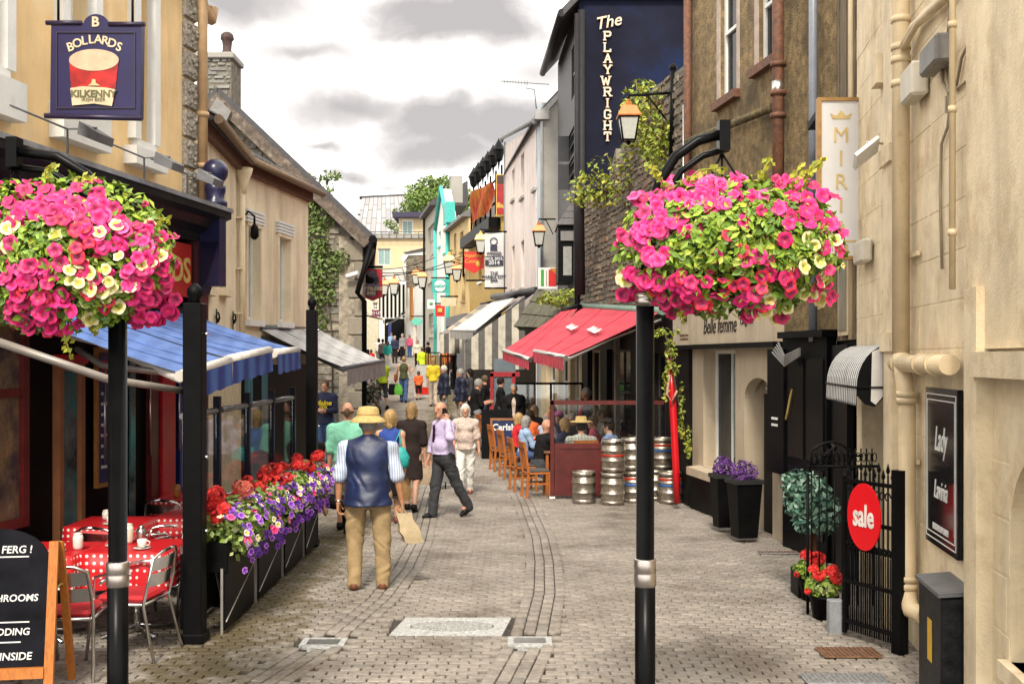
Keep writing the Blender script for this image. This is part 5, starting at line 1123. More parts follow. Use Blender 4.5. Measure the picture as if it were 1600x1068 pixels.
for u0, u1, m_ in ((845, 850, mat('sign_green', (.05, .3, .05))), (857, 869.5, mat('sign_bright_red', (.55, .015, .01)))):
    q = MB(); d = 30.5; q.obox((PX(u0, d), d-.012, PZ(447, d)), (PX(u1, d)-PX(u0, d), 0, 0), (0, .012, 0), (0, 0, PZ(421, d)-PZ(447, d))); q.bw('band', m_, t)
q = MB(); q.obox(P(853, 446, 30.48), (.03, 0, 0), (0, -.01, 0), (0, 0, .42)); q.bw('lettering_strip', greyr, t)
q = MB(); q.prism([P(859, 419, 30.48), P(870, 419, 30.48), P(870, 430, 30.48)], (0, -.008, 0)); q.bw('orange_corner', mat('orange_paint', (.5, .2, .02)), t)
make_lantern('lantern on a turquoise post by the white gabled house', P(702, 412, 58), 1.3, P(708, 400, 58), m=gold)
make_lantern('lantern on the front of the pale yellow house', P(714, 424, 56), 1.1, P(720, 410, 56), m=copper)
make_lantern('lantern with orange top above the orange front', P(660, 436, 70), 1.3, P(664, 426, 70))
make_lantern('orange capped lantern left of the other by the cream house', P(650, 432, 74), 1.2, P(655, 424, 74))
make_lantern('lantern before the black timbers, right of two', P(616, 446, 74), 1.4, P(628, 436, 74)); make_lantern('lantern before the black timbers, left of two', P(601, 448, 76), 1.3, P(590, 438, 76))
# overhead wires across the street
wr = thing('overhead_wire', 'thin wires slung across the far street', 'wire', P(640, 440, 60))
q = MB()
for a, b, sag in ((P(566, 430, 50), P(735, 393, 52), .4), (P(566, 418, 58), P(680, 402, 60), .3), (P(570, 425, 48), P(760, 400, 50), .3)):
    q.tube([a*(1-k/10)+b*(k/10)-Vector((0, 0, sag*4*(k/10)*(1-k/10))) for k in range(11)], .018, 4)
q.bw('strand', black, wr)
# ================================================================ left side
peach = mat('peach_render_wall', (.86, .60, .30), rough=.75, var=.1, scale=1.5, bump=.1, stain=(.9, .42), col2=(.82, .66, .42), streak=.15)
cwhite = mat('cream_render', (.82, .69, .49), rough=.8, var=.1, scale=1.5, bump=.15, stain=(1.1, .4), col2=(.72, .57, .41), streak=.2)
BO = Fac((-3.97-.153*9, 5), (-4.01, 13.74)); bo = thing('peach_pub', 'peach painted pub with white window surrounds and quoined corner', 'building', BO.pt(5, 0, 0))
s = BO.su
hA = (s(96), s(137), 4.9, 8.2); hB = (s(208), s(230), 4.75, 8.2); h0 = (s(-60), s(-4), 4.9, 8.2)
q = BO.wall(0, BO.L, 3.9, 9, [hA, hB, h0], depth=.25); q.bw('wall', peach, bo)
for h in (h0, hA, hB): BO.window(bo, *h, fm=white, gm=mat('white_blind', (.52, .5, .48), rough=.4, var=.15), rec=.16, fw=.06, bars=(1, 0), surround=white, sw=.13, sp=.1)
for h in (h0, hA, hB):
    for a_, z, z2, o0, o1, n_ in ((.2, 4.45, h[2]-.1, 0, .16, 'window_base'), (.22, 7.0, 7.12, .1, .24, 'window_ledge')): q = MB(); BO.slab(q, h[0]-.22, h[1]+a_, z, z2, o0, o1); q.bw(n_, white, bo)
for k in range(13):    # rusticated corner quoins
    z0 = 4.3+k*.37; q = MB(); a, b = s(284), s(304); c = .02
    vs = [BO.pt(a+.005, z0+.005, 0), BO.pt(b, z0+.005, 0), BO.pt(b, z0+.36, 0), BO.pt(a+.005, z0+.36, 0), BO.pt(a+c, z0+c, .05), BO.pt(b-c, z0+c, .05), BO.pt(b-c, z0+.35-c, .05), BO.pt(a+c, z0+.35-c, .05)]
    q.add(vs, [(4, 5, 6, 7), (0, 1, 5, 4), (1, 2, 6, 5), (2, 3, 7, 6), (3, 0, 4, 7)])
    rgq = random.Random(k)
    for _ in range(14):
        qa, qz = rgq.uniform(a+.05, b-.05), z0+rgq.uniform(.06, .3); q.ball(BO.pt(qa, qz, .05), rgq.uniform(.02, .04), 6, 4)
    q.bw('quoin', mat('carved_quoin', (.5, .45, .38), rough=.85, var=.3, scale=40, bump=1, bscale=60, stain=(25, .5), col2=(.2, .17, .14)), bo)
q = MB(); q.tube([BO.pt(BO.L+.02, 9, .1), BO.pt(BO.L+.02, 4.2, .1)], .062, 10)
for z in (7.2, 5.35, 4.7): q.tube([BO.pt(BO.L+.02, z, .1), BO.pt(BO.L+.02, z+.06, .1)], .08, 10)
q.tube([BO.pt(BO.L+.02, 6.75, .1), P(330, 30, 14), P(332, 12, 14)], .08, 8); q.bw('downpipe', mat('peach_pipe', (.5, .32, .17), rough=.5, var=.15), bo)
q = MB(); q.tube([BO.pt(BO.L-1.5, 6.95, .25), BO.pt(BO.L+.15, 6.95, .25)], .08, 8); q.bw('gutter', mat('brown_gutter', (.2, .13, .08), rough=.7), bo)
q = BO.wall(0, BO.L, -.2, 3.9, [], depth=.2); q.bw('lower_wall', black, bo)
# shop cornice and fascia
q = MB(); prof = [(.02, 3.75), (.12, 3.75), (.16, 3.85), (.3, 3.92), (.34, 4.02), (.45, 4.06), (.45, 4.14), (.02, 4.2)]
q.prism([BO.pt(0, z, o) for o, z in prof], BO.ex*(BO.L+.1)); q.bw('cornice', mat('cornice_black', (.02, .018, .018), rough=.35, var=.3, bump=.1), bo)
q = MB(); BO.slab(q, 0, BO.L+.12, 4.14, 4.19, .02, .47); q.bw('lead_flashing', mat('lead_sheet', (.28, .28, .3), rough=.45, var=.3, scale=5), bo)
fr = thing('red_fascia', 'red pub fascia with gold lettering under the black cornice', 'shop sign', BO.pt(8, 3.0, .1))
q = MB(); BO.slab(q, 5.2, BO.L-.3, 3.05, 3.7, .02, .1); q.bw('board', mat('fascia_red', (.42, .02, .015), rough=.35), fr)
letters('BOLLARDS', .42, gold, fr, BO.pt(BO.L-1.35, 3.36, .103)-fr.location, rot_of(BO.n), bold=.01)
q = MB(); BO.slab(q, BO.L-.26, BO.L+.06, -.1, 3.75, .02, .16); q.bw('corner_pilaster', mat('dark_red_black', (.05, .008, .01), rough=.35), bo)
q = MB(); BO.slab(q, BO.L-.2, BO.L+.0, 3.2, 4.2, .16, .42); q.prism([BO.pt(BO.L-.2, 3.1, .16), BO.pt(BO.L-.2, 3.1, .2), BO.pt(BO.L-.2, 3.75, .42), BO.pt(BO.L-.2, 3.75, .16)], BO.ex*.2); q.bw('corbel', mat('pub_blue', (.012, .012, .05), rough=.3), bo)
fin = thing('ball_finial', 'dark blue ball finial at the end of the pub cornice', 'finial', BO.pt(BO.L-.05, 4.2, .3))
q = MB(); q.lathe([(.15, 0), (.15, .06), (.1, .1), (.13, .2), (.13, .26), (.08, .3)], n=14); q.build('pedestal', mat('pub_blue', (.012, .012, .05)), fin)
q = MB(); q.ball((0, 0, .44), .16, 14, 10); q.build('ball', mat('pub_blue', (.012, .012, .05)), fin)
# cornice lamps
for i, (u, lab) in enumerate(((255, 'hooded lamp on a rod near the corner finial'), (185, 'hooded lamp on a rod in the middle of the pub cornice'), (60, 'hooded lamp on a rod at the near end of the pub cornice'))):
    sp_ = s(u); t = thing('hooded_lamp', lab, 'lamp', BO.pt(sp_, 4.2, .3), 0, 'hooded lamps along the pub cornice')
    q = MB(); q.tube([(0, 0, 0), (0, 0, .28), BO.n*.3+Vector((0, 0, .28))], .012, 6); q.tube([-BO.ex*.9+Vector((0, 0, .3)), Vector((0, 0, .28))], .01, 6); q.build('rod', lead, t)
    q = MB(); q.prism([BO.n*.18+Vector((0, 0, .2))-BO.ex*.14, BO.n*.38+Vector((0, 0, .12))-BO.ex*.14, BO.n*.4+Vector((0, 0, .2))-BO.ex*.14, BO.n*.2+Vector((0, 0, .32))-BO.ex*.14], BO.ex*.28); q.build('hood', lead, t)
# pub ground floor: dark red windows, door posts, panes with glow and reflections painted in
pf = thing('pub_shopfront', 'black and dark red pub shopfront behind the terrace tables', 'shopfront', BO.pt(5.5, 0, .1))
dkred = mat('oxblood_paint', (.13, .012, .012), rough=.35, var=.3); redp = mat('bright_red_paint', (.5, .01, .02), rough=.35)
blup = mat('deep_blue_paint', (.015, .04, .22), rough=.4)
lit = mat('painted_interior_glow', (.3, .2, .1), rough=.3, var=.6, scale=3, stain=(2, .5), col2=(.05, .04, .05))  # lit interior behind the glass, put into the pane colour as warm blotches
def frame(mb, u0, u1, z0, z1, w_=.09, o=.08):
    a, b = s(u0), s(u1); BO.slab(mb, a, a+w_, z0, z1, .0, o); BO.slab(mb, b-w_, b, z0, z1, .0, o); BO.slab(mb, a+w_, b-w_, z0, z0+w_, .0, o-.003); BO.slab(mb, a+w_, b-w_, z1-w_, z1, .0, o-.003)
q = MB(); frame(q, -40, 34, .75, 2.75); BO.slab(q, s(-40)+.09, s(34)-.09, 1.95, 2.03, .0, .07); q.bw('window_frame', dkred, pf)
q = MB(); BO.slab(q, s(-38), s(32), .8, 2.7, .01, .03); q.bw('pane', lit, pf)
q = MB(); frame(q, 82, 122, .5, 2.25, .07); q.bw('window_frame', mat('tan_wood', (.3, .12, .05), rough=.5), pf)
refl = mat('painted_reflection_pane', (.1, .14, .15), rough=.2, var=.9, scale=2.2, stain=(1.3, .5), col2=(.02, .2, .22))  # reflections in the glass painted as teal blotches
q = MB(); BO.slab(q, s(84), s(120), .55, 2.2, .01, .03); q.bw('pane', refl, pf)
q = MB(); BO.slab(q, s(83), s(121), 2.25, 2.34, .0, .12); q.bw('window_head', redp, pf)
q = MB(); BO.slab(q, s(242), s(262), .2, 2.7, .0, .1); q.bw('door_post', redp, pf)
q = MB(); BO.slab(q, s(228), s(241), .2, 2.7, .0, .07); q.bw('door_post', dkred, pf)
q = MB(); BO.slab(q, s(272), s(282), .2, 2.7, .0, .08); q.bw('door_post', blup, pf)
q = MB(); BO.slab(q, s(200), s(208), .4, 2.3, .01, .03); q.bw('pane', refl, pf)
for u in (150, 222, 268):
    q = MB(); q.tube([BO.pt(s(u), 1.2, .1), BO.pt(s(u), 2.2, .1)], .012, 6); q.bw('door_handle', steel, pf)
cbd = thing('menu_board', 'blue chalked menu board in wooden frame on the dark pub wall', 'menu board', BO.pt(s(156), 1.0, .1))
q = MB(); a, b = s(142), s(164); BO.slab(q, a, b, .95, 2.42, .03, .07); q.bw('frame', mat('pine_wood', (.4, .17, .04), rough=.6, var=.25, stretch=(8, 8, 1)), cbd)
q = MB(); BO.slab(q, a+.04, b-.04, 1.0, 2.36, .07, .076); q.bw('panel', mat('board_blue', (.02, .025, .12), rough=.5), cbd)
q = MB(); BO.slab(q, a+.08, b-.1, 2.1, 2.28, .076, .08); q.bw('red_patch', redp, cbd)
for k in range(8):
    q = MB(); BO.slab(q, a+.07, b-.1-.03*(k % 3), 1.15+k*.11, 1.18+k*.11, .076, .079); q.bw('chalk_line', white, cbd)
# hanging pub sign
ps_ = thing('pub_sign', 'blue hanging pub sign with a painted glass of red ale', 'sign', P(150, 183, 9.6)); d = 9.6; o = ps_.location
pblue = mat('sign_royal_blue', (.008, .005, .065), rough=.35, var=.2, scale=4)
pts = [(78, 181), (219, 184), (221, 38), (170, 36)]+[(150+20*math.cos(math.pi*k/10), 40-18*math.sin(math.pi*k/10)) for k in range(11)]+[(130, 36), (80, 36)]
q = MB(); q.prism([P(u, v, d) for u, v in pts], (0, .09, 0)); q.bw('board', pblue, ps_)
q = MB(); q.tube([P(72, 36, d), P(128, 36, d)], .022, 6); q.tube([P(170, 38, d), P(227, 38, d)], .022, 6); q.tube([P(70, 181, d), P(222, 185, d)], .025, 6); q.bw('moulding', mat('sign_moulding', (.02, .012, .04), rough=.4), ps_)
q = MB()
for a, b, c, e in ((88, 212, 50, 52), (88, 212, 168, 170), (88, 90, 52, 168), (210, 212, 52, 168)): q.obox((PX(a, d), d-.012, PZ(e, d)), (PX(b, d)-PX(a, d), 0, 0), (0, .012, 0), (0, 0, PZ(c, d)-PZ(e, d)))
q.bw('beading', mat('sign_moulding', (.02, .012, .04)), ps_)
lc = mat('sign_letter_cream', (.62, .5, .33), rough=.5)
for i, ch in enumerate('BOLLARDS'):
    a = (i-3.5)/3.5; letters(ch, .108, lc, ps_, P(148+a*38, 62+a*a*12, d-.004)-o, (R(90), R(a*17), 0), bold=.002, ext=.003)
def disc(mb, cu, cv, ru, rv, dd, k0=0, k1=24, n=24): return [P(cu+ru*math.cos(2*math.pi*k/n), cv+rv*math.sin(2*math.pi*k/n), dd) for k in range(k0, k1)]
q = MB(); q.prism([P(108, 92, d-.004), P(186, 92, d-.004), P(178, 160, d-.004), P(113, 160, d-.004)], (0, -.004, 0)); q.bw('ale', mat('ale_red', (.42, .012, .012), rough=.3, var=.5, scale=8), ps_)
q = MB(); q.prism(disc(q, 147, 94, 39, 17, d-.009), (0, -.004, 0)); q.bw('head_foam', mat('foam_cream', (.55, .4, .27), rough=.5, var=.15, scale=10), ps_)
q = MB(); q.prism([P(110, 138, d-.014), P(128, 135, d-.014), P(165, 137, d-.014), P(180, 140, d-.014), P(175, 166, d-.014), P(147, 162, d-.014), P(113, 165, d-.014)], (0, -.004, 0)); q.bw('label', lc, ps_)
letters('KILKENNY', .085, mat('dull_green_ink', (.12, .12, .05)), ps_, P(146, 147, d-.019)-o, (R(90), 0, 0), bold=.003); letters('IRISH BEER', .045, mat('dull_green_ink', (.12, .12, .05)), ps_, P(146, 156, d-.019)-o, (R(90), 0, 0))
q = MB(); q.prism([P(137, 134, d-.019), P(157, 134, d-.019), P(150, 130, d-.019), P(149, 124, d-.019), P(144, 124, d-.019), P(143, 130, d-.019)], (0, -.003, 0)); q.bw('tower_emblem', mat('pale_gold', (.5, .42, .22)), ps_)
letters('B', .12, lc, ps_, P(149, 35, d-.004)-o, (R(90), 0, 0), bold=.004)
q = MB()
for u in (91, 207): q.tube([P(u, 37, d), P(u, -20, d)], .012, 5)
q.tube([P(60, -20, d), P(230, -20, d)], .03, 6); q.bw('chain', black, ps_)
# ---- cream low house: two wall runs, windows, slate roof
cm = thing('cream_cottage', 'two storey cream rendered house with low slate eave on the left', 'house', (-4.3, 17.2, 0))
F1 = Fac((-4.09, 14.25), (-4.34, 17.2)); F2 = Fac((-4.34, 17.2), (-3.86, 20.6))
e1 = 5.42
hs1 = [hole(F1, 319, 327, 275, 450), hole(F1, 344, 351, 292, 452)]
q = F1.wall(0, F1.L, -.2, e1, hs1, depth=.2); q.bw('wall', cwhite, cm)
for h in hs1:
    q = MB(); F1.slab(q, h[0], h[1], h[2], h[3], -.2, -.1); q.bw('blind_window', mat('shaded_render', (.42, .31, .21), rough=.8), cm)  # recess shade put into the colour, a darker copy of the cream render
    q = MB(); F1.slab(q, h[0]-.1, h[1]+.12, h[2]-.1, h[2]-.002, -.05, .1); q.bw('sill', cwhite, cm)
hs2 = [hole(F2, 385, 404, 355, 500), hole(F2, 434, 451, 372, 503)]
hsx = [(.2, .95, -.15, 2.2), (1.5, 3.2, .6, 2.2)]
q = F2.wall(0, F2.L, -.2, e1, hs2, depth=.2); q.bw('wall', cwhite, cm)
for h in hs2:
    F2.window(cm, *h, fm=white, gm=mat('grey_shutter', (.36, .34, .32), rough=.6, var=.25, scale=3), bars=(1, 0), rec=.1, surround=cwhite, sw=.07)
    for k in range(4):
        q = MB(); F2.slab(q, h[0]-.12, h[1]+.14, h[3]+.06+k*.055, h[3]+.1+k*.055, .0, .07); q.bw('hood_slat', white, cm)
q = MB(); F2.slab(q, .05, F2.L, -.1, 2.55, .0, .1); q.bw('shopfront', mat('shop_black', (.016, .015, .016), rough=.4), cm)
q = MB(); F2.slab(q, .05, .9, -.1, 2.5, .1, .16); q.bw('teal_door', mat('teal_paint', (.045, .13, .17), rough=.4), cm)
q = MB(); F2.slab(q, .25, .6, 1.2, 2.3, .16, .17); q.bw('door_pane', dark, cm)
q = MB(); F2.slab(q, 1.3, 3.2, 2.2, 2.6, .1, .16); q.bw('shop_sign_band', mat('tan_band', (.3, .23, .15), rough=.6), cm)
q = MB(); F1.slab(q, .02, F1.L-.02, -.1, 2.6, .0, .06); q.bw('lower_panel', mat('cream_panel', (.55, .45, .3), rough=.6), cm)
for i, (u, v) in enumerate(((372, 430), (442, 475))): pass
q = MB(); q.tube([F1.pt(F1.L-.05, 5.3, .08), F1.pt(F1.L-.05, 2.2, .08)], .05, 8)
for z in (4.5, 3.7, 3.0): F1.slab(q, F1.L-.15, F1.L, z, z+.03, .0, .1)
q.bw('downpipe', cwhite, cm)
q = MB(); q.lathe([(.05, -.35), (.07, -.2), (.14, -.02), (.15, .05)], F1.pt(F1.L-.05, 5.25, .1), 10); q.bw('rain_hopper', cwhite, cm)
ridge = Vector((-7.0, 0, 8.3))
def slope(fac, q0, q1, over, parent, rows=9, cols=14):
    pt = lambda a, b: fac.pt(q0+(q1-q0)*a, e1+.06, over)*(1-b)+(fac.pt(q0+(q1-q0)*a, e1+1.85, -2.9))*b
    nn = (pt(1, 0)-pt(0, 0)).cross(pt(0, 1)-pt(0, 0)).normalized(); nn = nn if nn.z > 0 else -nn
    q = MB(); q.prism([pt(0, 0)-nn*.03, pt(1, 0)-nn*.03, pt(1, 1)-nn*.03, pt(0, 1)-nn*.03], -nn*.06); q.bw('roof_deck', roof_dark, parent)
    for j in range(rows):
        for i in range(cols):
            o = (j % 2)*.5/cols; a0, a1 = max(0, i/cols+o), min(1, (i+1)/cols+o)
            if a1-a0 < .01: continue
            q = MB(); k = random.uniform(0, .006); q.prism([pt(a0+.003, j/rows), pt(a1-.003, j/rows), pt(a1-.003, (j+1.1)/rows)-nn*.02, pt(a0+.003, (j+1.1)/rows)-nn*.02], nn*(.014+k)); q.bw('slate', slate, parent)
rfo = MB(); slope(F1, -.1, F1.L+.02, .22, cm, 8, 10); slope(F2, -.02, F2.L+.1, .22, cm, 8, 12)
q = MB(); q.tube([F1.pt(-.1, e1, .26), F1.pt(F1.L, e1, .24), F2.pt(.05, e1, .26), F2.pt(F2.L+.1, e1, .26)], .065, 8); q.bw('gutter', mat('brown_gutter', (.09, .055, .035), rough=.7, var=.3), cm)
q = MB(); F1.slab(q, 0, F1.L, e1-.16, e1+.02, .0, .1); F2.slab(q, 0, F2.L, e1-.16, e1+.02, .0, .1); q.bw('eave_course', rustp, cm)
# ornamental scrolls over the awnings
for i, (u, v, lab) in enumerate(((336, 498, 'left curled iron scroll bracket on the cream house wall'), (362, 500, 'right curled iron scroll bracket on the cream house wall'))):
    a_, z_ = F1.uv(u, v); t = thing('scroll_bracket', lab, 'bracket', F1.pt(a_, z_, .02), 0, 'iron scroll brackets'); q = MB()
    for sg_ in (1, -1):
        q.tube([F1.n*(.02+.0)+F1.ex*(.3*sg_*(1-k/14)*math.cos(k*.55)*.5)+Vector((0, 0, .12*math.sin(k*.55)*(1-k/14))) for k in range(14)], .009, 5)
    q.tube([(0, 0, -.2), (0, 0, .14)], .01, 5); q.build('scroll', black, t)
wl = thing('wall_lantern', 'small black swan neck lamp beside the cream house window', 'lamp', F2.pt(F2.su(376), F2.uv(376, 350)[1], .03))
q = MB(); q.tube([(0, 0, .1), F2.n*.1+Vector((0, 0, .2)), F2.n*.2+Vector((0, 0, .12)), F2.n*.2], .018, 6); q.build('arm', black, wl); q = MB(); q.lathe([(.03, -.25), (.07, -.2), (.06, -.05), (.02, 0)], F2.n*.2, 8); q.build('shade', black, wl)
# ---- stone gable building
st = thing('stone_house', 'old stone gabled house with chimney and creeper on its wall', 'house', (-5, 25, 0))
YG = 24.8; SG = Fac((-8.6, YG), (-3.42, YG))
gable = [(-8.6, -.3), (-3.42, -.3), (-3.42, 5.0), (-6.65, 8.15), (-8.6, 6.2)]
q = MB(); q.prism([(x, YG, z) for x, z in gable], (0, .6, 0)); q.bw('core', mort_m, st)
ins = lambda a, z: z < (8.15-abs((a-8.6)+6.65)*.975) and True
def vis_st(it):
    p = SG.pt((it[0]+it[1])/2, (it[2]+it[3])/2); u = 800+p.x/p.y*FOC; v = YH-(p.z-CAMH)/p.y*FOC
    return u > 312 and v > 0 and not (u < 478 and v > 190+(u-312)*.62) and v < 640
rubble(SG, 0, SG.L, -.2, 8.2, st, stone_m, .17, .42, 11, inside=ins, fr=vis_st)
sw2 = Fac((-3.42, YG), (-5.2, 37)); q = sw2.wall(0, sw2.L, -.3, 5.0, [], depth=.5); q.bw('street_wall', stone_m, st)
for k in range(12):   # dressed corner stones
    z0 = -.1+k*.42; w_ = .34 if k % 2 else .2; q = MB(); q.bbox((-3.42-w_/2+.03, YG-.01, z0+.2), (w_, .12, .4), .02); q.bw('quoin', mat_random('dressed_stone', [(.2, .17, .13), (.27, .235, .18), (.17, .15, .12)], rough=.9, bump=.5), st)
barge = mat('weathered_barge', (.12, .09, .07), rough=.9, var=.45, scale=6, bump=.5, stain=(5, .42), col2=(.28, .23, .18))
dn = Vector((3.6, 0, -3.42)).normalized(); up2 = Vector((dn.z*-1, 0, dn.x)); ap = Vector((-6.65, YG-.3, 8.28))
q = MB(); q.obox(ap, dn*4.8, (0, .12, 0), up2*-.24); q.obox(ap+Vector((0, -.01, 0)), Vector((-dn.x, 0, dn.z))*2.4, (0, .11, 0), Vector((-up2.x, 0, up2.z))*-.3); q.bw('bargeboard', barge, st)
q = MB(); q.prism([ap+up2*.0, ap+dn*4.85, ap+dn*4.85+up2*.12, ap+up2*.12], (-1.75, 12.3, 0)); q.prism([ap, ap+Vector((-dn.x, 0, dn.z))*2.5, ap+Vector((-dn.x, 0, dn.z))*2.5+Vector((0, 0, .12)), ap+Vector((0, 0, .13))], (-1.75, 12.3, 0)); q.bw('roof', roof_dark, st)
q = MB(); e_ = ap+dn*4.8; q.prism([e_+Vector((-.5, .3, .1)), e_+Vector((.0, .3, -.15)), e_+Vector((-.35, .3, -.9)), e_+Vector((-.5, .3, -.9))], (0, .5, 0)); q.bw('eave_bracket', black, st)
q = MB(); q.tube([e_+Vector((.02, -.05, -.05)), e_+Vector((-.3, -.1, -1.2)), Vector((-3.36, YG-.06, 3.6)), Vector((-3.36, YG-.06, -.1))], .06, 8); q.tube([e_+Vector((.05, -.1, 0)), e_+Vector((-1.6, 12, .0))], .1, 6); q.bw('downpipe', black, st)
q = MB(); q.prism([(-6.62, YG-.1, 8.15), (-6.62+.32, YG-.1, 7.85), (-6.62+.2, YG-.1, 7.6), (-6.62-.25, YG-.1, 7.75)], (0, -.3, 0)); q.bw('gable_lamp', grey_pl, st)
q = MB(); q.obox((-7.25, YG+.2, 6.9), (.8, 0, 0), (0, .9, 0), (0, 0, 2.3)); q.bw('chimney', mort_m, st); chm = st.children[-1]
CFc = Fac((-7.25, YG+.2), (-6.45, YG+.2)); rubble(CFc, 0, CFc.L, 7.5, 9.2, chm, mat_random('chimney_stone', [(.2, .19, .18), (.26, .25, .23), (.16, .15, .14)], rough=.9, bump=.6), .13, .3, 4)
q = MB(); q.bbox((-6.85, YG+.6, 9.25), (.95, 1.0, .14), .02); q.bw('chimney_cap', greyr, st)
q = MB(); q.lathe([(.13, 9.3), (.13, 9.45), (.1, 9.48), (.12, 9.7), (.16, 9.75), (.14, 9.85), (.08, 9.9)], (-6.65, YG+.6, 0), 12); q.bw('chimney_pot', mat('chimney_pot', (.06, .03, .025), rough=.7, var=.5, scale=10), st)
cr = thing('wall_creeper', 'green creeper climbing the stone wall beside the cream house', 'plant', (-4.5, YG-.1, 2.6))
cents = []
for u, v, ru, rv in ((440, 265, .4, .25), (465, 285, .45, .3), (490, 300, .5, .4), (500, 335, .4, .4), (492, 372, .32, .5), (508, 415, .4, .5), (490, 440, .25, .4), (530, 405, .25, .25), (560, 300 if 0 else 335, .01, .01), (505, 460, .3, .3), (500, 500, .2, .3), (515, 275, .3, .15)):
    p = P(u, v, YG-.12)-cr.location; cents.append((p, (ru, .14, rv)))
tag(leaf_cloud(cents, 2300, .06, 8).build('foliage', mat_random('creeper_leaf', [(.06, .11, .02), (.1, .17, .03), (.16, .22, .05), (.08, .12, .02), (.2, .22, .08)], rough=.6, bump=0), cr), kind='stuff')
q = MB()
for a, b in (((485, 640), (495, 290)), ((520, 640), (505, 400)), ((495, 290), (440, 262)), ((500, 480), (530, 405))): q.tube([P(*a, YG-.06)-cr.location, P((a[0]+b[0])/2+6, (a[1]+b[1])/2, YG-.08)-cr.location, P(*b, YG-.08)-cr.location], .02, 5)
q.build('stem', bark, cr)
cctv = thing('security_camera', 'white security camera on the stone wall', 'camera', P(553, 430, YG-.1)); q = MB(); q.tube([(-.15, -.12, -.04), (.12, -.16, .04)], .055, 8); q.build('body', white, cctv); q = MB(); q.tube([(0, -.1, 0), (.08, .08, -.03)], .02, 5); q.build('bracket', white, cctv)
# inn sign
ins_ = thing('inn_sign', 'red hanging inn sign with black cat picture', 'sign', P(582, 470, 30)); d = 30; o = ins_.location
q = MB(); q.prism([P(566, 420, d), P(597, 421, d), P(597, 464, d), P(590, 466, d), P(582, 470, d), P(572, 466, d), P(566, 463, d)], (0, .1, 0)); q.bw('board', mat('inn_red', (.38, .015, .03), rough=.4), ins_)
q = MB(); q.prism(disc(q, 580, 443, 13, 21, d-.005), (0, -.01, 0)); q.bw('picture', mat('inn_picture', (.2, .16, .22), rough=.5, var=.6, scale=4, stain=(3, .5), col2=(.03, .02, .03)), ins_)
q = MB(); q.ball(P(578, 438, d-.02), .12, 8, 5, sc=(1.1, .1, .8)); q.ball(P(573, 432, d-.02), .06, 6, 4, sc=(1, .2, 1)); q.bw('cat', black, ins_)
for t_, v in (("KYTELERS", 451), ('INN', 458)): letters(t_, .13, lc, ins_, P(580, v, d-.02)-o, (R(90), 0, 0), bold=.004)
q = MB(); q.tube([P(562, 417, d), P(598, 417, d)], .04, 6); q.bw('bracket', black, ins_)
# left far: low building behind stone house, small awnings
lf = thing('far_left_shops', 'row of low shops beyond the stone house on the left', 'building', (-7, 48, 1))
FL = Fac((-5.25, 37.2), (-10.3, 69)); q = FL.wall(0, FL.L, 0, 5.5, [], depth=.4); q.bw('wall', cwhite, lf)
a1_ = awning('small_awning', 'small red and white awning beyond the inn sign', P(570, 488, 60), P(572, 488, 66), P(600, 498, 58), P(598, 496, 64), mat_stripe('red_white_cloth', (.55, .5, .48), (.4, .02, .03), (0, 1, 0), 1.2, .6), white, .3)
a2_ = awning('small_awning', 'small dark awning over the blue door at the street end', P(628, 490, 76), P(632, 488, 79), P(604, 506, 75), P(608, 504, 78), lead, black, .3)
t = board_sign('notice_sign', 'small dark red notice sign with white lettering beyond the inn sign', 'sign', 581, 594, 484, 494, 62, mat('notice_maroon', (.12, .02, .05))); simple_sign_text(t, 'TO LET', 587.5, 489, 61.98, .2, white)
# ---- grey awning of the left shop, blue awnings
ga = awning('grey_awning', 'grey shop awning stretched out beside the stone house', P(404, 512, 18.2), P(494, 512, 21.3), P(538, 574, 18.2), P(598, 563, 21.2), mat_stripe('grey_awning_cloth', (.44, .43, .43), (.37, .36, .36), (1, .1, 0), 4, .5, soft=.2), mat('grey_awning_valance', (.3, .28, .28), rough=.8, var=.2), .3, None, barm=mat('awning_dark_bar', (.04, .04, .05), rough=.4), body=lead)
blue_c = mat_stripe('blue_awning_cloth', (.095, .17, .42), (.075, .14, .36), (1, .2, 0), 5, .5, soft=.2); blue_v = mat_stripe('blue_valance_cloth', (.02, .035, .22), (.06, .13, .4), (.15, 1, 0), 2.6, .5, soft=.3)
bk = lambda d, z: Vector((-3.97+.153*(d-14)+.1, d, z))
for i, (d0, d1, f0, f1, lab) in enumerate(((9.15, 10.5, P(283, 583, 8.9), P(355, 561, 10.05), 'nearest blue awning over the terrace'), (10.5, 11.9, P(357, 559, 10.1), P(419, 545, 11.5), 'middle blue awning over the terrace'), (11.95, 13.4, P(428, 549, 11.75), P(463, 545, 13.1), 'farthest blue awning over the terrace'))):
    aw = awning('blue_awning', lab, bk(d0, 2.86), bk(d1, 2.86), f0, f1, blue_c, blue_v, .24, 'blue awnings over the terrace', barm=mat('awning_white_bar', (.62, .58, .53), rough=.4))
q = MB(); q.tube([P(-20, 528, 8.0), P(165, 591, 8.3), P(176, 592, 8.35)], .028, 6, flat=1.3); q.tube([P(165, 591, 8.3), P(290, 611, 8.9)], .024, 6, flat=1.3); q.tube([P(120, 545, 9.5), P(160, 571, 9.3), P(272, 583, 9)], .03, 6)
q.bw('folding_arm', mat('awning_arm_tan', (.26, .225, .2), rough=.4, metal=.3), [o for o in COL.objects if o.get('label') == 'nearest blue awning over the terrace'][0])
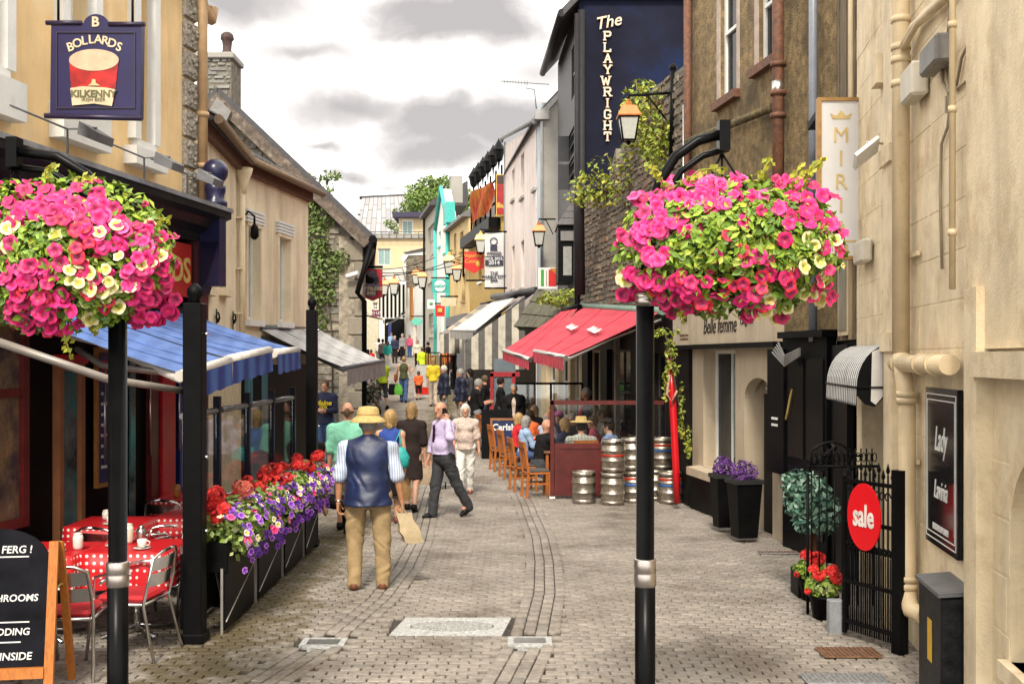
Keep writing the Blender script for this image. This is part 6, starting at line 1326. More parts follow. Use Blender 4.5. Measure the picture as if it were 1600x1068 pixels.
# ================================================================ street furniture
pole_blk = mat('pole_black_gloss', (.004, .004, .0045), rough=.3, var=.3, spec=.25)
def flower_pole(label, u, sgn, d=5.5):
    x = PX(u, d); t = thing('flower_pole', label, 'pole', (x, d, 0), 0, 'black poles carrying flower baskets'); ztop = PZ(478 if sgn > 0 else 492, d)
    q = MB(); q.tube([(0, 0, -.02), (0, 0, PZ(888, d)), (0, 0, PZ(888, d)), (0, 0, ztop)], [.052, .052, .046, .046], 20); q.lathe([(.12, 0), (.12, .03), (.07, .08), (.052, .2)], n=20); q.build('shaft', pole_blk, t)
    for v0, v1, r_ in ((872 if sgn > 0 else 876, 916, .056), (458 if sgn > 0 else 470, 476 if sgn > 0 else 494, .053)):
        q = MB(); a, b = PZ(v1, d), PZ(v0, d); q.lathe([(r_*.93, a), (r_, a+.008), (r_, (a+b)/2-.006), (r_*.95, (a+b)/2), (r_, (a+b)/2+.006), (r_, b-.008), (r_*.9, b)], n=20); q.build('collar', mat('brushed_nickel', (.52, .46, .42), rough=.3, metal=.9, var=.1, scale=15), t)
    # curved arm carrying the basket
    z0 = ztop
    if sgn > 0: pts = [(1006, 468), (1010, 400), (1016, 330), (1030, 285), (1055, 245), (1090, 220), (1130, 209)]
    else: pts = [(183, 480), (183, 400), (181, 340), (165, 305), (135, 272), (90, 245), (25, 236)]
    q = MB(); q.tube([Vector((PX(u_, d)-x, 0, PZ(v_, d))) for u_, v_ in pts], .026, 10)
    off_ = 22; q.tube([Vector((PX(u_+(8 if sgn > 0 else -12)*1.2, d)-x, .02, PZ(v_+off_, d))) for u_, v_ in pts[2:]], .017, 8); q.build('arm', pole_blk, t)
    uu = 1128 if sgn > 0 else 20
    q = MB(); q.obox((PX(uu-6, d)-x, -.04, PZ(236 if sgn > 0 else 262, d)), (.055, 0, 0), (0, .08, 0), (0, 0, .15)); q.build('end_plate', pole_blk, t)
    q = MB(); cu = 1140 if sgn > 0 else 90
    for k in (-1, 0, 1): q.tube([Vector((PX(uu, d)-x, 0, PZ(240 if sgn > 0 else 262, d))), Vector((PX(cu, d)-x+k*.3, .2*(1-abs(k)), PZ(400, d)))], .006, 5)
    q.build('hanger', black, t)
    return t
flower_pole('black pole with silver collars before the kegs, carrying the right flower basket', 1008, 1)
flower_pole('black pole with silver collars before the cafe chairs, carrying the left flower basket', 184, -1)
# ---- terrace posts and wind screens on the left
def terrace_post(label, x, d, h, w):
    t = thing('terrace_post', label, 'post', (x, d, gz(d)), 0, 'black square posts of the cafe terrace')
    q = MB(); q.bbox((0, 0, h/2), (w, w, h), .008); q.build('shaft', black, t)
    q = MB(); q.bbox((0, 0, .04), (w*1.25, w*1.25, .08), .01); q.build('foot', black, t)
    q = MB(); q.lathe([(w*.3, h), (w*.25, h+.03), (w*.42, h+.07), (w*.42, h+.11), (w*.15, h+.16)], n=10); q.build('finial', black, t)
    for z in (.9, 1.5, h-.25):
        q = MB(); q.tube([(w*.5, 0, z), (w*.5+.03, 0, z)], .015, 6); q.build('bolt', steel, t)
    return t
terrace_post('thick black square post at the near end of the flower planters', -2.58, 8.85, 2.75, .155)
terrace_post('black square post at the far end of the flower planters', -2.5, 13.6, 2.95, .13)
glass_s = sheer('clear_screen', (.93, .95, .95), .12); bframe = mat('screen_frame_blueblack', (.006, .007, .018), rough=.35)
for i, (d0, d1) in enumerate(((9.05, 10.15), (10.2, 11.25), (11.3, 12.35), (12.4, 13.5))):
    x0, x1 = -2.74+i*.01, -2.73+i*.01
    t = thing('wind_screen', ['first', 'second', 'third', 'fourth'][i]+' glass wind screen behind the planters counted from the thick post', 'wind screen', (x0, d0, 0), 0, 'glass wind screens along the terrace')
    q = MB(); L = d1-d0
    q.obox((-.03, L-.07, 0), (.06, 0, 0), (0, .07, 0), (0, 0, 1.95)); q.build('post', bframe, t)
    q = MB(); q.tube([(0, 0, 1.82), (0, L-.08, 1.82)], .03, 8); q.build('top_rail', mat('screen_rail', (.2, .2, .22), rough=.3, metal=.6), t); q = MB(); q.obox((-.02, 0, .68), (.04, 0, 0), (0, L-.08, 0), (0, 0, .05)); q.build('rail', mat('screen_rail', (.2, .2, .22), rough=.3, metal=.6), t)
    q = MB(); q.obox((-.004, 0, .74), (.008, 0, 0), (0, L-.08, 0), (0, 0, 1.05)); q.build('glass', glass_s, t)
    q = MB(); q.obox((-.02, 0, .05), (.03, 0, 0), (0, L-.08, 0), (0, 0, .62)); q.build('lower_panel', black, t)
# ---- planters with geraniums and petunias
def petal_flower(name, R_, m1, m2, lobes=5, cup=.35, rnd=0.):
    q = MB(); n = lobes*4; vs = [(0, 0, -cup*R_*1.3)]
    for rr, zz in ((.22, -.5*cup), (.62, -.05*cup), (1.0, .0)):
        for k in range(n):
            w = 2*math.pi*k/n; f = 1-(.13*(1-abs(math.cos(w*lobes/2)))*rr)
            vs.append((R_*rr*f*math.cos(w), R_*rr*f*math.sin(w), R_*zz+(R_*.12*math.cos(w*lobes) if rr == 1 else 0)-(.08*R_ if rr == 1 else 0)))
    q.add(vs, [(0, 1+k, 1+(k+1) % n) for k in range(n)], 1, True)
    for j in range(2):
        q.add([], [], 0)
        for k in range(n):
            q.f.append((1+j*n+k, 1+(j+1)*n+k, 1+(j+1)*n+(k+1) % n, 1+j*n+(k+1) % n)); q.m.append(0 if j else 1); q.sm.append(True)
    return q.mesh(name, [m1, m2])
def petal_mat(name, c, tr=.2):
    m = mat(name, c, rough=.55, var=.12, scale=25); b = m.node_tree.nodes['Principled BSDF']; b.inputs['Subsurface Weight'].default_value = 0.0; b.inputs['Sheen Weight'].default_value = .15; return m
P_pink = petal_mat('petal_hot_pink', (.72, .005, .13)); P_mag = petal_mat('petal_magenta', (.77, .016, .21)); P_red = petal_mat('petal_crimson', (.60, .004, .03)); P_cream = petal_mat('petal_cream', (.82, .72, .38)); P_scar = petal_mat('petal_scarlet', (.68, .012, .01)); P_pur = petal_mat('petal_purple', (.17, .015, .42)); P_lil = petal_mat('petal_lilac', (.45, .18, .62)); P_blu = petal_mat('petal_deep_violet', (.07, .01, .26)); P_wht = petal_mat('petal_white', (.75, .72, .6)); P_cor = petal_mat('petal_coral', (.75, .16, .1)); P_lpk = petal_mat('petal_light_pink', (.82, .09, .30))
T_dark = petal_mat('throat_wine', (.35, .005, .08)); T_yel = petal_mat('throat_yellow', (.6, .5, .1)); T_pur = petal_mat('throat_violet', (.05, .005, .15))
FL_ = {'pink': petal_flower('petunia_pink', .041, P_pink, T_dark), 'mag': petal_flower('petunia_magenta', .041, P_mag, P_pink), 'red': petal_flower('petunia_crimson', .038, P_red, T_dark), 'lpk': petal_flower('petunia_light_pink', .038, P_lpk, P_pink), 'cream': petal_flower('petunia_cream', .04, P_cream, T_yel, cup=.45), 'pur': petal_flower('petunia_purple', .038, P_pur, T_pur), 'lil': petal_flower('petunia_lilac', .036, P_lil, P_pur), 'vio': petal_flower('petunia_violet', .036, P_blu, T_pur), 'wht': petal_flower('petunia_white', .03, P_wht, T_yel)}
def gmesh(name, m):   # geranium head: a dome of small florets
    rg = random.Random(len(name)); q = MB()
    for k in range(46):
        z = rg.uniform(-.25, 1); a = k*2.4; r_ = math.sqrt(max(0, 1-z*z)); c = Vector((r_*math.cos(a), r_*math.sin(a), z)); n = c.normalized(); t = n.cross(Vector((.3, .5, .8))).normalized(); b = n.cross(t); s_ = .024; p = c*.058
        ring = [p+(t*math.cos(w)+b*math.sin(w))*s_*(1 if j % 2 else .62)+n*.004*(j % 2) for j, w in enumerate([2*math.pi*j/10 for j in range(10)])]
        q.add([p-n*.006]+ring, [(0, 1+j, 1+(j+1) % 10) for j in range(10)])
    return q.mesh(name, m)
FL_['ger'] = gmesh('geranium_scarlet', P_scar); FL_['cor'] = gmesh('geranium_coral', P_cor)
leafG = mat_random('basket_leaf', [(.07, .14, .012), (.16, .29, .02), (.33, .46, .035), (.09, .17, .02), (.45, .5, .06)], rough=.5, bump=0)
leafL = mat_random('planter_leaf', [(.10, .19, .02), (.18, .28, .03), (.3, .38, .08), (.12, .2, .03), (.42, .44, .2)], rough=.5, bump=0)
BML = [P_pink, P_mag, P_red, P_cream, P_lpk, T_dark, T_yel]; BMI = {m.name: i for i, m in enumerate(BML)}
def put_flower(kind, p, n, parent, sc=1., rg=random):
    n = Vector(n).normalized(); q_ = n.to_track_quat('Z', 'Y').to_euler(); q_.rotate_axis('Z', rg.uniform(0, 6.28))
    s_ = sc*rg.uniform(.8, 1.18); return inst('geranium' if kind in ('ger', 'cor') else 'petunia', FL_[kind], parent, Vector(p), q_, (s_, s_, s_*rg.uniform(.8, 1.3)))
def basket(label, uc, vc, ru, rv, regions, seed, leaf_regions, sprigs, d=5.5):
    rg = random.Random(seed); c = P(uc, vc, d); t = thing('flower_basket', label, 'flower basket', c, 0, 'hanging flower baskets'); rx, rz = ru/FOC*d, rv/FOC*d; ry = .36
    q = MB(); q.lathe([(.06, -.26), (.16, -.22), (.24, -.12), (.27, -.04), (.25, -.04)], n=16); q.build('basket', mat('basket_liner', (.05, .035, .02), rough=.95, var=.4), t)
    def front(u, v, k=1.):
        a, b = (u-uc)/ru, (v-vc)/rv; m_ = a*a+b*b; y = -ry*math.sqrt(max(0, 1-m_))*k if m_ < 1 else rg.uniform(-.08, .15)
        p = P(u, v, d+y)-c; nrm = Vector((p.x/rx**2, p.y/ry**2 if m_ < 1 else -1, p.z/rz**2)); return p, nrm.normalized()
    for (u0, u1, v0, v1, n, wt) in regions:
        ks = [k for k, w_ in wt for _ in range(w_)]
        for _ in range(n):
            u, v = rg.triangular(u0, u1), rg.uniform(v0, v1); p, nn = front(u, v, rg.uniform(.93, 1.06))
            nn = nn*.55+Vector((0, -.7, .22))+Vector((rg.uniform(-1, 1), rg.uniform(-1, 1), rg.uniform(-1, 1)))*.5
            put_flower(rg.choice(ks), p, nn, t, .92, rg)
    # smaller blooms behind and between, joined
    ex_ = MB()
    for (u0, u1, v0, v1, n, wt) in regions:
        ks = [k for k, w_ in wt for _ in range(w_)]
        for _ in range(n//2):
            u, v = rg.uniform(u0-12, u1+12), rg.uniform(v0-8, v1+8)
            if ((u-uc)/ru)**2+((v-vc)/rv)**2 > 1.02: continue
            p, nn = front(u, v, rg.uniform(.8, .95)); nn = (nn*.5+Vector((rg.uniform(-1, 1), -.5+rg.uniform(-.6, .6), .2+rg.uniform(-1, 1)))).normalized(); me = FL_[rg.choice(ks)]
            M_ = Matrix.Translation(p) @ nn.to_track_quat('Z', 'Y').to_matrix().to_4x4() @ Matrix.Diagonal((*(rg.uniform(.5, .95)*Vector((1, rg.uniform(.55, 1), 1.2))), 1))
            for pl in me.polygons: ex_.add([M_ @ me.vertices[i].co for i in pl.vertices], [tuple(range(len(pl.vertices)))], BMI[me.materials[pl.material_index].name], True)
    tag(ex_.build('small_blooms', BML, t), kind='stuff')
    # leaves fill the whole ball, thick at the surface
    q = MB()
    for (u0, u1, v0, v1, n, size) in leaf_regions:
        for _ in range(n):
            u, v = rg.uniform(u0, u1), rg.uniform(v0, v1); a, b = (u-uc)/ru, (v-vc)/rv
            if a*a+b*b > 1.0: continue
            p, nn = front(u, v, rg.uniform(.45, 1.0)); nn = nn+Vector((rg.uniform(-1, 1), rg.uniform(-1, 1), rg.uniform(-.4, 1)))*.9; nn.normalize()
            a_ = nn.cross(Vector((rg.uniform(-1, 1), rg.uniform(-1, 1), rg.uniform(-1, 1)))).normalized(); b_ = nn.cross(a_); s_ = size*rg.uniform(.6, 1.3)
            q.add([p-a_*s_, p-a_*s_*.2+b_*s_*.5+nn*s_*.15, p+a_*s_, p-a_*s_*.2-b_*s_*.5+nn*s_*.15], [(0, 1, 2, 3)])
    for k in range(900):    # back half of the ball
        z = rg.uniform(-1, 1); w = rg.uniform(0, math.pi); r_ = math.sqrt(1-z*z); p = Vector((rx*r_*math.cos(w), ry*r_*math.sin(w), rz*z))*rg.uniform(.6, 1); nn = Vector((rg.uniform(-1, 1), rg.uniform(-1, 1), rg.uniform(-1, 1))).normalized(); a_ = nn.orthogonal().normalized(); b_ = nn.cross(a_); s_ = .04
        q.add([p-a_*s_, p+b_*s_*.5, p+a_*s_, p-b_*s_*.5], [(0, 1, 2, 3)])
    tag(q.build('foliage', leafG, t), kind='stuff')
    q = MB()
    for (ua, va, ub, vb) in sprigs:
        A, B = P(ua, va, d-.05)-c, P(ub, vb, d-.1)-c; M_ = (A+B)/2+Vector((0, -.05, .04)); q.tube([A, M_, B], .004, 4)
        for k in range(26):
            f = k/25; p = (A*(1-f)**2+M_*2*f*(1-f)+B*f*f)+Vector((rg.uniform(-.02, .02), rg.uniform(-.02, .02), rg.uniform(-.02, .02))); s_ = .018
            nn = Vector((rg.uniform(-1, 1), -1, rg.uniform(-1, 1))).normalized(); a_ = nn.orthogonal().normalized(); b_ = nn.cross(a_); q.add([p-a_*s_, p+b_*s_*.7, p+a_*s_, p-b_*s_*.7], [(0, 1, 2, 3)])
    tag(q.build('trailing_sprigs', mat_random('sprig_leaf', [(.3, .3, .02), (.42, .38, .04), (.2, .25, .02)], rough=.6, bump=0), t), kind='stuff')
    return t
PM = [('pink', 4), ('mag', 4), ('lpk', 1)]; PR = [('pink', 4), ('red', 3), ('mag', 1)]
basket('right hanging ball of pink petunias with lime green middle, on the pole before the kegs', 1142, 385, 182, 112,
       [(958, 1050, 350, 470, 38, PM), (985, 1085, 300, 372, 34, PM+[('mag', 3)]), (1020, 1180, 268, 325, 34, [('lpk', 3), ('mag', 5), ('pink', 1)]), (1160, 1330, 275, 350, 32, PM), (1270, 1330, 330, 390, 12, PM), (1000, 1130, 425, 492, 25, PR), (1120, 1300, 420, 478, 20, PR+[('cream', 1)]), (1040, 1290, 365, 420, 8, PR+[('cream', 1)]), (1255, 1312, 365, 475, 14, [('cream', 6), ('pink', 2)]), (1150, 1250, 468, 498, 10, [('cream', 6), ('pink', 1)]), (955, 1010, 420, 440, 3, [('cream', 1)])], 5,
       [(965, 1325, 275, 500, 2300, .028), (1040, 1290, 310, 420, 2600, .026)], [(1050, 300, 1130, 262), (1180, 300, 1205, 248), (1250, 300, 1288, 250), (1230, 300, 1255, 262), (1085, 440, 1062, 500), (1040, 300, 1012, 262)])
basket('left hanging ball of pink, red and cream petunias, on the pole before the cafe', 92, 395, 182, 128,
       [(0, 150, 290, 345, 44, PM+[('red', 1)]), (110, 215, 300, 390, 26, PM), (170, 262, 350, 430, 34, PM+[('cream', 1)]), (185, 278, 405, 505, 46, PM+[('red', 2), ('pink', 3)]), (0, 75, 410, 520, 38, PM+[('pink', 3), ('red', 1)]), (20, 130, 455, 530, 22, PR), (40, 190, 345, 470, 24, [('red', 4), ('pink', 3), ('cream', 1)]), (90, 200, 370, 470, 9, [('cream', 6)]), (120, 215, 440, 500, 11, [('cream', 5), ('red', 2)]), (0, 30, 340, 440, 6, [('cream', 2), ('pink', 1)]), (-80, 0, 300, 510, 40, PM)], 6,
       [(-85, 275, 280, 520, 2600, .028), (0, 120, 330, 420, 1300, .026), (120, 200, 430, 500, 500, .026)], [(195, 370, 222, 338), (225, 365, 262, 345), (120, 300, 138, 282), (95, 490, 112, 560), (140, 480, 148, 525), (70, 300, 85, 262), (150, 300, 140, 278)])
def planter(label, d0, d1, i):
    t = thing('flower_planter', label, 'planter', (-2.5, (d0+d1)/2, 0), 0, 'black planters in front of the terrace'); L = d1-d0; rg = random.Random(20+i)
    q = MB(); q.bbox((0, 0, .64), (.26, L-.06, .26), .01); q.build('trough', black, t)
    q = MB(); q.obox((.075, -L/2+.04, .03), (.03, 0, 0), (0, L-.14, 0), (0, 0, .55)); q.build('panel', black, t)
    for s_ in (-1, 1):
        q = MB(); q.obox((.07, s_*(L/2-.03)-.01, 0), (.02, 0, 0), (0, .016, 0), (0, 0, .55)); q.build('leg', mat('dull_silver', (.4, .38, .35), rough=.4, metal=.6), t)
    q = MB(); q.tube([(.108, -L/2+.05, .1), (.108, L/2-.1, .42)], .007, 5); q.build('brace', mat('dull_silver', (.4, .38, .35)), t)
    q = leaf_cloud([((0, 0, .88), (.26, L*.56, .2)), ((.14, 0, .76), (.15, L*.52, .2)), ((.05, 0, .9), (.2, L*.5, .18))], 1500, .032, 40+i, flat=.7); tag(q.build('foliage', leafL, t), kind='stuff')
    for k in range(14):
        put_flower('ger' if rg.random() < .85 else 'cor', (rg.uniform(-.14, .16), rg.uniform(-L/2, L/2), rg.uniform(.96, 1.12)), (rg.uniform(-.2, .4), -.5, 1), t, 1.0, rg)
    for k in range(92):
        y = rg.uniform(-L*.54, L*.54); w = rg.uniform(-.6, 1.9); r_ = rg.uniform(.9, 1.1)
        p = (.04+.26*math.sin(w)*r_, y, .78+.24*math.cos(w)*r_); put_flower(rg.choice(['pur', 'pur', 'lil', 'vio', 'lil', 'wht', 'wht', 'lpk']), p, (math.sin(w)+rg.uniform(-.4, .4), rg.uniform(-.9, .2), math.cos(w)*.7+.3), t, .95, rg)
    for k in range(18):
        put_flower(rg.choice(['pur', 'lil', 'vio']), (.26+rg.uniform(-.05, .05), rg.uniform(-L*.5, L*.5), rg.uniform(.52, .68)), (1, -.8, 0), t, .9, rg)
planter('nearest flower planter beside the thick black post', 9.05, 10.2, 0); planter('second flower planter from the thick black post', 10.25, 11.4, 1); planter('third flower planter from the thick black post', 11.45, 12.55, 2); planter('farthest flower planter beside the far black post', 12.6, 13.55, 3)
# ---- cafe furniture on the terrace
polka = None
def polka_mat():
    m = bpy.data.materials.new('red_polka_cloth'); m.use_nodes = True; t = m.node_tree; b = t.nodes['Principled BSDF']; b.inputs['Roughness'].default_value = .45
    src = N(t, 'ShaderNodeTexCoord').outputs['Object']
    v = N(t, 'ShaderNodeTexVoronoi'); v.inputs['Scale'].default_value = 17.1; v.inputs['Randomness'].default_value = .1; t.links.new(src, v.inputs['Vector'])
    r_ = ramp(t, [(.2, (.75, .7, .66)), (.26, (.52, .008, .014))]); t.links.new(v.outputs['Distance'], r_.inputs[0]); t.links.new(r_.outputs[0], b.inputs['Base Color']); return m
polka = polka_mat(); china = mat('white_china', (.72, .69, .63), rough=.15, var=.04); redc = mat('red_cushion', (.45, .012, .02), rough=.5, var=.15)
def cafe_table(label, x, y, w=.66, drop=.3):
    t = thing('cafe_table', label, 'table', (x, y, gz(y)), 0, 'terrace tables under red dotted cloths')
    q = MB(); q.bbox((0, 0, .71), (w, w, .03), .006); q.build('top', alu, t); q = MB(); q.tube([(0, 0, .02), (0, 0, .7)], .03, 10); q.build('stem', alu, t)
    for k in range(4):
        a = math.pi/4+k*math.pi/2; q = MB(); q.tube([(0, 0, .07), (.32*math.cos(a), .32*math.sin(a), .015)], .022, 6, flat=.6); q.build('foot', alu, t)
    c = MB(); h = w/2+.012; n = 8; vs = []; per = []
    for k in range(4*n):
        s_, f = divmod(k, n); a = [(-h, -h), (h, -h), (h, h), (-h, h)]; p0, p1 = a[s_], a[(s_+1) % 4]; per.append((p0[0]+(p1[0]-p0[0])*f/n, p0[1]+(p1[1]-p0[1])*f/n, f))
    rg = random.Random(label)
    for x_, y_, f in per: vs.append((x_, y_, .731))
    for x_, y_, f in per: k = 1.03+.025*math.sin(f*2.2+x_*9); vs.append((x_*k, y_*k, .731-drop*.5))
    for x_, y_, f in per: k = 1.06+.06*math.sin(f*2.2+x_*9); vs.append((x_*k, y_*k, .731-drop*(1.25 if f == 0 else 1)*rg.uniform(.95, 1.05)))
    m_ = len(per); c.add(vs, [tuple(range(m_))]); c.add([], [])
    for j in range(2):
        for k in range(m_): c.f.append((j*m_+k, (j+1)*m_+k, (j+1)*m_+(k+1) % m_, j*m_+(k+1) % m_)); c.m.append(0); c.sm.append(True)
    o = c.build('table_cloth', polka); o.location = (x, y, gz(y)); tag(o, 'red white dotted cloth on the '+label.replace('cafe table ', 'table '), 'tablecloth', 'red dotted cloths'); return t
tabs = [(-3.85, 9.0, 'cafe table left behind the chalkboard'), (-3.15, 9.15, 'cafe table nearest the thick black post'), (-3.85, 10.5, 'cafe table in the middle by the dark window'), (-3.2, 11.1, 'cafe table beside the second wind screen'), (-3.72, 12.6, 'cafe table at the far end by the red door post')]
for x, y, l in tabs: cafe_table(l, x, y)
def make_chair(label, loc, rz, cush=True):
    t = thing('cafe_chair', label, 'chair', loc, rz, 'aluminium cafe chairs with red cushions'); r_ = .0135
    for s_ in (-1, 1):
        q = MB(); q.tube([(s_*.24, .25, 0), (s_*.235, .2, .44), (s_*.25, .17, .64), (s_*.26, .05, .67), (s_*.255, -.12, .67)], r_, 6); q.build('leg', alu, t)
        q = MB(); q.tube([(s_*.25, -.3, 0), (s_*.225, -.2, .42), (s_*.225, -.24, .6), (s_*.2, -.27, .78), (s_*.12, -.3, .82), (0, -.31, .83)], r_, 6); q.build('leg', alu, t)
    q = MB(); q.tube([(-.22, .2, .43), (.22, .2, .43), (.22, -.2, .43), (-.22, -.2, .43), (-.22, .2, .43)], r_, 6); q.obox((-.21, -.19, .425), (.42, 0, 0), (0, .38, 0), (0, 0, .012)); q.build('seat', alu, t)
    for z in (.56, .68):
        q = MB(); vs = []
        for k in range(9):
            a = -1+k/4; xx = .215*a; yy = -.27+.05*a*a-(z-.56)*.2; vs += [(xx, yy, z), (xx, yy-.015, z+.1)]
        q.add(vs, [(2*k, 2*k+2, 2*k+3, 2*k+1) for k in range(8)], 0, True); q.build('back_slat', alu, t)
    if cush: q = MB(); q.bbox((0, .0, .465), (.4, .4, .05), .022); q.build('cushion', redc, t)
    return t
c0 = None
chs = [(-3.26, 8.0, .12, 'front cafe chair seen from behind beside the chalkboard frame'), (-2.97, 8.5, 1.45, 'cafe chair half hidden behind the left black pole'), (-3.75, 8.1, -.2, 'cafe chair behind the chalkboard, only its back rail showing'), (-2.98, 9.75, 2.6, 'cafe chair with red seat close to the thick black post'), (-3.55, 9.75, -.3, 'cafe chair in front of the middle table'), (-3.35, 10.35, 1.7, 'cafe chair between the middle table and the wind screen'), (-3.1, 11.75, 3.0, 'cafe chair beyond the table at the second screen'), (-3.62, 11.7, -.2, 'cafe chair in front of the far table'), (-3.15, 12.4, 1.5, 'cafe chair right of the far table'), (-3.3, 10.45+.0-.2, .2, 'cafe chair in front of the table by the second screen')]
chs = chs[:9]
for x, y, rz, lab in chs:
    if c0 is None: c0 = make_chair(lab, (x, y, gz(y)), rz)
    else:
        c = copy_tree(c0); c.location = (x, y, gz(y)); c.rotation_euler = (0, 0, rz); c['label'] = lab
def cup(label, x, y, z):
    t = thing('cup', label, 'cup', (x, y, z), 0, 'white cups on saucers'); q = MB(); q.lathe([(.02, .012), (.035, .03), (.042, .08), (.038, .08), (.03, .03)], n=12); q.tube([(.04, 0, .07), (.065, 0, .06), (.06, 0, .035), (.035, 0, .03)], .005, 5); q.build('bowl', china, t)
    q = MB(); q.lathe([(.03, 0), (.07, .01), (.072, .014), (.03, .006)], n=14); q.build('saucer', china, t)
zt = .733
for i, (x, y, lab) in enumerate(((-3.7, 8.85, 'white cup left on the near red table'), (-3.05, 8.97, 'white cup on saucer at the front of the near right table'), (-3.33, 9.1, 'white cup between the teapot and milk jar'), (-3.8, 10.3, 'white cup on the middle red table'), (-3.7, 12.45, 'white cup on the far red table'))): cup(lab, x, y, zt+gz(y))
for i, (x, y, lab, h, m_, nm) in enumerate(((-3.57, 8.95, 'tall white mug standing on the near red table', .12, china, 'mug'), (-3.26, 9.25, 'cream milk jar on the near red table', .15, mat('milk_glass', (.7, .64, .5), rough=.2), 'jar'), (-3.18, 9.33, 'steel teapot on the near red table', .11, steel, 'teapot'), (-3.85, 12.5, 'amber sauce jar on the far red table', .13, mat('amber_jar', (.5, .2, .04), rough=.2), 'jar'), (-3.62, 12.75, 'steel sugar pot on the far red table', .11, steel, 'pot'), (-3.95, 10.6, 'white sugar bowl on the middle red table', .08, china, 'bowl'))):
    t = thing(nm, lab, nm, (x, y, zt+gz(y))); q = MB(); q.lathe([(.03, 0), (.04, .02), (.042, h*.8), (.036, h), (.03, h)], n=12); q.build('body', m_, t)
    if nm == 'teapot': q = MB(); q.tube([(.04, 0, .03), (.08, 0, .07), (.09, 0, .1)], .01, 6); q.build('spout', steel, t); q = MB(); q.tube([(-.04, 0, .09), (-.08, 0, .08), (-.075, 0, .03), (-.04, 0, .02)], .006, 5); q.build('handle', steel, t); q = MB(); q.ball((0, 0, .12), .025, 8, 5); q.build('lid', steel, t)
    else: q = MB(); q.lathe([(.034, h), (.036, h+.012), (.01, h+.02)], n=12); q.build('lid', m_, t)
# ---- chalkboard easel
orw = mat('orange_pine', (.50, .16, .025), rough=.5, var=.25, stretch=(10, 10, 1.2), scale=6); chk = mat('chalkboard', (.008, .008, .012), rough=.6, var=.4, scale=4)
ab_ = thing('chalkboard', 'standing chalkboard with orange wood frame at the bottom left corner', 'chalkboard', (-3.47, 7.25, 0), .14)
wd, hb = .36, 1.16; lean = .16
q = MB(); pts = [(-wd, 0, .22), (wd-.03, 0, .22)]+[((wd-.03)*math.cos(math.pi*k/12*1.0)*1.0, lean*(.98+.18*math.sin(math.pi*k/12)), .92+.22*math.sin(math.pi*k/12)) for k in range(13)]
pts = [(x_, lean*(z_/1.1), z_) for x_, _, z_ in pts]; q.prism(pts, (0, .02, 0)); q.build('board', chk, ab_)
for x_ in (-wd, wd-.03):
    q = MB(); q.obox((x_, -.02, 0), (.06, 0, 0), (0, .035, 0), (0, lean, 1.05)); q.build('front_leg', orw, ab_)
    q = MB(); q.obox((x_+.03, .5, 0), (.05, 0, 0), (0, .035, 0), (0, -.32, 1.04)); q.build('rear_leg', orw, ab_)
q = MB(); q.obox((-wd+.06, -.01, .16), (2*wd-.09, 0, 0), (0, .03, 0), (0, .01, .07)); q.build('bottom_rail', orw, ab_)
q = MB(); q.tube([(wd, .1, .72), (wd+.02, .24, .74), (wd+.03, .34, .72)], .007, 5); q.build('stay', gold, ab_)
tilt = math.atan2(lean, 1.1)
for t_, z_, sz, x_ in (('FERG !', 1.0, .07, .12), ('MUSHROOMS', .68, .065, .07), ('E', .58, .06, .0), ('PUDDING', .46, .065, .08), ('INSIDE', .3, .07, .14)):
    letters(t_, sz, white, ab_, (x_, lean*z_/1.1-.004, z_), (R(90)-tilt, 0, 0), shear=.1, ext=.001, bold=.001)
for z_, x_, w_ in ((.95, .1, .2), (.52, .05, .34), (.39, .02, .3)):
    q = MB(); q.obox((x_-w_/2, lean*z_/1.1-.003, z_), (w_, 0, 0), (0, .002, 0), (0, .001, .008)); q.build('chalk_line', white, ab_)
# ---- kegs
kst = mat('keg_steel', (.42, .37, .31), rough=.36, var=.3, metal=.85, scale=9, bump=.3, bscale=25, stain=(4, .36), col2=(.16, .13, .10))
kbr = mat('keg_red_band', (.42, .03, .015), rough=.4, var=.2); kbb = mat('keg_blue_band', (.03, .12, .38), rough=.4, var=.25)
def make_keg(label, loc, bands, parent_copy=None):
    t = thing('beer_keg', label, 'keg', loc, random.uniform(0, 6), 'steel beer kegs stacked by the barrier'); H_, r_ = .53, .195
    q = MB(); q.lathe([(.17, .05), (r_-.005, .07), (r_, .1), (r_, .165), (r_+.012, .175), (r_+.012, .19), (r_, .2), (r_, .33), (r_+.012, .34), (r_+.012, .355), (r_, .365), (r_, .43), (r_-.02, .46), (.1, .475), (.03, .478)], n=22); q.build('body', kst, t)
    q = MB(); q.lathe([(r_-.02, 0), (r_-.005, .0), (r_-.002, .07), (r_-.02, .07)], n=22); q.build('bottom_rim', kst, t)
    q = MB(); n = 22; vs = []; 
    for k in range(n):
        w = 2*math.pi*k/n
        for rr, z in ((r_-.004, .44), (r_, .53), (r_-.022, .525), (r_-.022, .45)): vs.append((rr*math.cos(w), rr*math.sin(w), z))
    q.add(vs, [(4*k+j, 4*((k+1) % n)+j, 4*((k+1) % n)+(j+1) % 4, 4*k+(j+1) % 4) for k in range(n) for j in range(4) if not (k in (3, 4, 14, 15) and j == 0) or True], 0, True); q.build('top_rim', kst, t)
    for w in (1.0, 4.1):
        q = MB(); c = Vector((math.cos(w), math.sin(w), 0)); tn = Vector((-c.y, c.x, 0)); q.obox(c*(r_-.003)-tn*.05+Vector((0, 0, .475)), tn*.1, c*.006, (0, 0, .028)); q.build('handle_slot', dark, t)
    q = MB(); q.lathe([(.03, .478), (.035, .5), (.02, .505)], n=10); q.build('valve', steel, t)
    for m_, z in bands: q = MB(); q.lathe([(r_, z), (r_+.004, z+.003), (r_+.004, z+.037), (r_, z+.04)], n=22); q.build('band', m_, t)
    return t
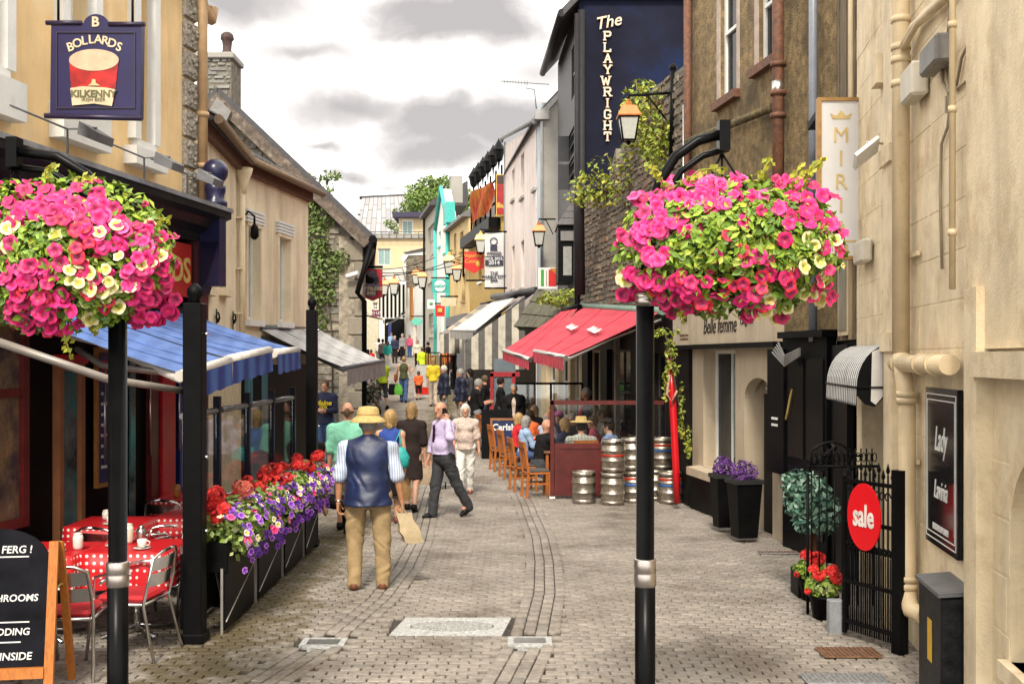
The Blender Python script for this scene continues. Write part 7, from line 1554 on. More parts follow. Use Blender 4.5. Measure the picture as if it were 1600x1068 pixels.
kx = lambda u, d: PX(u, d)
RB, BB = (kbr, .385), (kbb, .285)
dk = 18.2; zk = gz(dk)
keg_list = [(912, dk, 0, [], 'plain keg at the left end of the row before the maroon barrier'), (957, dk-.2, 0, [], 'lower plain keg second from the left, with a red banded keg on top'), (958, dk-.05, 1, [(kbr, .25), ], 'red banded keg on top of the second keg from the left'), (990, dk+.1, 0, [RB, BB], 'lower keg with red and blue bands just left of the black pole'), (988, dk+.35, 1, [], 'upper plain keg just left of the black pole'), (1022, dk+.4, 0, [], 'lower plain keg behind the black pole'), (1034, dk+.45, 1, [(kbr, .385), (kbb, .30)], 'upper keg with red and blue bands by the red pipe'), (1047, dk-.05, 0, [RB, BB], 'lower keg with red and blue bands at the right end under the red pipe'), (1008, dk+.75, 0, [], 'plain keg in the back row behind the pole'), (1008, dk+.75, 1, [], 'upper plain keg in the back row behind the pole'), (1040, dk+.9, 0, [], 'plain keg in the back row near the red pipe')]
for u, d, lv, bd, lab in keg_list: make_keg(lab, (kx(u, d), d, gz(d)+lv*.532), bd)
# ---- red pipe and green weeds at the brown building corner
rp_ = thing('red_pipe', 'bright red vertical pipe at the corner beside the kegs', 'pipe', P(1053, 740, 17.5)); q = MB(); q.tube([P(1048, 575, 17.5), P(1050, 610, 17.5), P(1053, 660, 17.4), P(1056, 728, 17.4), P(1058, 785, 17.4)], .058, 12); q.tube([P(1046, 575, 17.5), P(1047, 560, 17.5)], .04, 8); q.bw('tube', mat('pipe_red', (.55, .006, .012), rough=.3, var=.1), rp_)
q = MB(); q.tube([P(1046, 585, 17.38), P(1042, 615, 17.34), P(1050, 628, 17.33), P(1058, 610, 17.34)], .02, 6); q.bw('rope', mat('pale_rope', (.5, .3, .22)), rp_)
cw = thing('climbing_weed', 'green climbing plant hanging beside the red pipe under the awning end', 'plant', P(1045, 540, 17.4))
cents = [((PX(u, 17.4)-PX(1045, 17.4), 0, PZ(v, 17.4)-PZ(540, 17.4)), (ru, .1, rv)) for u, v, ru, rv in ((1040, 518, .28, .06), (1048, 550, .1, .25), (1052, 575, .12, .1), (1040, 600, .05, .3), (1065, 640, .05, .5), (1075, 690, .06, .3), (1020, 525, .15, .05))]
tag(leaf_cloud(cents, 420, .04, 4).build('foliage', leafA, cw), kind='stuff'); q = MB(); q.tube([(-.1, 0, .3), (0, 0, 0), (.1, 0, -.6), (.3, 0, -1.6)], .015, 5); q.build('stem', bark, cw)
# ---- maroon barrier round the pub terrace
mar = mat('maroon_paint', (.10, .012, .010), rough=.45, var=.25)
br = thing('terrace_barrier', 'maroon panelled terrace barrier with open upper frame behind the kegs', 'barrier', P(862, 778, 18.7))
dB = 18.75; xa, xb = PX(860, dB), PX(992, dB); zb = gz(dB); o = br.location
q = MB(); q.bbox((xa+.03, dB, zb+.85), (.07, .07, 1.7), .006); q.bw('post', mar, br)
q = MB(); q.obox((xa+.07, dB-.02, zb+.06), (xb-xa, 0, 0), (0, .04, 0), (0, 0, .88)); q.bw('panel', mar, br)
q = MB()
for a, b, c, e in ((xa+.07, xb, zb+.86, zb+.95), (xa+.07, xb, zb+.06, zb+.14), (xa+.07, xa+.15, zb+.14, zb+.86), (xb-.1, xb, zb+.14, zb+.86)): q.obox((a, dB-.035, c), (b-a, 0, 0), (0, .07, 0), (0, 0, e-c))
q.bw('rails', mar, br)
q = MB(); q.obox((xa, dB-.035, zb+1.62), (xb-xa+.5, 0, 0), (0, .07, 0), (0, 0, .07)); q.bw('top_rail', mar, br)
q = MB(); q.obox((xa+.07, dB-.004, zb+.95), (xb-xa+.4, 0, 0), (0, .008, 0), (0, 0, .67)); q.bw('glass', sheer('clear_barrier', (.97, .97, .97), .03), br)
q = MB(); q.bbox((xa+.03, dB, zb+.02), (.1, .1, .04), .006); q.bw('foot', white, br)
# ---- wooden chairs, tables
chw = mat('orange_chair_wood', (.42, .125, .022), rough=.4, var=.22, scale=5, stretch=(6, 6, 1)); chs_ = mat('chair_pad', (.06, .055, .05), rough=.7)
def wood_chair(label, loc, rz):
    t = thing('wooden_chair', label, 'chair', loc, rz, 'orange wooden chairs of the pub terrace')
    for s_ in (-1, 1):
        q = MB(); q.obox((s_*.2-.02, .17, 0), (.04, 0, 0), (0, .04, 0), (0, 0, .44)); q.build('leg', chw, t)
        q = MB(); q.prism([(s_*.2-.02, -.24, 0), (s_*.2-.02, -.2, 0), (s_*.2-.02, -.17, .45), (s_*.2-.02, -.24, .98), (s_*.2-.02, -.28, .98), (s_*.2-.02, -.21, .45)], (.04, 0, 0)); q.build('leg', chw, t)
    q = MB(); q.bbox((0, 0, .44), (.44, .42, .035), .006); q.build('seat', chw, t)
    q = MB(); q.bbox((0, 0.01, .475), (.4, .38, .04), .015); q.build('pad', chs_, t)
    q = MB(); q.obox((-.18, -.275, .88), (.36, 0, 0), (0, .025, 0), (0, -.01, .1)); q.build('top_rail', chw, t)
    for k in range(3): q = MB(); q.obox((-.13+k*.11, -.2, .5), (.05, 0, 0), (0, .015, 0), (0, -.06, .39)); q.build('back_slat', chw, t)
    q = MB(); q.obox((-.19, -.2, .24), (.02, 0, 0), (0, .38, 0), (0, 0, .03)); q.obox((.17, -.2, .24), (.02, 0, 0), (0, .38, 0), (0, 0, .03)); q.build('stretcher', chw, t)
    return t
w0 = None
def at(u, d): return (PX(u, d), d, gz(d))
wch = [(838, 18.9, -1.35, 'empty orange wooden chair nearest the maroon barrier'), (818, 19.9, -1.35, 'second orange wooden chair from the barrier, seat empty'), (800, 22.2, -1.3, 'orange wooden chair behind the woman in light blue'), (784, 23.4, -1.3, 'orange wooden chair nearest the middle of the street'), (764, 26.5, -1.2, 'orange wooden chair far back beside the black menu stand'), (912, 19.35, .1, 'orange wooden chair with dark back under the plaid shirt man')]
for u, d, rz, lab in wch:
    if w0 is None: w0 = wood_chair(lab, at(u, d), rz)
    else:
        c = copy_tree(w0); c.location = at(u, d); c.rotation_euler = (0, 0, rz); c['label'] = lab
def pub_table(label, loc, w=.8, l=.8):
    t = thing('pub_table', label, 'table', loc, 0, 'pub terrace tables'); q = MB(); q.bbox((0, 0, .73), (w, l, .04), .008); q.build('top', mat('table_brown', (.2, .09, .04), rough=.4, var=.3), t)
    for a in (-1, 1):
        for b in (-1, 1): q = MB(); q.obox((a*(w/2-.06)-.025, b*(l/2-.06)-.025, 0), (.05, 0, 0), (0, .05, 0), (0, 0, .71)); q.build('leg', chw, t)
pub_table('pub table among the seated drinkers by the barrier', at(882, 20.2), .8, 1.3); pub_table('pub table at the middle of the red awning terrace', at(842, 23.6), .8, .9); pub_table('small pub table far back by the standing woman', at(800, 26.8), .7, .7)
mb_ = thing('beer_sign_board', 'wood framed dark blue beer sign board standing by the terrace', 'sign board', at(795, 24.6)); q = MB()
for a, b, c, e in ((-.42, .42, .98, 1.03), (-.42, -.37, 0, .98), (.37, .42, 0, .98)): q.obox((a, -.02, c), (b-a, 0, 0), (0, .04, 0), (0, 0, e-c))
q.build('frame', mat('tan_wood', (.3, .12, .05)), mb_); q = MB(); q.obox((-.37, -.008, .3), (.74, 0, 0), (0, .016, 0), (0, 0, .67)); q.build('panel', mat('beer_blue', (.015, .03, .10), rough=.4), mb_); letters('Carlsberg', .2, white, mb_, (.02, -.012, .82), (R(90), 0, 0), bold=.006)
ms_ = thing('menu_stand', 'black folding menu stand with green emblem beside the terrace', 'menu stand', at(772, 25.6)); q = MB(); q.prism([(-.3, 0, 0), (.3, 0, 0), (.3, .12, 1.15), (-.3, .12, 1.15)], (0, .03, 0)); q.prism([(-.3, .45, 0), (.3, .45, 0), (.3, .14, 1.15), (-.3, .14, 1.15)], (0, .03, 0)); q.build('boards', black, ms_); q = MB(); q.ball((.1, .05, .78), .1, 8, 5, sc=(1, .15, 1.2)); q.build('emblem', mat('emblem_green', (.05, .35, .08)), ms_)
# posts of the far screens
sc_ = thing('terrace_screen', 'black framed wind screen at the far end of the red awning', 'screen', at(838, 26)); q = MB()
for x_ in (-.5, .35, 1.1): q.tube([(x_, 0, 0), (x_, 0, 1.75)], .03, 6)
q.tube([(-.5, 0, 1.75), (1.1, 0, 1.75)], .03, 6); q.build('frame', black, sc_); q = MB(); q.obox((-.5, -.004, .8), (1.6, 0, 0), (0, .008, 0), (0, 0, .93)); q.build('glass', glass_s, sc_)
# ---- tall black planters with purple heads, topiary, geranium pots, gate
def tall_pot(label, u, vb, d, h, w, sgn):
    t = thing('tall_planter', label, 'planter', (PX(u, d), d, PZ(vb, d)), .2, 'tall black planters by the lingerie shop'); q = MB(); q.add([(-w*.4, -w*.4, 0), (w*.4, -w*.4, 0), (w*.4, w*.4, 0), (-w*.4, w*.4, 0), (-w*.55, -w*.55, h), (w*.55, -w*.55, h), (w*.55, w*.55, h), (-w*.55, w*.55, h)], [(3, 2, 1, 0), (4, 5, 6, 7), (0, 1, 5, 4), (1, 2, 6, 5), (2, 3, 7, 6), (3, 0, 4, 7)]); q.build('pot', black, t)
    q = MB(); q.obox((-w*.6, -w*.6, h-.05), (w*1.2, 0, 0), (0, w*1.2, 0), (0, 0, .055)); q.build('rim', mat('pot_rim', (.03, .03, .03), rough=.4), t)
    q = leaf_cloud([((0, 0, h+.08), (w*.55, w*.55, .17))], 900, .022, int(u)); tag(q.build('purple_heads', mat_random('heather_purple', [(.06, .015, .12), (.12, .03, .22), (.18, .06, .3), (.04, .02, .07)], rough=.8, bump=0), t), kind='stuff')
tall_pot('tall black planter with purple heads, left and farther one', 1130, 822, 14.9, .72, .26, 1); tall_pot('tall black planter with purple heads, right and nearer one', 1163, 838, 14.0, .74, .32, 1)
tp = thing('topiary_plant', 'round blue green leafy topiary on a dark stem before the black shop', 'plant', (PX(1262, 10.6), 10.6, gz(10.6))); zc = PZ(778, 10.6)
q = leaf_cloud([((0, 0, zc), (.24, .24, .26)), ((.18, -.05, zc-.14), (.14, .15, .2)), ((-.12, -.05, zc+.16), (.15, .15, .14)), ((.02, -.1, zc-.22), (.2, .14, .12))], 1500, .036, 3, flat=.55); tag(q.build('crown', mat_random('bluegreen_leaf', [(.04, .11, .075), (.08, .2, .14), (.025, .07, .045), (.3, .45, .36), (.05, .13, .07)], rough=.4, bump=0), tp), kind='stuff')
q = MB(); q.tube([(0, 0, 0.2), (.03, 0, zc-.1)], .03, 8); q.tube([(.09, .05, 0.1), (.06, .03, zc-.2)], .03, 8); q.build('trunk', mat('stem_brown', (.14, .06, .03), rough=.8), tp); q = MB(); q.bbox((.02, 0, .13), (.3, .3, .26), .01); q.build('tub', black, tp)
for i, (u, v, d, lab) in enumerate(((1268, 925, 10.4, 'pot of red geraniums behind, below the topiary'), (1287, 950, 9.65, 'pot of red geraniums in front, against the iron gate'))):
    t = thing('geranium_pot', lab, 'potted plant', (PX(u, d), d, gz(d)), 0, 'red geranium pots by the gate'); t.scale = (.84, .84, .84); q = MB(); q.lathe([(.11, 0), (.15, .22), (.16, .22), (.16, .25), (.14, .25)], n=14); q.build('pot', black, t)
    q = leaf_cloud([((0, 0, .34), (.2, .19, .12))], 340, .035, 60+i, flat=.75); tag(q.build('foliage', leafL if i else leafG, t), kind='stuff'); rg = random.Random(i)
    for k in range(7): put_flower('ger', (rg.uniform(-.13, .13), rg.uniform(-.14, .08), rg.uniform(.44, .52)), (0, -.4, 1), t, .95, rg)
    put_flower('ger', (-.19, -.08, .3), (-1, -.5, .3), t, .6, rg)
# iron gate standing open with the round sale sign
gA, gB = Vector((PX(1318, 9.05), 9.05, 0)), Vector((PX(1412, 8.45), 8.45, 0)); GF = Fac(gA, gB); L = GF.L; zg = .05; gh_ = 1.38
gt = thing('iron_gate', 'open black wrought iron gate with spear tops on the right', 'gate', GF.pt(0, 0, 0))
q = MB(); GF.slab(q, L-.09, L, 0, gh_+.05, -.05, .04); q.bw('post', black, gt)
q = MB(); GF.slab(q, 0, .03, .03, gh_-.05, -.015, .015); q.bw('stile', black, gt)
for z in (.12, .45, .95, gh_-.1): q = MB(); GF.slab(q, .03, L-.09, z, z+.03, -.014, .014); q.bw('rail', black, gt)
nb_ = 11
for k in range(nb_):
    a = .03+(L-.12)*(k+.5)/nb_; q = MB(); top_ = gh_+(.0 if k % 2 else -.05); q.tube([GF.pt(a, .06), GF.pt(a, top_)], .008, 6); q.lathe([(.003, 0), (.018, .03), (.002, .09)], GF.pt(a, top_), 6); q.lathe([(.01, -.015), (.02, 0), (.01, .015)], GF.pt(a, .78), 6); q.bw('bar', black, gt)
for k in range(nb_-1):
    a = .03+(L-.12)*(k+1)/nb_; q = MB(); q.tube([GF.pt(a, .06), GF.pt(a, .72)], .006, 5); q.lathe([(.002, 0), (.014, .025), (.002, .07)], GF.pt(a, .72), 6); q.bw('short_bar', black, gt)
q = MB()
for k in range(8):
    a0 = .08+(L-.25)*k/7; q.tube([GF.pt(a0+.035*math.cos(w)*(1-w/9), gh_-.18+.045*math.sin(w)*(1-w/9)) for w in [j*.55 for j in range(12)]], .006, 5)
q.bw('scrollwork', black, gt)
q = MB(); q.bbox(GF.pt(-.1, .13, 0), (.12, .1, .3), .01); q.bw('stop_block', mat('galvanised', (.28, .29, .31), rough=.5, var=.3), gt)
ss = thing('sale_sign', 'round red sale sign hanging on the iron gate', 'sign', P(1351, 858, 8.72)); d = 8.62
SFc = Fac(gA+Vector((0, -.12, 0)), gB+Vector((0, -.12, 0))); cs, cz = SFc.uv(1351, 807); q = MB(); q.prism([SFc.pt(cs+.185*math.cos(k*.13090), cz+.27*math.sin(k*.13090), .0) for k in range(48)], SFc.n*.012); q.bw('disc', mat('sale_red', (.70, .005, .012), rough=.35, var=.02), ss)
nrm = SFc.n if SFc.n.y < 0 else -SFc.n
letters('sale', .25, mat('sale_white', (.75, .72, .68), rough=.5), ss, SFc.pt(cs, cz, 0)+nrm*.016-ss.location, rot_of(nrm), bold=.006, sx=.62, ext=.002)
q = MB(); q.tube([SFc.pt(cs, cz+.26), SFc.pt(cs, cz+.33)], .004, 4); q.bw('tie', black, ss)
# basement railing with arched hoop behind the gate
rl = thing('arched_railing', 'low black arched railing in front of the dark shop doorway', 'railing', P(1305, 850, 9.9)); d = 9.8; q = MB()
arc = [P(1265, 738, d)]+[P(1268+80*k/8, 712-22*math.sin(math.pi*min(1, k/8+.12)), d) for k in range(9)]
q.tube(arc, .012, 6); q.tube([P(1262, 728, d), P(1372, 728, d)], .014, 6); q.tube([P(1262, 715+25, d), P(1262, 960, d)], .014, 6); q.tube([P(1300, 690, 10.6), P(1305, 700, d+.1), P(1270, 725, d)], .02, 6); q.bw('rails', black, rl)
q = MB()
for k in range(12):
    u = 1268+k*8.6; q.tube([P(u, 728, d), P(u, 700, d)], .007, 5); q.tube([P(u+4+3.2*math.cos(w), 714+7*math.sin(w), d) for w in [j*.785 for j in range(9)]], .005, 4)
q.bw('scrolls', black, rl)
for k in range(9):
    u = 1268+k*12; q = MB(); q.tube([P(u, 728, d), P(u, 945, d)], .008, 5); q.bw('bar', black, rl)
# far street props: white flower bush, orange stall, a-frame, stroller, motorbike-like scooter by the fence
fb = thing('flowering_bush', 'white flowering bush under the inn sign', 'plant', (PX(574, 33), 33, gz(33))); q = leaf_cloud([((0, 0, .9), (.5, .4, .7))], 500, .06, 2); tag(q.build('foliage', mat_random('bush_leaf', [(.05, .09, .03), (.1, .16, .05), (.5, .5, .45), (.07, .1, .03), (.35, .03, .06)], rough=.6, bump=0), fb), kind='stuff'); q = MB(); q.tube([(0, 0, 0), (0, 0, .6)], .05, 6); q.build('trunk', bark, fb)
os_ = thing('clothes_rail', 'rail of orange and brown clothes at the shop front beyond the striped awnings', 'clothes rail', (PX(683, 48), 48, gz(48))); q = MB()
for x_ in (-.5, .6): q.tube([(x_, 0, 0), (x_, 0, 1.55)], .025, 5)
q.tube([(-.5, 0, 1.55), (.6, 0, 1.55)], .025, 5); q.build('frame', black, os_)
for k in range(9): q = MB(); q.bbox((-.42+k*.11, 0, 1.0), (.07, .4, .95+.1*math.sin(k*2)), .03); q.build('garment', [mat('garment_orange', (.4, .13, .02), rough=.9, var=.3), mat('garment_ochre', (.36, .22, .06), rough=.9), mat('garment_brown', (.12, .05, .02), rough=.9)][k % 3], os_)
af = thing('street_board', 'white and red pavement board right of the orange shirted child', 'sign board', (PX(664, 42), 42, gz(42)), .3); q = MB(); q.prism([(-.3, 0, 0), (.3, 0, 0), (.3, .2, 1.25), (-.3, .2, 1.25)], (0, .03, 0)); q.build('face', greyc_ := mat('board_grey', (.42, .41, .39)), af); q = MB(); q.prism([(-.3, .6, 0), (.3, .6, 0), (.3, .22, 1.25), (-.3, .22, 1.25)], (0, .03, 0)); q.build('rear_face', white, af); q = MB(); q.prism([(-.26, -.004+.03, .12), (.26, .016, .12), (.26, .05, .4), (-.26, .05, .4)], (0, -.012, 0)); q.build('red_panel', rd, af)
# ================================================================ people
def _cone(X, a, b, ra, rb, fy=1.0):
    a = np.array(a, np.float32); b = np.array(b, np.float32); x = X-a; d = b-a
    if fy != 1: x = x*np.array([1, fy, 1], np.float32); d = d*np.array([1, fy, 1], np.float32)
    h = np.clip((x@d)/max(float(d@d), 1e-9), 0, 1); q = x-h[..., None]*d
    return np.sqrt((q*q).sum(-1))-(ra+(rb-ra)*h)
def _ell(X, c, r):
    p = (X-np.array(c, np.float32)); r = np.array(r, np.float32); k0 = np.sqrt(((p/r)**2).sum(-1)); k1 = np.sqrt(((p/(r*r))**2).sum(-1))+1e-6
    return k0*(k0-1)/k1
class SDF:
    """smooth union of tapered limbs and ellipsoids, meshed as one closed surface"""
    def __init__(s): s.p = []; s.cuts = []; s.carve = []; s.noise = 0.; s.nf = 30.
    def cone(s, a, b, ra, rb=None, k=.03, fy=1.): s.p.append(('c', tuple(a), tuple(b), ra, ra if rb is None else rb, k, fy)); return s
    def ell(s, c, r, k=.03): s.p.append(('e', tuple(c), tuple(r), k)); return s
    def mesh(s, vx):
        lo = np.array([1e9]*3); hi = -lo; bbs = []
        for p in s.p:
            if p[0] == 'c':
                f = 1/min(1, p[6]) if p[6] else 1; ra, rb = p[3]*f, p[4]*f
                l = np.minimum(np.array(p[1])-ra, np.array(p[2])-rb); h = np.maximum(np.array(p[1])+ra, np.array(p[2])+rb)
            else: l = np.array(p[1])-np.array(p[2]); h = np.array(p[1])+np.array(p[2])
            bbs.append((l, h)); lo = np.minimum(lo, l); hi = np.maximum(hi, h)
        lo -= vx*3+s.noise; hi += vx*3+s.noise; n = np.ceil((hi-lo)/vx).astype(int)+1
        ax = [lo[i]+vx*np.arange(n[i], dtype=np.float32) for i in range(3)]
        F = np.full(n, 1., np.float32)
        for p, (l, h) in zip(s.p, bbs):
            k = p[-1] if p[0] == 'e' else p[5]; m = k+vx*2.5
            i0 = np.maximum(((l-m-lo)/vx).astype(int), 0); i1 = np.minimum(((h+m-lo)/vx).astype(int)+2, n)
            X = np.stack(np.meshgrid(*[ax[i][i0[i]:i1[i]] for i in range(3)], indexing='ij'), -1).astype(np.float32)
            D = _cone(X, *p[1:5], p[6]) if p[0] == 'c' else _ell(X, p[1], p[2])
            G = F[i0[0]:i1[0], i0[1]:i1[1], i0[2]:i1[2]]; hh = np.clip(.5+.5*(G-D)/k, 0, 1) if k > 0 else (D < G)*1.
            G[...] = D*hh+G*(1-hh)-k*hh*(1-hh)
        X = None
        if s.noise or s.cuts or s.carve:
            X = np.stack(np.meshgrid(*ax, indexing='ij'), -1).astype(np.float32)
        if s.noise:
            f = s.nf; x, y, z = X[..., 0], X[..., 1], X[..., 2]
            n1 = np.sin(f*x*.9+2.1*np.sin(f*.45*z+1.3))*np.sin(f*.55*z+1.7*np.sin(f*.5*y)); F += s.noise*(.55*n1+.6*(1-2*np.abs(np.sin(f*(.5*z+.42*x-.2*y)+1.9*n1)))*(.5+.5*np.sin(f*.3*z+f*.37*x+.7*s.nf))+.25*np.sin(f*1.7*y+f*.8*z+2*np.sin(f*.6*x)))
        for c, nn in s.cuts: F = np.maximum(F, (X-np.array(c, np.float32))@np.array(nn, np.float32))
        for c in s.carve: F = np.maximum(F, -(_ell(X, *c) if len(c) == 2 else _cone(X, *c)))
        return nets(F, lo, vx)
def nets(F, lo, vx):
    S_ = F < 0; n = F.shape
    c = np.zeros(tuple(k-1 for k in n), np.int8)
    for i in (0, 1):
        for j in (0, 1):
            for k in (0, 1): c += S_[i:n[0]-1+i, j:n[1]-1+j, k:n[2]-1+k]
    act = (c > 0) & (c < 8); idx = np.full(act.shape, -1, np.int64); ids = np.argwhere(act); idx[act] = np.arange(len(ids))
    acc = np.zeros((len(ids), 3)); cnt = np.zeros(len(ids)); off = [(i, j, k) for i in (0, 1) for j in (0, 1) for k in (0, 1)]
    V = {o: F[ids[:, 0]+o[0], ids[:, 1]+o[1], ids[:, 2]+o[2]] for o in off}
    for a in off:
        for ax in range(3):
            if a[ax]: continue
            b = list(a); b[ax] = 1; b = tuple(b); va, vb = V[a], V[b]; m = (va < 0) != (vb < 0); t = np.where(m, va/np.where(m, va-vb, 1), 0)
            p = np.tile(np.array(a, float), (len(ids), 1)); p[:, ax] += t; acc += p*m[:, None]; cnt += m
    verts = lo+(ids+acc/np.maximum(cnt, 1)[:, None])*vx; faces = []
    for ax in range(3):
        b, c_ = (ax+1) % 3, (ax+2) % 3; A = [slice(1, -1)]*3; A[ax] = slice(0, -1); B = [slice(1, -1)]*3; B[ax] = slice(1, None)
        sa, sb = S_[tuple(A)], S_[tuple(B)]; e = np.argwhere(sa != sb); e = e+np.array([0 if i == ax else 1 for i in range(3)]); fl = S_[e[:, 0], e[:, 1], e[:, 2]]
        q = []
        for db, dc in ((-1, -1), (0, -1), (0, 0), (-1, 0)):
            g_ = e.copy(); g_[:, b] += db; g_[:, c_] += dc; q.append(idx[g_[:, 0], g_[:, 1], g_[:, 2]])
        q = np.stack(q, 1); q[~fl] = q[~fl][:, ::-1]; faces.append(q)
    return verts, np.concatenate(faces)
def to_obj(name, parts, m, parent, loc=None):
    vs = np.concatenate([p[0] for p in parts]); o_ = 0; fs = []
    for p in parts: fs.append(p[1]+o_); o_ += len(p[0])
    fs = np.concatenate(fs); me = bpy.data.meshes.new(name); me.vertices.add(len(vs)); me.vertices.foreach_set('co', vs.astype(np.float32).ravel())
    me.loops.add(len(fs)*4); me.loops.foreach_set('vertex_index', fs.astype(np.int32).ravel()); me.polygons.add(len(fs)); me.polygons.foreach_set('loop_start', (np.arange(len(fs))*4).astype(np.int32))
    me.polygons.foreach_set('use_smooth', np.ones(len(fs), bool)); me.materials.append(m); me.update(calc_edges=True); me.validate()
    o = bpy.data.objects.new(name, me); COL.objects.link(o)
    if parent is not None: o.parent = parent
    return o
def cloth(name, c, rough=.85, var=.16): return mat('cloth_'+name, c, rough=rough, var=var, scale=9, bump=.35, bscale=28)
SKIN = {'fair': mat('skin_fair', (.56, .31, .21), rough=.5, var=.1, scale=18), 'tan': mat('skin_tan', (.46, .215, .11), rough=.5, var=.12, scale=18), 'red': mat('skin_ruddy', (.52, .255, .165), rough=.5, var=.12, scale=18)}
HAIR = {k: mat('hair_'+k, c, rough=.6, var=.35, scale=30, bump=.8, bscale=60, stretch=(1, 1, .25)) for k, c in {'blond': (.42, .26, .10), 'brown': (.10, .055, .025), 'dark': (.02, .014, .011), 'white': (.62, .58, .52), 'grey': (.3, .28, .25), 'sandy': (.30, .18, .075)}.items()}
eye_m = mat('eye_dark', (.02, .014, .012), rough=.2); lip_m = mat('lip', (.36, .10, .08), rough=.5)
def nrm(v): v = np.array(v, float); return v/np.linalg.norm(v)
class Body: pass
def person(label, loc, rz, h=1.72, sex='m', skin='fair', wide=1., belly=0., lean=(0, 0), thigh=((0, 0, -1), (0, 0, -1)), shin=((0, 0, -1), (0, 0, -1)), up=((-.12, 0, -1), (.12, 0, -1)), fore=((-.04, .18, -1), (.04, .18, -1)), palm=None, curl=(.35, .35), head=(0, 0), yaw=0.,
           hair=('short', 'brown'), top=None, bottom=None, shoes='dark', over=None, hat=None, vx=.016, hands=False, group=None, lift=None, spread=.1, neck=1.):
    """index 0 is the person's left limb, 1 the right; local x = right, y = forward"""
    k = h/1.75; B = Body(); w_ = wide*(.92 if sex == 'w' else 1)
    sp = nrm((lean[0], lean[1], 1)); pel = np.zeros(3); hip = [np.array((s*spread*w_*.95, 0, -.02)) for s in (-1, 1)]
    kn = [hip[i]+nrm(thigh[i])*.43 for i in (0, 1)]; an = [kn[i]+nrm(shin[i])*.42 for i in (0, 1)]
    dz = (.075-min(a[2] for a in an)) if lift is None else lift/k
    up_ = np.array((0, 0, dz)); pel = pel+up_; hip = [p+up_ for p in hip]; kn = [p+up_ for p in kn]; an = [p+up_ for p in an]
    ch = pel+sp*.33; nb = pel+sp*.50; sh = [pel+sp*.455+np.array((s*.185*w_, 0, 0)) for s in (-1, 1)]
    el = [sh[i]+nrm(up[i])*.285 for i in (0, 1)]; wr = [el[i]+nrm(fore[i])*.25 for i in (0, 1)]
    hd = nb+np.array((head[0], head[1]+.02, .19*neck)); K = lambda p: tuple(np.array(p)*k)
    B.__dict__.update(pel=pel*k, hip=hip, kn=[p*k for p in kn], an=[p*k for p in an], sh=[p*k for p in sh], el=[p*k for p in el], wr=[p*k for p in wr], hd=hd*k, nb=nb*k, k=k, rz=rz, loc=Vector(loc))
    cy, sy_ = math.cos(yaw), math.sin(yaw)
    def H(x, y, z): return K(hd+np.array((x*cy-y*sy_, x*sy_+y*cy, z)))
    def torso(s, g, ins=1., shoulder=.062):
        sc_ = lambda i: sh[i]*np.array((ins, 1, 1))
        s.ell(K(pel+sp*.02), ((.155*w_+g)*k*(1.06 if sex == 'w' else 1), (.115+g+belly*.4)*k, (.13+g)*k)); s.cone(K(pel+sp*.05), K(ch), (.125*w_+g)*k, (.15*w_+g)*k, fy=1.25)
        s.ell(K(ch+sp*.04), ((.17*w_+g)*k, (.112+g)*k, (.17+g)*k)); s.cone(K(sc_(0)), K(sc_(1)), (shoulder+g)*k*ins**.5)
        if belly: s.ell(K(pel+sp*.16+np.array((0, .03+belly*.5, 0))), ((.14*w_+belly*.6+g)*k, (.1+belly+g)*k, (.15+g)*k))
        if sex == 'w':
            for q_ in (-1, 1): s.ell(K(ch+sp*.03+np.array((q_*.075, .085, 0))), ((.065+g)*k, (.055+g)*k, (.065+g)*k))
        [s.cone(K(sc_(i)), K(nb+sp*.02), (.05+g)*k, (.05+g)*k) for i in (0, 1)]
    b = SDF(); torso(b, 0)
    b.cone(K(nb-sp*.02), H(0, -.02, -.05), .055*k, .05*k)
    b.ell(H(0, 0, .015), (.077*k, .098*k, .112*k), .02); b.cone(H(0, .03, -.06), H(0, .055, -.085), .05*k, .035*k, .03)   # skull, jaw and chin
    b.cone(H(0, .09, .02), H(0, .112, -.018), .009*k, .016*k, .012); b.cone(H(-.035, .075, .035), H(.035, .075, .035), .018*k, k=.015)   # nose, brow
    for s_ in (-1, 1): b.ell(H(s_*.08, -.005, .0), (.014*k, .022*k, .034*k), .008)
    for i in (0, 1):
        b.cone(K(sh[i]), K(el[i]), .052*k, .042*k); b.cone(K(el[i]), K(wr[i]), .043*k, .027*k, .02)
        b.cone(K(hip[i]), K(kn[i]), .085*k, .055*k); b.cone(K(kn[i]), K(an[i]), .056*k, .036*k); b.cone(K(an[i]), K(an[i]+np.array((0, .1, -.035))), .034*k, .03*k)
    parts = []
    for i in (0, 1):
        d = nrm(fore[i]); sd = -1 if i == 0 else 1
        pn = nrm(palm[i]) if palm is not None and palm[i] is not None else np.array((-sd, 0, 0.)); pn = pn-d*(pn@d); pn = nrm(pn); wv = np.cross(d, pn)*(-sd)   # wv: thumb side
        if wv[1] < 0 and palm is None: wv = -wv
        c0 = wr[i]
        if not hands:
            b.ell(K(c0+d*.06), (.036*k, .036*k, .05*k), .03); b.cone(K(c0), K(c0+d*.09+pn*.01), .024*k, .03*k); b.cone(K(c0+d*.1+pn*.01), K(c0+d*.14+pn*.04), .024*k, .018*k); b.cone(K(c0+d*.04+wv*.02), K(c0+d*.085+wv*.04+pn*.02), .013*k, .011*k); continue
        hs_ = SDF(); hs_.cone(K(c0-d*.03), K(c0+d*.015), .027*k, .025*k, .015)
        for j in (-1.3, -.45, .45, 1.3): hs_.cone(K(c0+d*.015+wv*j*.010), K(c0+d*.088+wv*j*.0185), .0155*k, .0125*k, .012)
        cu = curl[i]
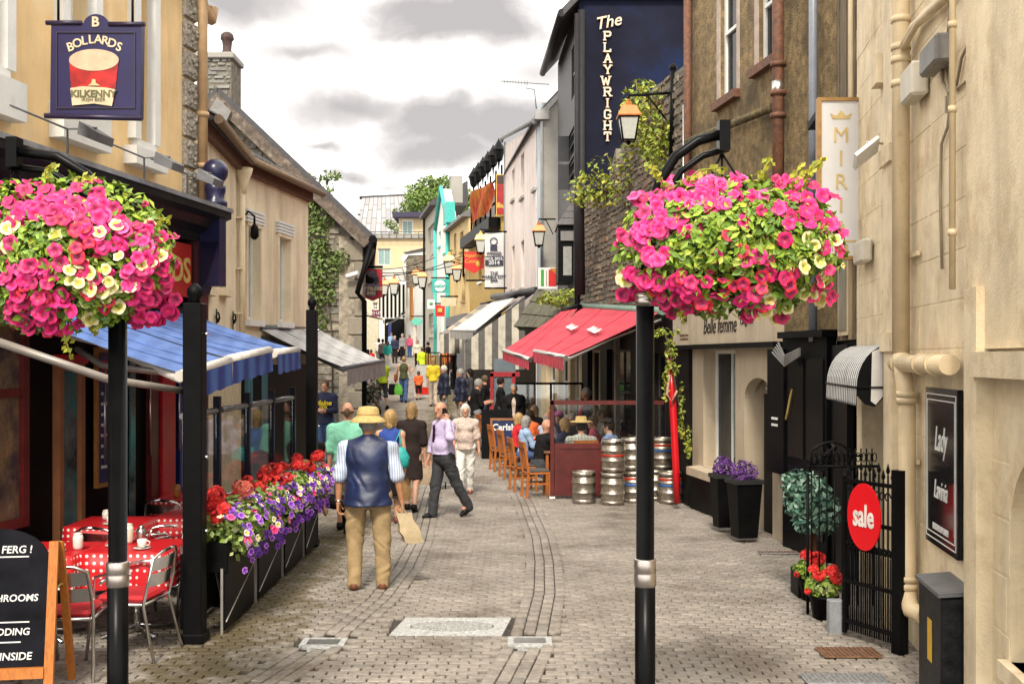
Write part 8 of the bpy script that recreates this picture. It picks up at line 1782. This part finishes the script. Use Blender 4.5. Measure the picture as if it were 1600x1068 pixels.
        for j, ln in zip((-1.5, -.5, .5, 1.5), (.062, .078, .084, .074)):
            p0 = c0+d*.088+wv*j*.0165; dd = d*math.cos(cu*.9)+pn*math.sin(cu*.9)+wv*j*.03; p1 = p0+dd*ln*.5; d2 = d*math.cos(cu*2.1)+pn*math.sin(cu*2.1); p2 = p1+d2*ln*.3; d3 = d*math.cos(cu*3)+pn*math.sin(cu*3); p3 = p2+d3*ln*.25
            for a_, c_, r_ in ((p0, p1, .0092), (p1, p2, .0084), (p2, p3, .0076)): hs_.cone(K(a_), K(c_), r_*k, r_*k*.95, .004)
        t0 = c0+d*.022+wv*.026; t1 = c0+d*.062+wv*.048+pn*.018; t2 = t1+(d*.7+pn*.5*(1+cu)-wv*.15*cu)*.036
        hs_.cone(K(t0), K(t1), .0145*k, .0115*k, .008); hs_.cone(K(t1), K(t2), .011*k, .0085*k, .004); parts.append(hs_.mesh(.0052))
    o = to_obj('person', [b.mesh(vx)]+parts, SKIN[skin], None); o.location = loc; o.rotation_euler = (0, 0, rz); tag(o, label, 'person', group); B.o = o
    for s_ in (-1, 1):
        q = MB(); q.ball(H(s_*.032, .083, .012), .0115*k, 8, 5, sc=(1.25, .7, .75)); q.build('eye', eye_m, o)
    q = MB(); q.ball(H(0, .088, -.052), .022*k, 8, 5, sc=(1, .35, .28)); q.build('mouth', lip_m, o)
    # hair
    st, hc = hair
    if st != 'none':
        s = SDF(); g = .012
        if st == 'curly': s.noise = .007; s.nf = 95; g = .026
        if st == 'bald':
            s.cone(H(-.07, -.03, .0), H(0, -.095, -.01), .022*k, .028*k); s.cone(H(.07, -.03, .0), H(0, -.095, -.01), .022*k, .028*k); s.cone(H(0, -.09, -.04), H(0, -.092, .03), .03*k, .03*k); s.cuts.append((H(0, 0, .06), (0, 0, 1)))
        else:
            s.ell(H(0, -.012, .03), ((.077+g)*k, (.095+g)*k, (.103+g)*k))
            if st in ('bob', 'curly', 'long'):
                for s_ in (-1, 1): s.cone(H(s_*.062, -.01, .02), H(s_*.07, -.015, -.09 if st != 'long' else -.2), .034*k, .03*k)
                s.cone(H(0, -.06, .0), H(0, -.07, -.1 if st != 'long' else -.24), .07*k, .06*k, fy=1.2)
            s.carve.append((H(0, .115, -.035), (.058*k, .075*k, .105*k)))
            if st == 'short': s.carve.append((H(0, .06, -.1), (.11*k, .1*k, .095*k))); s.carve.append((H(0, -.02, -.12), (.12*k, .075*k, .075*k)))
            if not s.noise: s.noise = .003; s.nf = 70
        to_obj('hair', [s.mesh(min(vx, .012))], HAIR[hc], o)
    # clothes
    def sleeves(s, kind, g):
        for i in (0, 1):
            if kind == 'short':
                e = sh[i]+(el[i]-sh[i])*.86; s.cone(K(sh[i]), K(e+(el[i]-sh[i])*.12), (.06+g)*k, (.06+g*1.5)*k); s.cuts.append(None); s.cuts.pop()
            elif kind == 'long': s.cone(K(sh[i]), K(el[i]), (.06+g)*k, (.054+g)*k); s.cone(K(el[i]), K(wr[i]-nrm(fore[i])*.01), (.054+g)*k, (.034+g)*k)
            elif kind == 'roll': s.cone(K(sh[i]), K(el[i]), (.06+g)*k, (.052+g)*k); s.cone(K(el[i]), K(el[i]+(wr[i]-el[i])*.55), (.052+g)*k, (.046+g)*k)
    seated = thigh[0][2] > -.6
    def garment(name, kind, m, g, hem, noise=.010, carve=None, dress=0):
        s = SDF(); torso(s, g, .72 if kind == 'none' else 1.); sleeves(s, kind, g*.7); s.noise = noise; s.nf = 21
        s.cone(K(nb-sp*.03), K(nb+sp*.025), (.062+g*.5)*k, (.056+g*.4)*k)
        if dress: s.cone(K(pel+sp*.05), K(np.array((pel[0], pel[1], max(.02, dress)))), (.15*w_+g)*k, (.215*w_)*k, fy=1.2)
        elif not seated: s.cone(K(pel+sp*.1), K(pel-np.array((0, 0, abs(hem)))), (.14*w_+g)*k, (.185*w_+g)*k, fy=1.02); s.cuts.append((K(pel+np.array((0, 0, hem))), (0, 0, -1)))
        else: s.cuts.append((K(pel+sp*-.06), tuple(-sp)))
        if dress: s.cuts.append(((0, 0, dress*k), (0, 0, -1)))
        for c in (carve or ()): s.carve.append(c)
        return to_obj(name, [s.mesh(min(vx, .014) if hands else vx)], m, o)
    if top: garment(*top[:3], .012, *(top[3:] or (-.04,)))
    if bottom:
        nm, kind, m = bottom; s = SDF(); g = .018; s.noise = .012; s.nf = 24
        if kind != 'skirt':
            s.ell(K(pel+sp*.0), ((.16*w_+g)*k, (.12+g+belly*.35)*k, (.13+g)*k))
            for i in (0, 1):
                s.cone(K(hip[i]), K(kn[i]), (.09*w_+g)*k, (.062+g)*k)
                if kind == 'long': s.cone(K(kn[i]), K(an[i]+np.array((0, 0, -.01))), (.062+g)*k, (.052+g)*k)
                else: s.cone(K(kn[i]), K(kn[i]+nrm(shin[i])*.05), (.064+g)*k, (.066+g)*k)
        else: s.cone(K(pel), K((0, 0, .42)), (.155*w_)*k, (.2*w_)*k, fy=1.2); s.ell(K(pel), (.17*w_*k, .13*k, .13*k)); s.cuts.append(((0, 0, .45*k), (0, 0, -1)))
        s.cuts.append((K(pel+sp*.1), tuple(sp))); to_obj(nm, [s.mesh(min(vx, .014) if hands else vx)], m, o)
    sm = {'dark': cloth('shoe_black', (.012, .011, .011), .4), 'brown': cloth('shoe_brown', (.16, .05, .025), .5), 'white': cloth('shoe_white', (.5, .48, .45), .6), 'sandal': cloth('sandal_red', (.18, .04, .03), .6)}[shoes]
    for i in (0, 1):
        s = SDF(); a = an[i]; f = nrm(shin[i]); t = np.array((.02*(-1 if i == 0 else 1), 1., 0)); t = nrm(t-np.array((0, 0, 1))*max(-.75, min(.0, f[1]*1.1))*-1) if f[1] < -.25 else t
        s.cone(K(a+np.array((0, -.03, -.03))), K(a+t*.085+np.array((0, 0, -.04))), .045*k, .043*k); s.cone(K(a+t*.08+np.array((0, 0, -.045))), K(a+t*.15+np.array((0, 0, -.05))), .043*k, .03*k); s.cone(K(a), K(a+np.array((0, 0, -.03))), .048*k, .046*k)
        if a[2] < .12: s.cuts.append(((0, 0, .002), (0, 0, -1)))
        to_obj('shoe', [s.mesh(.011 if vx < .02 else .016)], sm, o)
    for ov in (over or ()):
        nm, kind, m, g, hem = ov[:5]; cv = ()
        if len(ov) > 5 and ov[5]: cv = ((K(pel+sp*.3+np.array((0, .2, 0))), (.055*k, .14*k, .36*k)),)
        garment(nm, kind, m, g, hem, .012, cv)
    if hat:
        kind, m = hat; q = MB(); c = Vector(H(0, -.005, .075))
        if kind == 'sun': prof = [(.105, .03), (.112, .0), (.16, -.035), (.185, -.05), (.188, -.045), (.15, -.015), (.115, .012), (.112, .03), (.105, .075), (.085, .1), (.03, .108)]
        elif kind == 'fedora': prof = [(.1, .02), (.16, .03), (.2, .015), (.21, .03), (.16, .042), (.108, .035), (.1, .1), (.085, .125), (.04, .11), (.01, .105)]
        elif kind == 'cap': prof = [(.1, .0), (.102, .03), (.09, .07), (.06, .095), (.01, .105)]
        q.lathe([(r_*k, z_*k) for r_, z_ in prof], c, 28); q.build('hat', m, o)
        if kind == 'sun': q = MB(); q.lathe([(.113*k, .005*k), (.1145*k, .03*k), (.11*k, .032*k)], c, 28); q.build('hat_band', cloth('hat_band', (.34, .2, .07)), o)
        if kind == 'cap': q = MB(); q.prism([c+Vector((x*k, y*k, .005*k)) for x, y in ((-.07, .07), (-.05, .15), (0, .17), (.05, .15), (.07, .07))], (0, 0, .012)); q.build('peak', m, o)
    return B
def world(B, p): c, s = math.cos(B.rz), math.sin(B.rz); return B.loc+Vector((p[0]*c-p[1]*s, p[0]*s+p[1]*c, p[2]))
def bag(label, top, w, h, dpt, m, rz=0., handle=.12, cat='bag', lean=0.):
    t = thing('carrier_bag', label, cat, top, rz); q = MB(); n = 6; vs = []
    for j in range(n):
        f = j/(n-1); z = -handle-h*f; ww = w/2*(.72+.28*math.sin(f*2.2)); dd = dpt/2*(.25+.75*math.sin(f*1.75)); o = lean*f
        for x, y in ((-1, -1), (0, -1.15), (1, -1), (1, 1), (0, 1.1), (-1, 1)): vs.append((x*ww+o+.012*math.sin(j*2.3+x*2), y*dd, z+.01*math.sin(x*3+j)))
    q.add(vs, [(j*6+k, (j+1)*6+k, (j+1)*6+(k+1) % 6, j*6+(k+1) % 6) for j in range(n-1) for k in range(6)]+[tuple(range(6)), tuple(range((n-1)*6, n*6))[::-1]], 0, False); q.build('sack', m, t)
    for y in (-1, 1): q = MB(); q.tube([(-w*.22, y*dpt*.12, -handle-.02), (-w*.08, y*.01, -.02), (0, 0, .005), (w*.08, y*.01, -.02), (w*.22, y*dpt*.12, -handle-.02)], .006, 5); q.build('handle', m, t)
    return t
def G(u, d, dz=0.): return (PX(u, d), d, gz(d)+dz)
navyv = mat('vest_navy_satin', (.007, .017, .068), rough=.5, var=.3, scale=5, bump=.5, bscale=7, spec=.6); bstripe = mat_stripe('shirt_blue_stripe', (.60, .64, .74), (.30, .38, .56), (1, .25, .05), 42, .55, obj=True, soft=.1)
khaki = cloth('khaki', (.36, .25, .125)); straw = mat('straw_hat', (.56, .40, .15), rough=.8, var=.2, scale=30, bump=.6, bscale=90)
B = person('man in navy vest, khaki trousers and straw sun hat walking away, nearest in the street', G(575, 10.85), .03, 1.76, wide=1.18, belly=.05, skin='tan', thigh=((-.05, .08, -1), (.08, -.02, -1)), shin=((0, -.1, -1), (.0, .05, -1)), up=((-.22, -.05, -1), (.26, -.02, -1)), fore=((-.06, .12, -1), (.16, .2, -1)), curl=(.55, 1.0), hair=('short', 'grey'), top=('shirt', 'short', bstripe, -.02), bottom=('trousers', 'long', khaki), shoes='brown', over=[('vest', 'none', navyv, .034, -.1)], hat=('sun', straw), vx=.012, hands=True)
kr = mat('kraft_paper', (.46, .36, .22), rough=.8, var=.12, scale=6, bump=.5, bscale=12)
bag('tan paper bag swinging from the right hand of the vest man', world(B, B.wr[1])+Vector((.02, 0, -.1)), .2, .3, .1, kr, .4, .03, lean=.1)
for i, r_ in ((0, .035),):
    q = MB(); w = Vector(B.wr[0]); q.tube([w+Vector((.032*math.cos(a), .03*math.sin(a), .01)) for a in [j*.785 for j in range(9)]], .008, 6); q.build('wrist_watch', steel, B.o)
WA = dict(thigh=((0, .22, -1), (0, -.16, -1)), shin=((0, .02, -1), (0, -.42, -1)))   # mid stride
WB = dict(thigh=((0, -.12, -1), (0, .2, -1)), shin=((0, -.34, -1), (0, .0, -1)))
mint = cloth('mint', (.22, .58, .42)); lilac = cloth('lilac', (.52, .44, .66), .7); charc = cloth('charcoal', (.035, .036, .042)); beige = mat_random('cloth_beige_print', [(.36, .25, .2), (.6, .48, .42)], rough=.85, var=.35, scale=60, bump=.2); whitec = cloth('white', (.75, .73, .69)); royal = cloth('royal_blue', (.022, .06, .30)); blackc = cloth('black', (.012, .011, .012)); brownb = cloth('brown_black', (.03, .021, .02)); denim = cloth('denim', (.05, .09, .22)); redcl = cloth('red', (.55, .012, .02)); lblue = cloth('light_blue', (.30, .42, .62)); navyc = cloth('navy', (.012, .015, .05)); hiv = cloth('hi_vis', (.50, .66, .02)); orangec = cloth('orange', (.72, .13, .03)); yellowc = cloth('yellow', (.62, .46, .02)); olive = cloth('olive', (.05, .055, .018)); tealc = cloth('teal', (.02, .35, .33)); greyc = cloth('grey', (.2, .19, .19)); pinkc = cloth('pink', (.7, .1, .2)); creamc = cloth('cream', (.55, .5, .4))
person('balding man in mint green shirt walking away beside the planters', G(543, 15.0), .1, 1.76, wide=1.1, skin='red', belly=.03, hair=('bald', 'brown'), top=('shirt', 'short', mint, -.08), bottom=('shorts', 'knee', greyc), vx=.016, hands=True, **WA)
B = person('curly blonde woman in sleeveless blue top walking away behind the vest man', G(610, 15.7), -.05, 1.62, 'w', hair=('curly', 'blond'), top=('top', 'none', royal, -.06), bottom=('skirt', 'skirt', blackc), shoes='sandal', vx=.016, hands=True, curl=(.4, 1.), up=((-.1, 0, -1), (.14, -.05, -1)), **WB)
tb = thing('tote_bag', 'teal shoulder bag on the back of the curly blonde woman', 'bag', world(B, B.sh[1]), -.1)
q = MB(); n = 7; vs = []
for j in range(n):
    f = j/(n-1); ww = .10+.09*math.sin(f*2.6); dd = .03+.05*math.sin(f*2.8)
    for k in range(10): a = 2*math.pi*k/10; vs.append((-.03+ww*math.cos(a)+.01*math.sin(j*3+k), -.17+dd*math.sin(a), -.17-.3*f))
q.add(vs, [(j*10+k, (j+1)*10+k, (j+1)*10+(k+1) % 10, j*10+(k+1) % 10) for j in range(n-1) for k in range(10)]+[tuple(range(10)), tuple(range((n-1)*10, n*10))[::-1]], 0, True); q.build('sack', cloth('teal_bag', (.02, .34, .33), .55), tb)
for a in (-.1, .04): q = MB(); q.tube([(a, -.16, -.2), (-.01, -.1, .02), (.0, 0, .07), (0, .08, -.1)], .01, 5); q.build('strap', cloth('teal_bag', (.02, .34, .33)), tb)
bag('brown paper carrier bag in the right hand of the curly blonde woman', world(B, B.wr[1])+Vector((.0, 0, -.1)), .2, .3, .1, mat('brown_paper', (.3, .17, .07), rough=.8, var=.15), 1.0, .06)
bag('dark grey and white carrier bag held by the curly blonde woman', world(B, B.wr[1])+Vector((-.09, .03, -.1)), .22, .28, .1, greyc, .2, .06)
B = person('woman in long dark brown dress walking away left of the phone man', G(643, 17.2), -.1, 1.7, 'w', hair=('bob', 'sandy'), top=('dress', 'short', brownb, -.05, .004, None, .52), bottom=None, vx=.018, hands=True, curl=(.4, 1.), **WA)
bag('beige carrier bag in the right hand of the woman in dark dress', world(B, B.wr[1])+Vector((.02, 0, -.1)), .24, .26, .1, mat('beige_bag', (.36, .27, .18), rough=.7, var=.15), .3, .06)
B = person('man in lilac shirt and dark tie striding left with a phone at his ear', G(693, 16.35), 2.15, 1.74, wide=1.08, belly=.03, skin='red', thigh=((.02, -.42, -1), (-.02, .2, -1)), shin=((0, -.62, -1), (0, .12, -1)), up=((-.75, .45, -.5), (.34, .08, -1)), fore=((.42, -.1, 1.0), (.05, .3, -1)), palm=((1, .2, 0), None), curl=(.75, .4), head=(0, .03), yaw=.25, hair=('bald', 'brown'), top=('shirt', 'long', lilac, .03), bottom=('trousers', 'long', charc), vx=.013, hands=True)
q = MB(); q.prism([Vector((x*B.k, y, z)) for x, y, z in ((-.022, .155, 1.40), (.022, .155, 1.40), (.03, .172, 1.08), (0, .172, 1.03), (-.03, .172, 1.08))], (0, .012, 0)); q.build('tie', cloth('tie_plum', (.03, .008, .025), .5), B.o)
ph = thing('mobile_phone', 'dark phone held to the ear of the lilac shirt man', 'phone', world(B, B.hd)+Vector((0, 0, 0))); q = MB(); p_ = world(B, (B.hd[0]-.095, B.hd[1]+.0, B.hd[2]-.01))-world(B, B.hd); q.bbox(p_, (.015, .05, .09), .006, B.rz); q.build('body', black, ph); q = MB(); q.bbox(p_+Vector((.011, .0, 0)), (.004, .05, .1), .001, B.rz); q.build('screen', pane_m, ph)
person('white haired woman in beige top and white trousers walking towards the viewer', G(727, 19.4), 3.2, 1.6, 'w', wide=1.08, belly=.03, skin='fair', hair=('bob', 'white'), top=('top', 'short', beige, -.06), bottom=('trousers', 'long', whitec), shoes='sandal', vx=.015, hands=True, up=((-.2, 0, -1), (.15, 0, -1)), fore=((-.12, .1, -1), (0, .25, -1)), **WB)
tr_ = thing('shopping_trolley', 'two small wheels of a trolley between the lilac shirt man and white haired woman', 'trolley', G(691, 20.2)); 
for x_ in (-.06, .06): q = MB(); q.tube([(x_-.01, 0, .07), (x_+.01, 0, .07)], .07, 14); q.build('wheel', black, tr_)
q = MB(); q.tube([(-.08, 0, .07), (.08, 0, .07)], .01, 6); q.obox((-.14, -.02, .1), (.28, 0, 0), (0, .16, 0), (0, 0, .5)); q.tube([(0, .1, .6), (0, -.05, .95)], .012, 6); q.build('frame', greyc, tr_)
CR = dict(up=((-.15, .1, -1), (.15, .1, -1)), fore=((.6, .8, .0), (-.6, .8, .05)))
B = person('man in navy sweatshirt with yellow lettering standing at the stone wall', G(508, 23.6, .12), 3.05, 1.8, skin='red', hair=('short', 'brown'), top=('sweatshirt', 'long', navyc, -.1), bottom=('jeans', 'long', denim), vx=.02, hands=False, **CR)
letters('Maine', .15, yellowc, B.o, (0, .158, 1.32), (R(90), 0, R(180)), bold=.006, shear=.2); letters('1976', .09, yellowc, B.o, (0, .16, 1.22), (R(90), 0, R(180)), bold=.004)
person('woman with dark hair sitting by the far end of the planters', G(497, 14.3), -1.2, 1.6, 'w', hair=('bob', 'dark'), top=('top', 'short', brownb, -.05), bottom=('trousers', 'long', blackc), vx=.02, thigh=((-.1, 1, -.1), (.1, 1, -.1)), shin=((0, .1, -1), (0, .1, -1)))
person('worker in hi vis vest and dark shorts pushing a stroller under the grey awning', G(597, 37.5), .5, 1.78, hair=('short', 'brown'), top=('vest', 'short', hiv, -.05), bottom=('shorts', 'knee', charc), vx=.028, up=((-.1, .4, -1), (.1, .4, -1)), **WA)
stl = thing('stroller', 'dark stroller with teal blanket at the left under the grey awning', 'stroller', G(582, 35.5))
for x_ in (-.22, .22):
    for y_ in (-.3, .3): q = MB(); q.tube([(x_-.02, y_, .1), (x_+.02, y_, .1)], .1, 12); q.build('wheel', black, stl)
q = MB()
for x_ in (-.22, .22): q.tube([(x_, .3, .1), (x_, -.25, .6), (x_, -.5, 1.0)], .015, 6); q.tube([(x_, -.3, .1), (x_, .15, .6)], .015, 6)
q.tube([(-.22, -.5, 1.0), (.22, -.5, 1.0)], .018, 6); q.build('frame', lead, stl)
q = MB(); q.bbox((0, .05, .52), (.4, .55, .22), .08); q.ball((0, -.12, .75), .25, 10, 6, sc=(.9, .8, .9)); q.build('seat', blackc, stl); q = MB(); q.ball((.05, .12, .66), .14, 8, 5, sc=(1.2, 1, .6)); q.build('blanket', tealc, stl)
B = person('woman in olive top and jeans walking away with shopping bags', G(631, 40), 0, 1.68, 'w', hair=('short', 'sandy'), top=('top', 'none', olive, -.05), bottom=('jeans', 'long', denim), vx=.026, up=((-.35, 0, -1), (.35, .1, -1)), fore=((-.2, .1, -1), (.1, .9, .4)), **WA)
bag('black shopping bag in the left hand of the olive top woman', world(B, B.wr[0])+Vector((-.12, 0, -.1)), .32, .4, .12, blackc, .2, .06); bag('bright green shopping bag in the left hand of the olive top woman', world(B, B.wr[0])+Vector((.1, -.05, -.1)), .3, .4, .12, cloth('bag_green', (.1, .42, .03), .5), .2, .06)
hb_ = thing('handbag', 'rust brown handbag at the left side of the olive top woman', 'bag', world(B, B.sh[0])); q = MB(); q.bbox((-.12, -.08, -.42), (.12, .3, .28), .04); q.build('pouch', cloth('rust_leather', (.28, .07, .02), .5), hb_); q = MB(); q.tube([(-.1, -.1, -.3), (-.03, -.02, .04), (-.1, .05, -.3)], .012, 5); q.build('strap', cloth('rust_leather', (.28, .07, .02)), hb_)
person('child in orange shirt walking away in the middle of the street', G(654, 41), 0, 1.08, hair=('bob', 'brown'), top=('shirt', 'short', orangec, -.04), bottom=('shorts', 'knee', brownb), vx=.022, neck=1.1, **WB)
person('woman in yellow top and beige trousers walking away on the right', G(677, 38.5), .1, 1.72, 'w', hair=('bob', 'sandy'), top=('top', 'short', yellowc, -.02), bottom=('trousers', 'long', cloth('beige_trouser', (.45, .37, .29))), vx=.024, **WA)
sb_ = cloth('navy_jacket', (.010, .013, .035), .6); nstr = mat_stripe('breton_stripe', (.55, .52, .48), (.015, .02, .06), (0, 0, 1), 22, .5, obj=True)
person('grey haired man in navy jacket over striped shirt looking left', G(694, 33.5), 1.9, 1.74, belly=.03, hair=('short', 'white'), skin='red', top=('shirt', 'none', nstr, -.02), bottom=('trousers', 'long', greyc), over=[('jacket', 'long', sb_, .048, -.08, True)], vx=.022)
person('worker in yellow hi vis top standing far down the street', G(660, 52), .2, 1.7, hair=('short', 'brown'), top=('vest', 'short', hiv, -.05), bottom=('trousers', 'long', navyc), vx=.03, **WB)
for u, d, rz, lab, hh, sx_, hr, tp, bt in ((606, 63, 0, 'far woman in turquoise coat and white trousers', 1.65, 'w', 'brown', tealc, whitec), (617, 70, 3.1, 'far man in navy coat facing the viewer', 1.75, 'm', 'grey', navyc, brownb), (629, 74, 2.6, 'far man in grey top beside the navy coat man', 1.78, 'm', 'grey', greyc, blackc), (652, 66, 3.0, 'far woman in pale patterned top near the orange front', 1.6, 'w', 'brown', creamc, blackc), (592, 68, .3, 'far person in white top under the small awnings', 1.65, 'w', 'dark', whitec, greyc), (669, 60, 1.2, 'far person in black standing by the clothes rail', 1.7, 'm', 'dark', blackc, blackc), (580, 60, .2, 'far child sized person in red at the flowering bush', 1.3, 'w', 'brown', redcl, blackc), (598, 64, .1, 'far person in grey walking beside the white top', 1.74, 'm', 'dark', greyc, navyc), (640, 78, 0, 'far woman in pink top beyond the grey top man', 1.6, 'w', 'sandy', pinkc, denim), (612, 79, 3., 'far man in blue shirt near the blue door', 1.74, 'm', 'brown', lblue, denim), (570, 57, .4, 'far person in black close to the stone house corner', 1.7, 'm', 'dark', blackc, denim), (697, 54, .3, 'far woman in orange top beside the clothes rail', 1.65, 'w', 'brown', orangec, blackc), (782, 29, -1.4, 'person in dark coat standing by the red framed window', 1.72, 'm', 'dark', blackc, charc), (758, 30, 1.3, 'dark clothed person behind the black shirt man', 1.7, 'm', 'brown', blackc, navyc), (735, 33, 1.7, 'person in charcoal top under the striped curtain', 1.68, 'w', 'dark', charc, blackc), (708, 47, 1.5, 'person in dark coat under the far striped awning', 1.7, 'm', 'brown', brownb, blackc)):
    person(lab, G(u, d), rz, hh, sx_, hair=('short' if sx_ == 'm' else 'bob', hr), top=('top', 'long', tp, -.05), bottom=('trousers', 'long', bt), vx=.036)
person('man in dark navy jacket and beige trousers standing by the striped curtain', G(720, 31.5), 1.9, 1.78, belly=.02, skin='red', hair=('short', 'grey'), top=('shirt', 'none', whitec, -.02), bottom=('trousers', 'long', cloth('stone_trouser', (.36, .28, .22))), over=[('jacket', 'long', sb_, .048, -.1, True)], vx=.022)
person('man in black shirt and grey trousers looking down at his hands', G(744, 27.5), -1.2, 1.78, belly=.03, skin='red', head=(0, .05), hair=('short', 'grey'), top=('shirt', 'short', blackc, -.06), bottom=('trousers', 'long', greyc), vx=.018, up=((-.1, .25, -1), (.1, .25, -1)), fore=((.25, 1, .25), (-.25, 1, .25)), hands=True)
person('woman in black cardigan over pale printed dress standing behind the tables', G(803, 26), 3.1, 1.72, 'w', hair=('short', 'grey'), skin='tan', top=('dress', 'short', beige, -.05, .004, None, .5), over=[('cardigan', 'long', blackc, .045, -.06, True)], vx=.02)
SIT = dict(thigh=((-.12, 1, -.06), (.12, 1, -.06)), shin=((0, .05, -1), (0, .05, -1)))
TAB = dict(up=((-.2, .45, -1), (.2, .45, -1)), fore=((.3, 1, .12), (-.3, 1, .12)))
def sit(label, u, d, rz, **kw):
    a = dict(SIT); a.update(TAB); a.update(kw); a.setdefault('lean', (0, .12)); a.setdefault('vx', .019); return person(label, G(u, d), rz, lift=.49, **a)
sit('seated woman with blond hair in red top at the far side of the table', 806, 22.9, -1.3, sex='w', h=1.66, hair=('bob', 'blond'), top=('top', 'long', redcl, -.05), bottom=('trousers', 'long', blackc))
sit('seated woman with grey blond hair in light blue top', 817, 22.1, -1.3, sex='w', h=1.66, hair=('bob', 'grey'), top=('top', 'long', lblue, -.05), bottom=('trousers', 'long', denim))
sit('bald seated man in black t-shirt leaning over the table', 842, 19.9, -1.1, h=1.8, wide=1.12, skin='red', lean=(0, .3), hair=('none', ''), top=('t_shirt', 'short', blackc, -.06), bottom=('trousers', 'long', charc), vx=.016, hands=True, belly=.03)
def mat_check(name, base, line, f):
    m = mat_stripe(name, base, line, (1, 0, 0), f, .86, obj=True, soft=.06); t = m.node_tree; b = t.nodes['Principled BSDF']; src = b.inputs['Base Color'].links[0].from_socket
    tc_ = N(t, 'ShaderNodeTexCoord'); dp = N(t, 'ShaderNodeVectorMath', operation='DOT_PRODUCT'); t.links.new(tc_.outputs['Object'], dp.inputs[0]); dp.inputs[1].default_value = (0, .25*f, f); fr = N(t, 'ShaderNodeMath', operation='FRACT'); t.links.new(dp.outputs['Value'], fr.inputs[0])
    r_ = ramp(t, [(0, 1.), (.8, 1.), (.86, .5), (1, .5)]); t.links.new(fr.outputs[0], r_.inputs[0]); mm = N(t, 'ShaderNodeMix', data_type='RGBA', blend_type='MULTIPLY'); mm.inputs[0].default_value = 1; t.links.new(src, mm.inputs[6]); t.links.new(r_.outputs[0], mm.inputs[7]); t.links.new(mm.outputs[2], b.inputs['Base Color']); return m
plaid = mat_check('plaid_shirt', (.46, .47, .40), (.2, .24, .22), 17)
sit('seated man from behind in plaid shirt and straw hat at the barrier', 909, 19.5, .1, h=1.76, wide=1.15, skin='red', hair=('short', 'dark'), hat=('fedora', straw), top=('shirt', 'long', plaid, -.06), bottom=('trousers', 'long', blackc), vx=.016)
sit('seated blonde woman in dark navy top and cream sleeves across the table', 887, 20.9, .9, sex='w', h=1.66, hair=('curly', 'blond'), top=('top', 'short', navyc, -.05), bottom=('trousers', 'long', creamc), hands=True, vx=.018)
sit('seated person with black cap and denim jacket right of the plaid man', 957, 19.9, 1.1, h=1.72, hair=('short', 'dark'), hat=('cap', blackc), top=('jacket', 'long', cloth('denim_pale', (.2, .28, .45)), -.05), bottom=('trousers', 'long', denim), fore=((.2, .6, 1), (-.3, 1, .12)), vx=.018)
sit('seated person in pink shirt with ruddy face behind the straw hat', 932, 21.3, 1.4, h=1.74, skin='red', hair=('short', 'brown'), top=('shirt', 'short', pinkc, -.05), bottom=('trousers', 'long', blackc))
sit('seated man in pale shirt behind the bald man', 852, 22.6, -.9, h=1.76, skin='red', hair=('bald', 'grey'), top=('shirt', 'long', cloth('pale_shirt', (.42, .4, .48)), -.05), bottom=('trousers', 'long', charc))
sit('seated woman in pink cap at the back of the terrace', 876, 23.0, 2.6, sex='w', h=1.66, hair=('bob', 'brown'), hat=('cap', cloth('pink_cap', (.5, .12, .3))), top=('top', 'long', navyc, -.05), bottom=('trousers', 'long', blackc))
sit('seated grey haired man at the back of the terrace', 899, 22.4, 2.4, h=1.74, hair=('short', 'grey'), skin='red', top=('shirt', 'long', blackc, -.05), bottom=('trousers', 'long', blackc))
sit('woman with long wavy dark blond hair sitting at the far table', 838, 25.2, 2.4, sex='w', h=1.7, skin='tan', hair=('long', 'sandy'), top=('cardigan', 'long', blackc, -.05), bottom=('trousers', 'long', blackc))
sit('seated man in white shirt at the back beside the pub wall', 945, 23.6, 1.6, h=1.74, hair=('short', 'brown'), skin='red', top=('shirt', 'long', whitec, -.05), bottom=('trousers', 'long', charc))
sit('seated woman in coral top between the table groups', 826, 23.9, -.6, sex='w', h=1.64, hair=('bob', 'dark'), top=('top', 'short', orangec, -.05), bottom=('trousers', 'long', blackc))
sit('woman with long dark hair and navy top at the far table', 868, 25.0, 2.0, sex='w', h=1.7, skin='tan', hair=('long', 'dark'), top=('top', 'long', navyc, -.05), bottom=('trousers', 'long', blackc))
B = person('waiter in black with red scarf standing under the red awning', G(917, 23.4), 1.6, 1.76, skin='tan', hair=('short', 'grey'), top=('shirt', 'long', blackc, -.06), bottom=('trousers', 'long', blackc), vx=.02)
q = MB(); q.tube([Vector(B.nb)+Vector((-.09, .06, .0)), Vector(B.nb)+Vector((-.1, .14, -.14)), Vector(B.nb)+Vector((-.06, .17, -.4))], .035, 6); q.tube([Vector(B.nb)+Vector((-.09, .06, .0)), Vector(B.nb)+Vector((0, -.07, .03)), Vector(B.nb)+Vector((.09, .06, 0))], .03, 6); q.build('scarf', redcl, B.o)
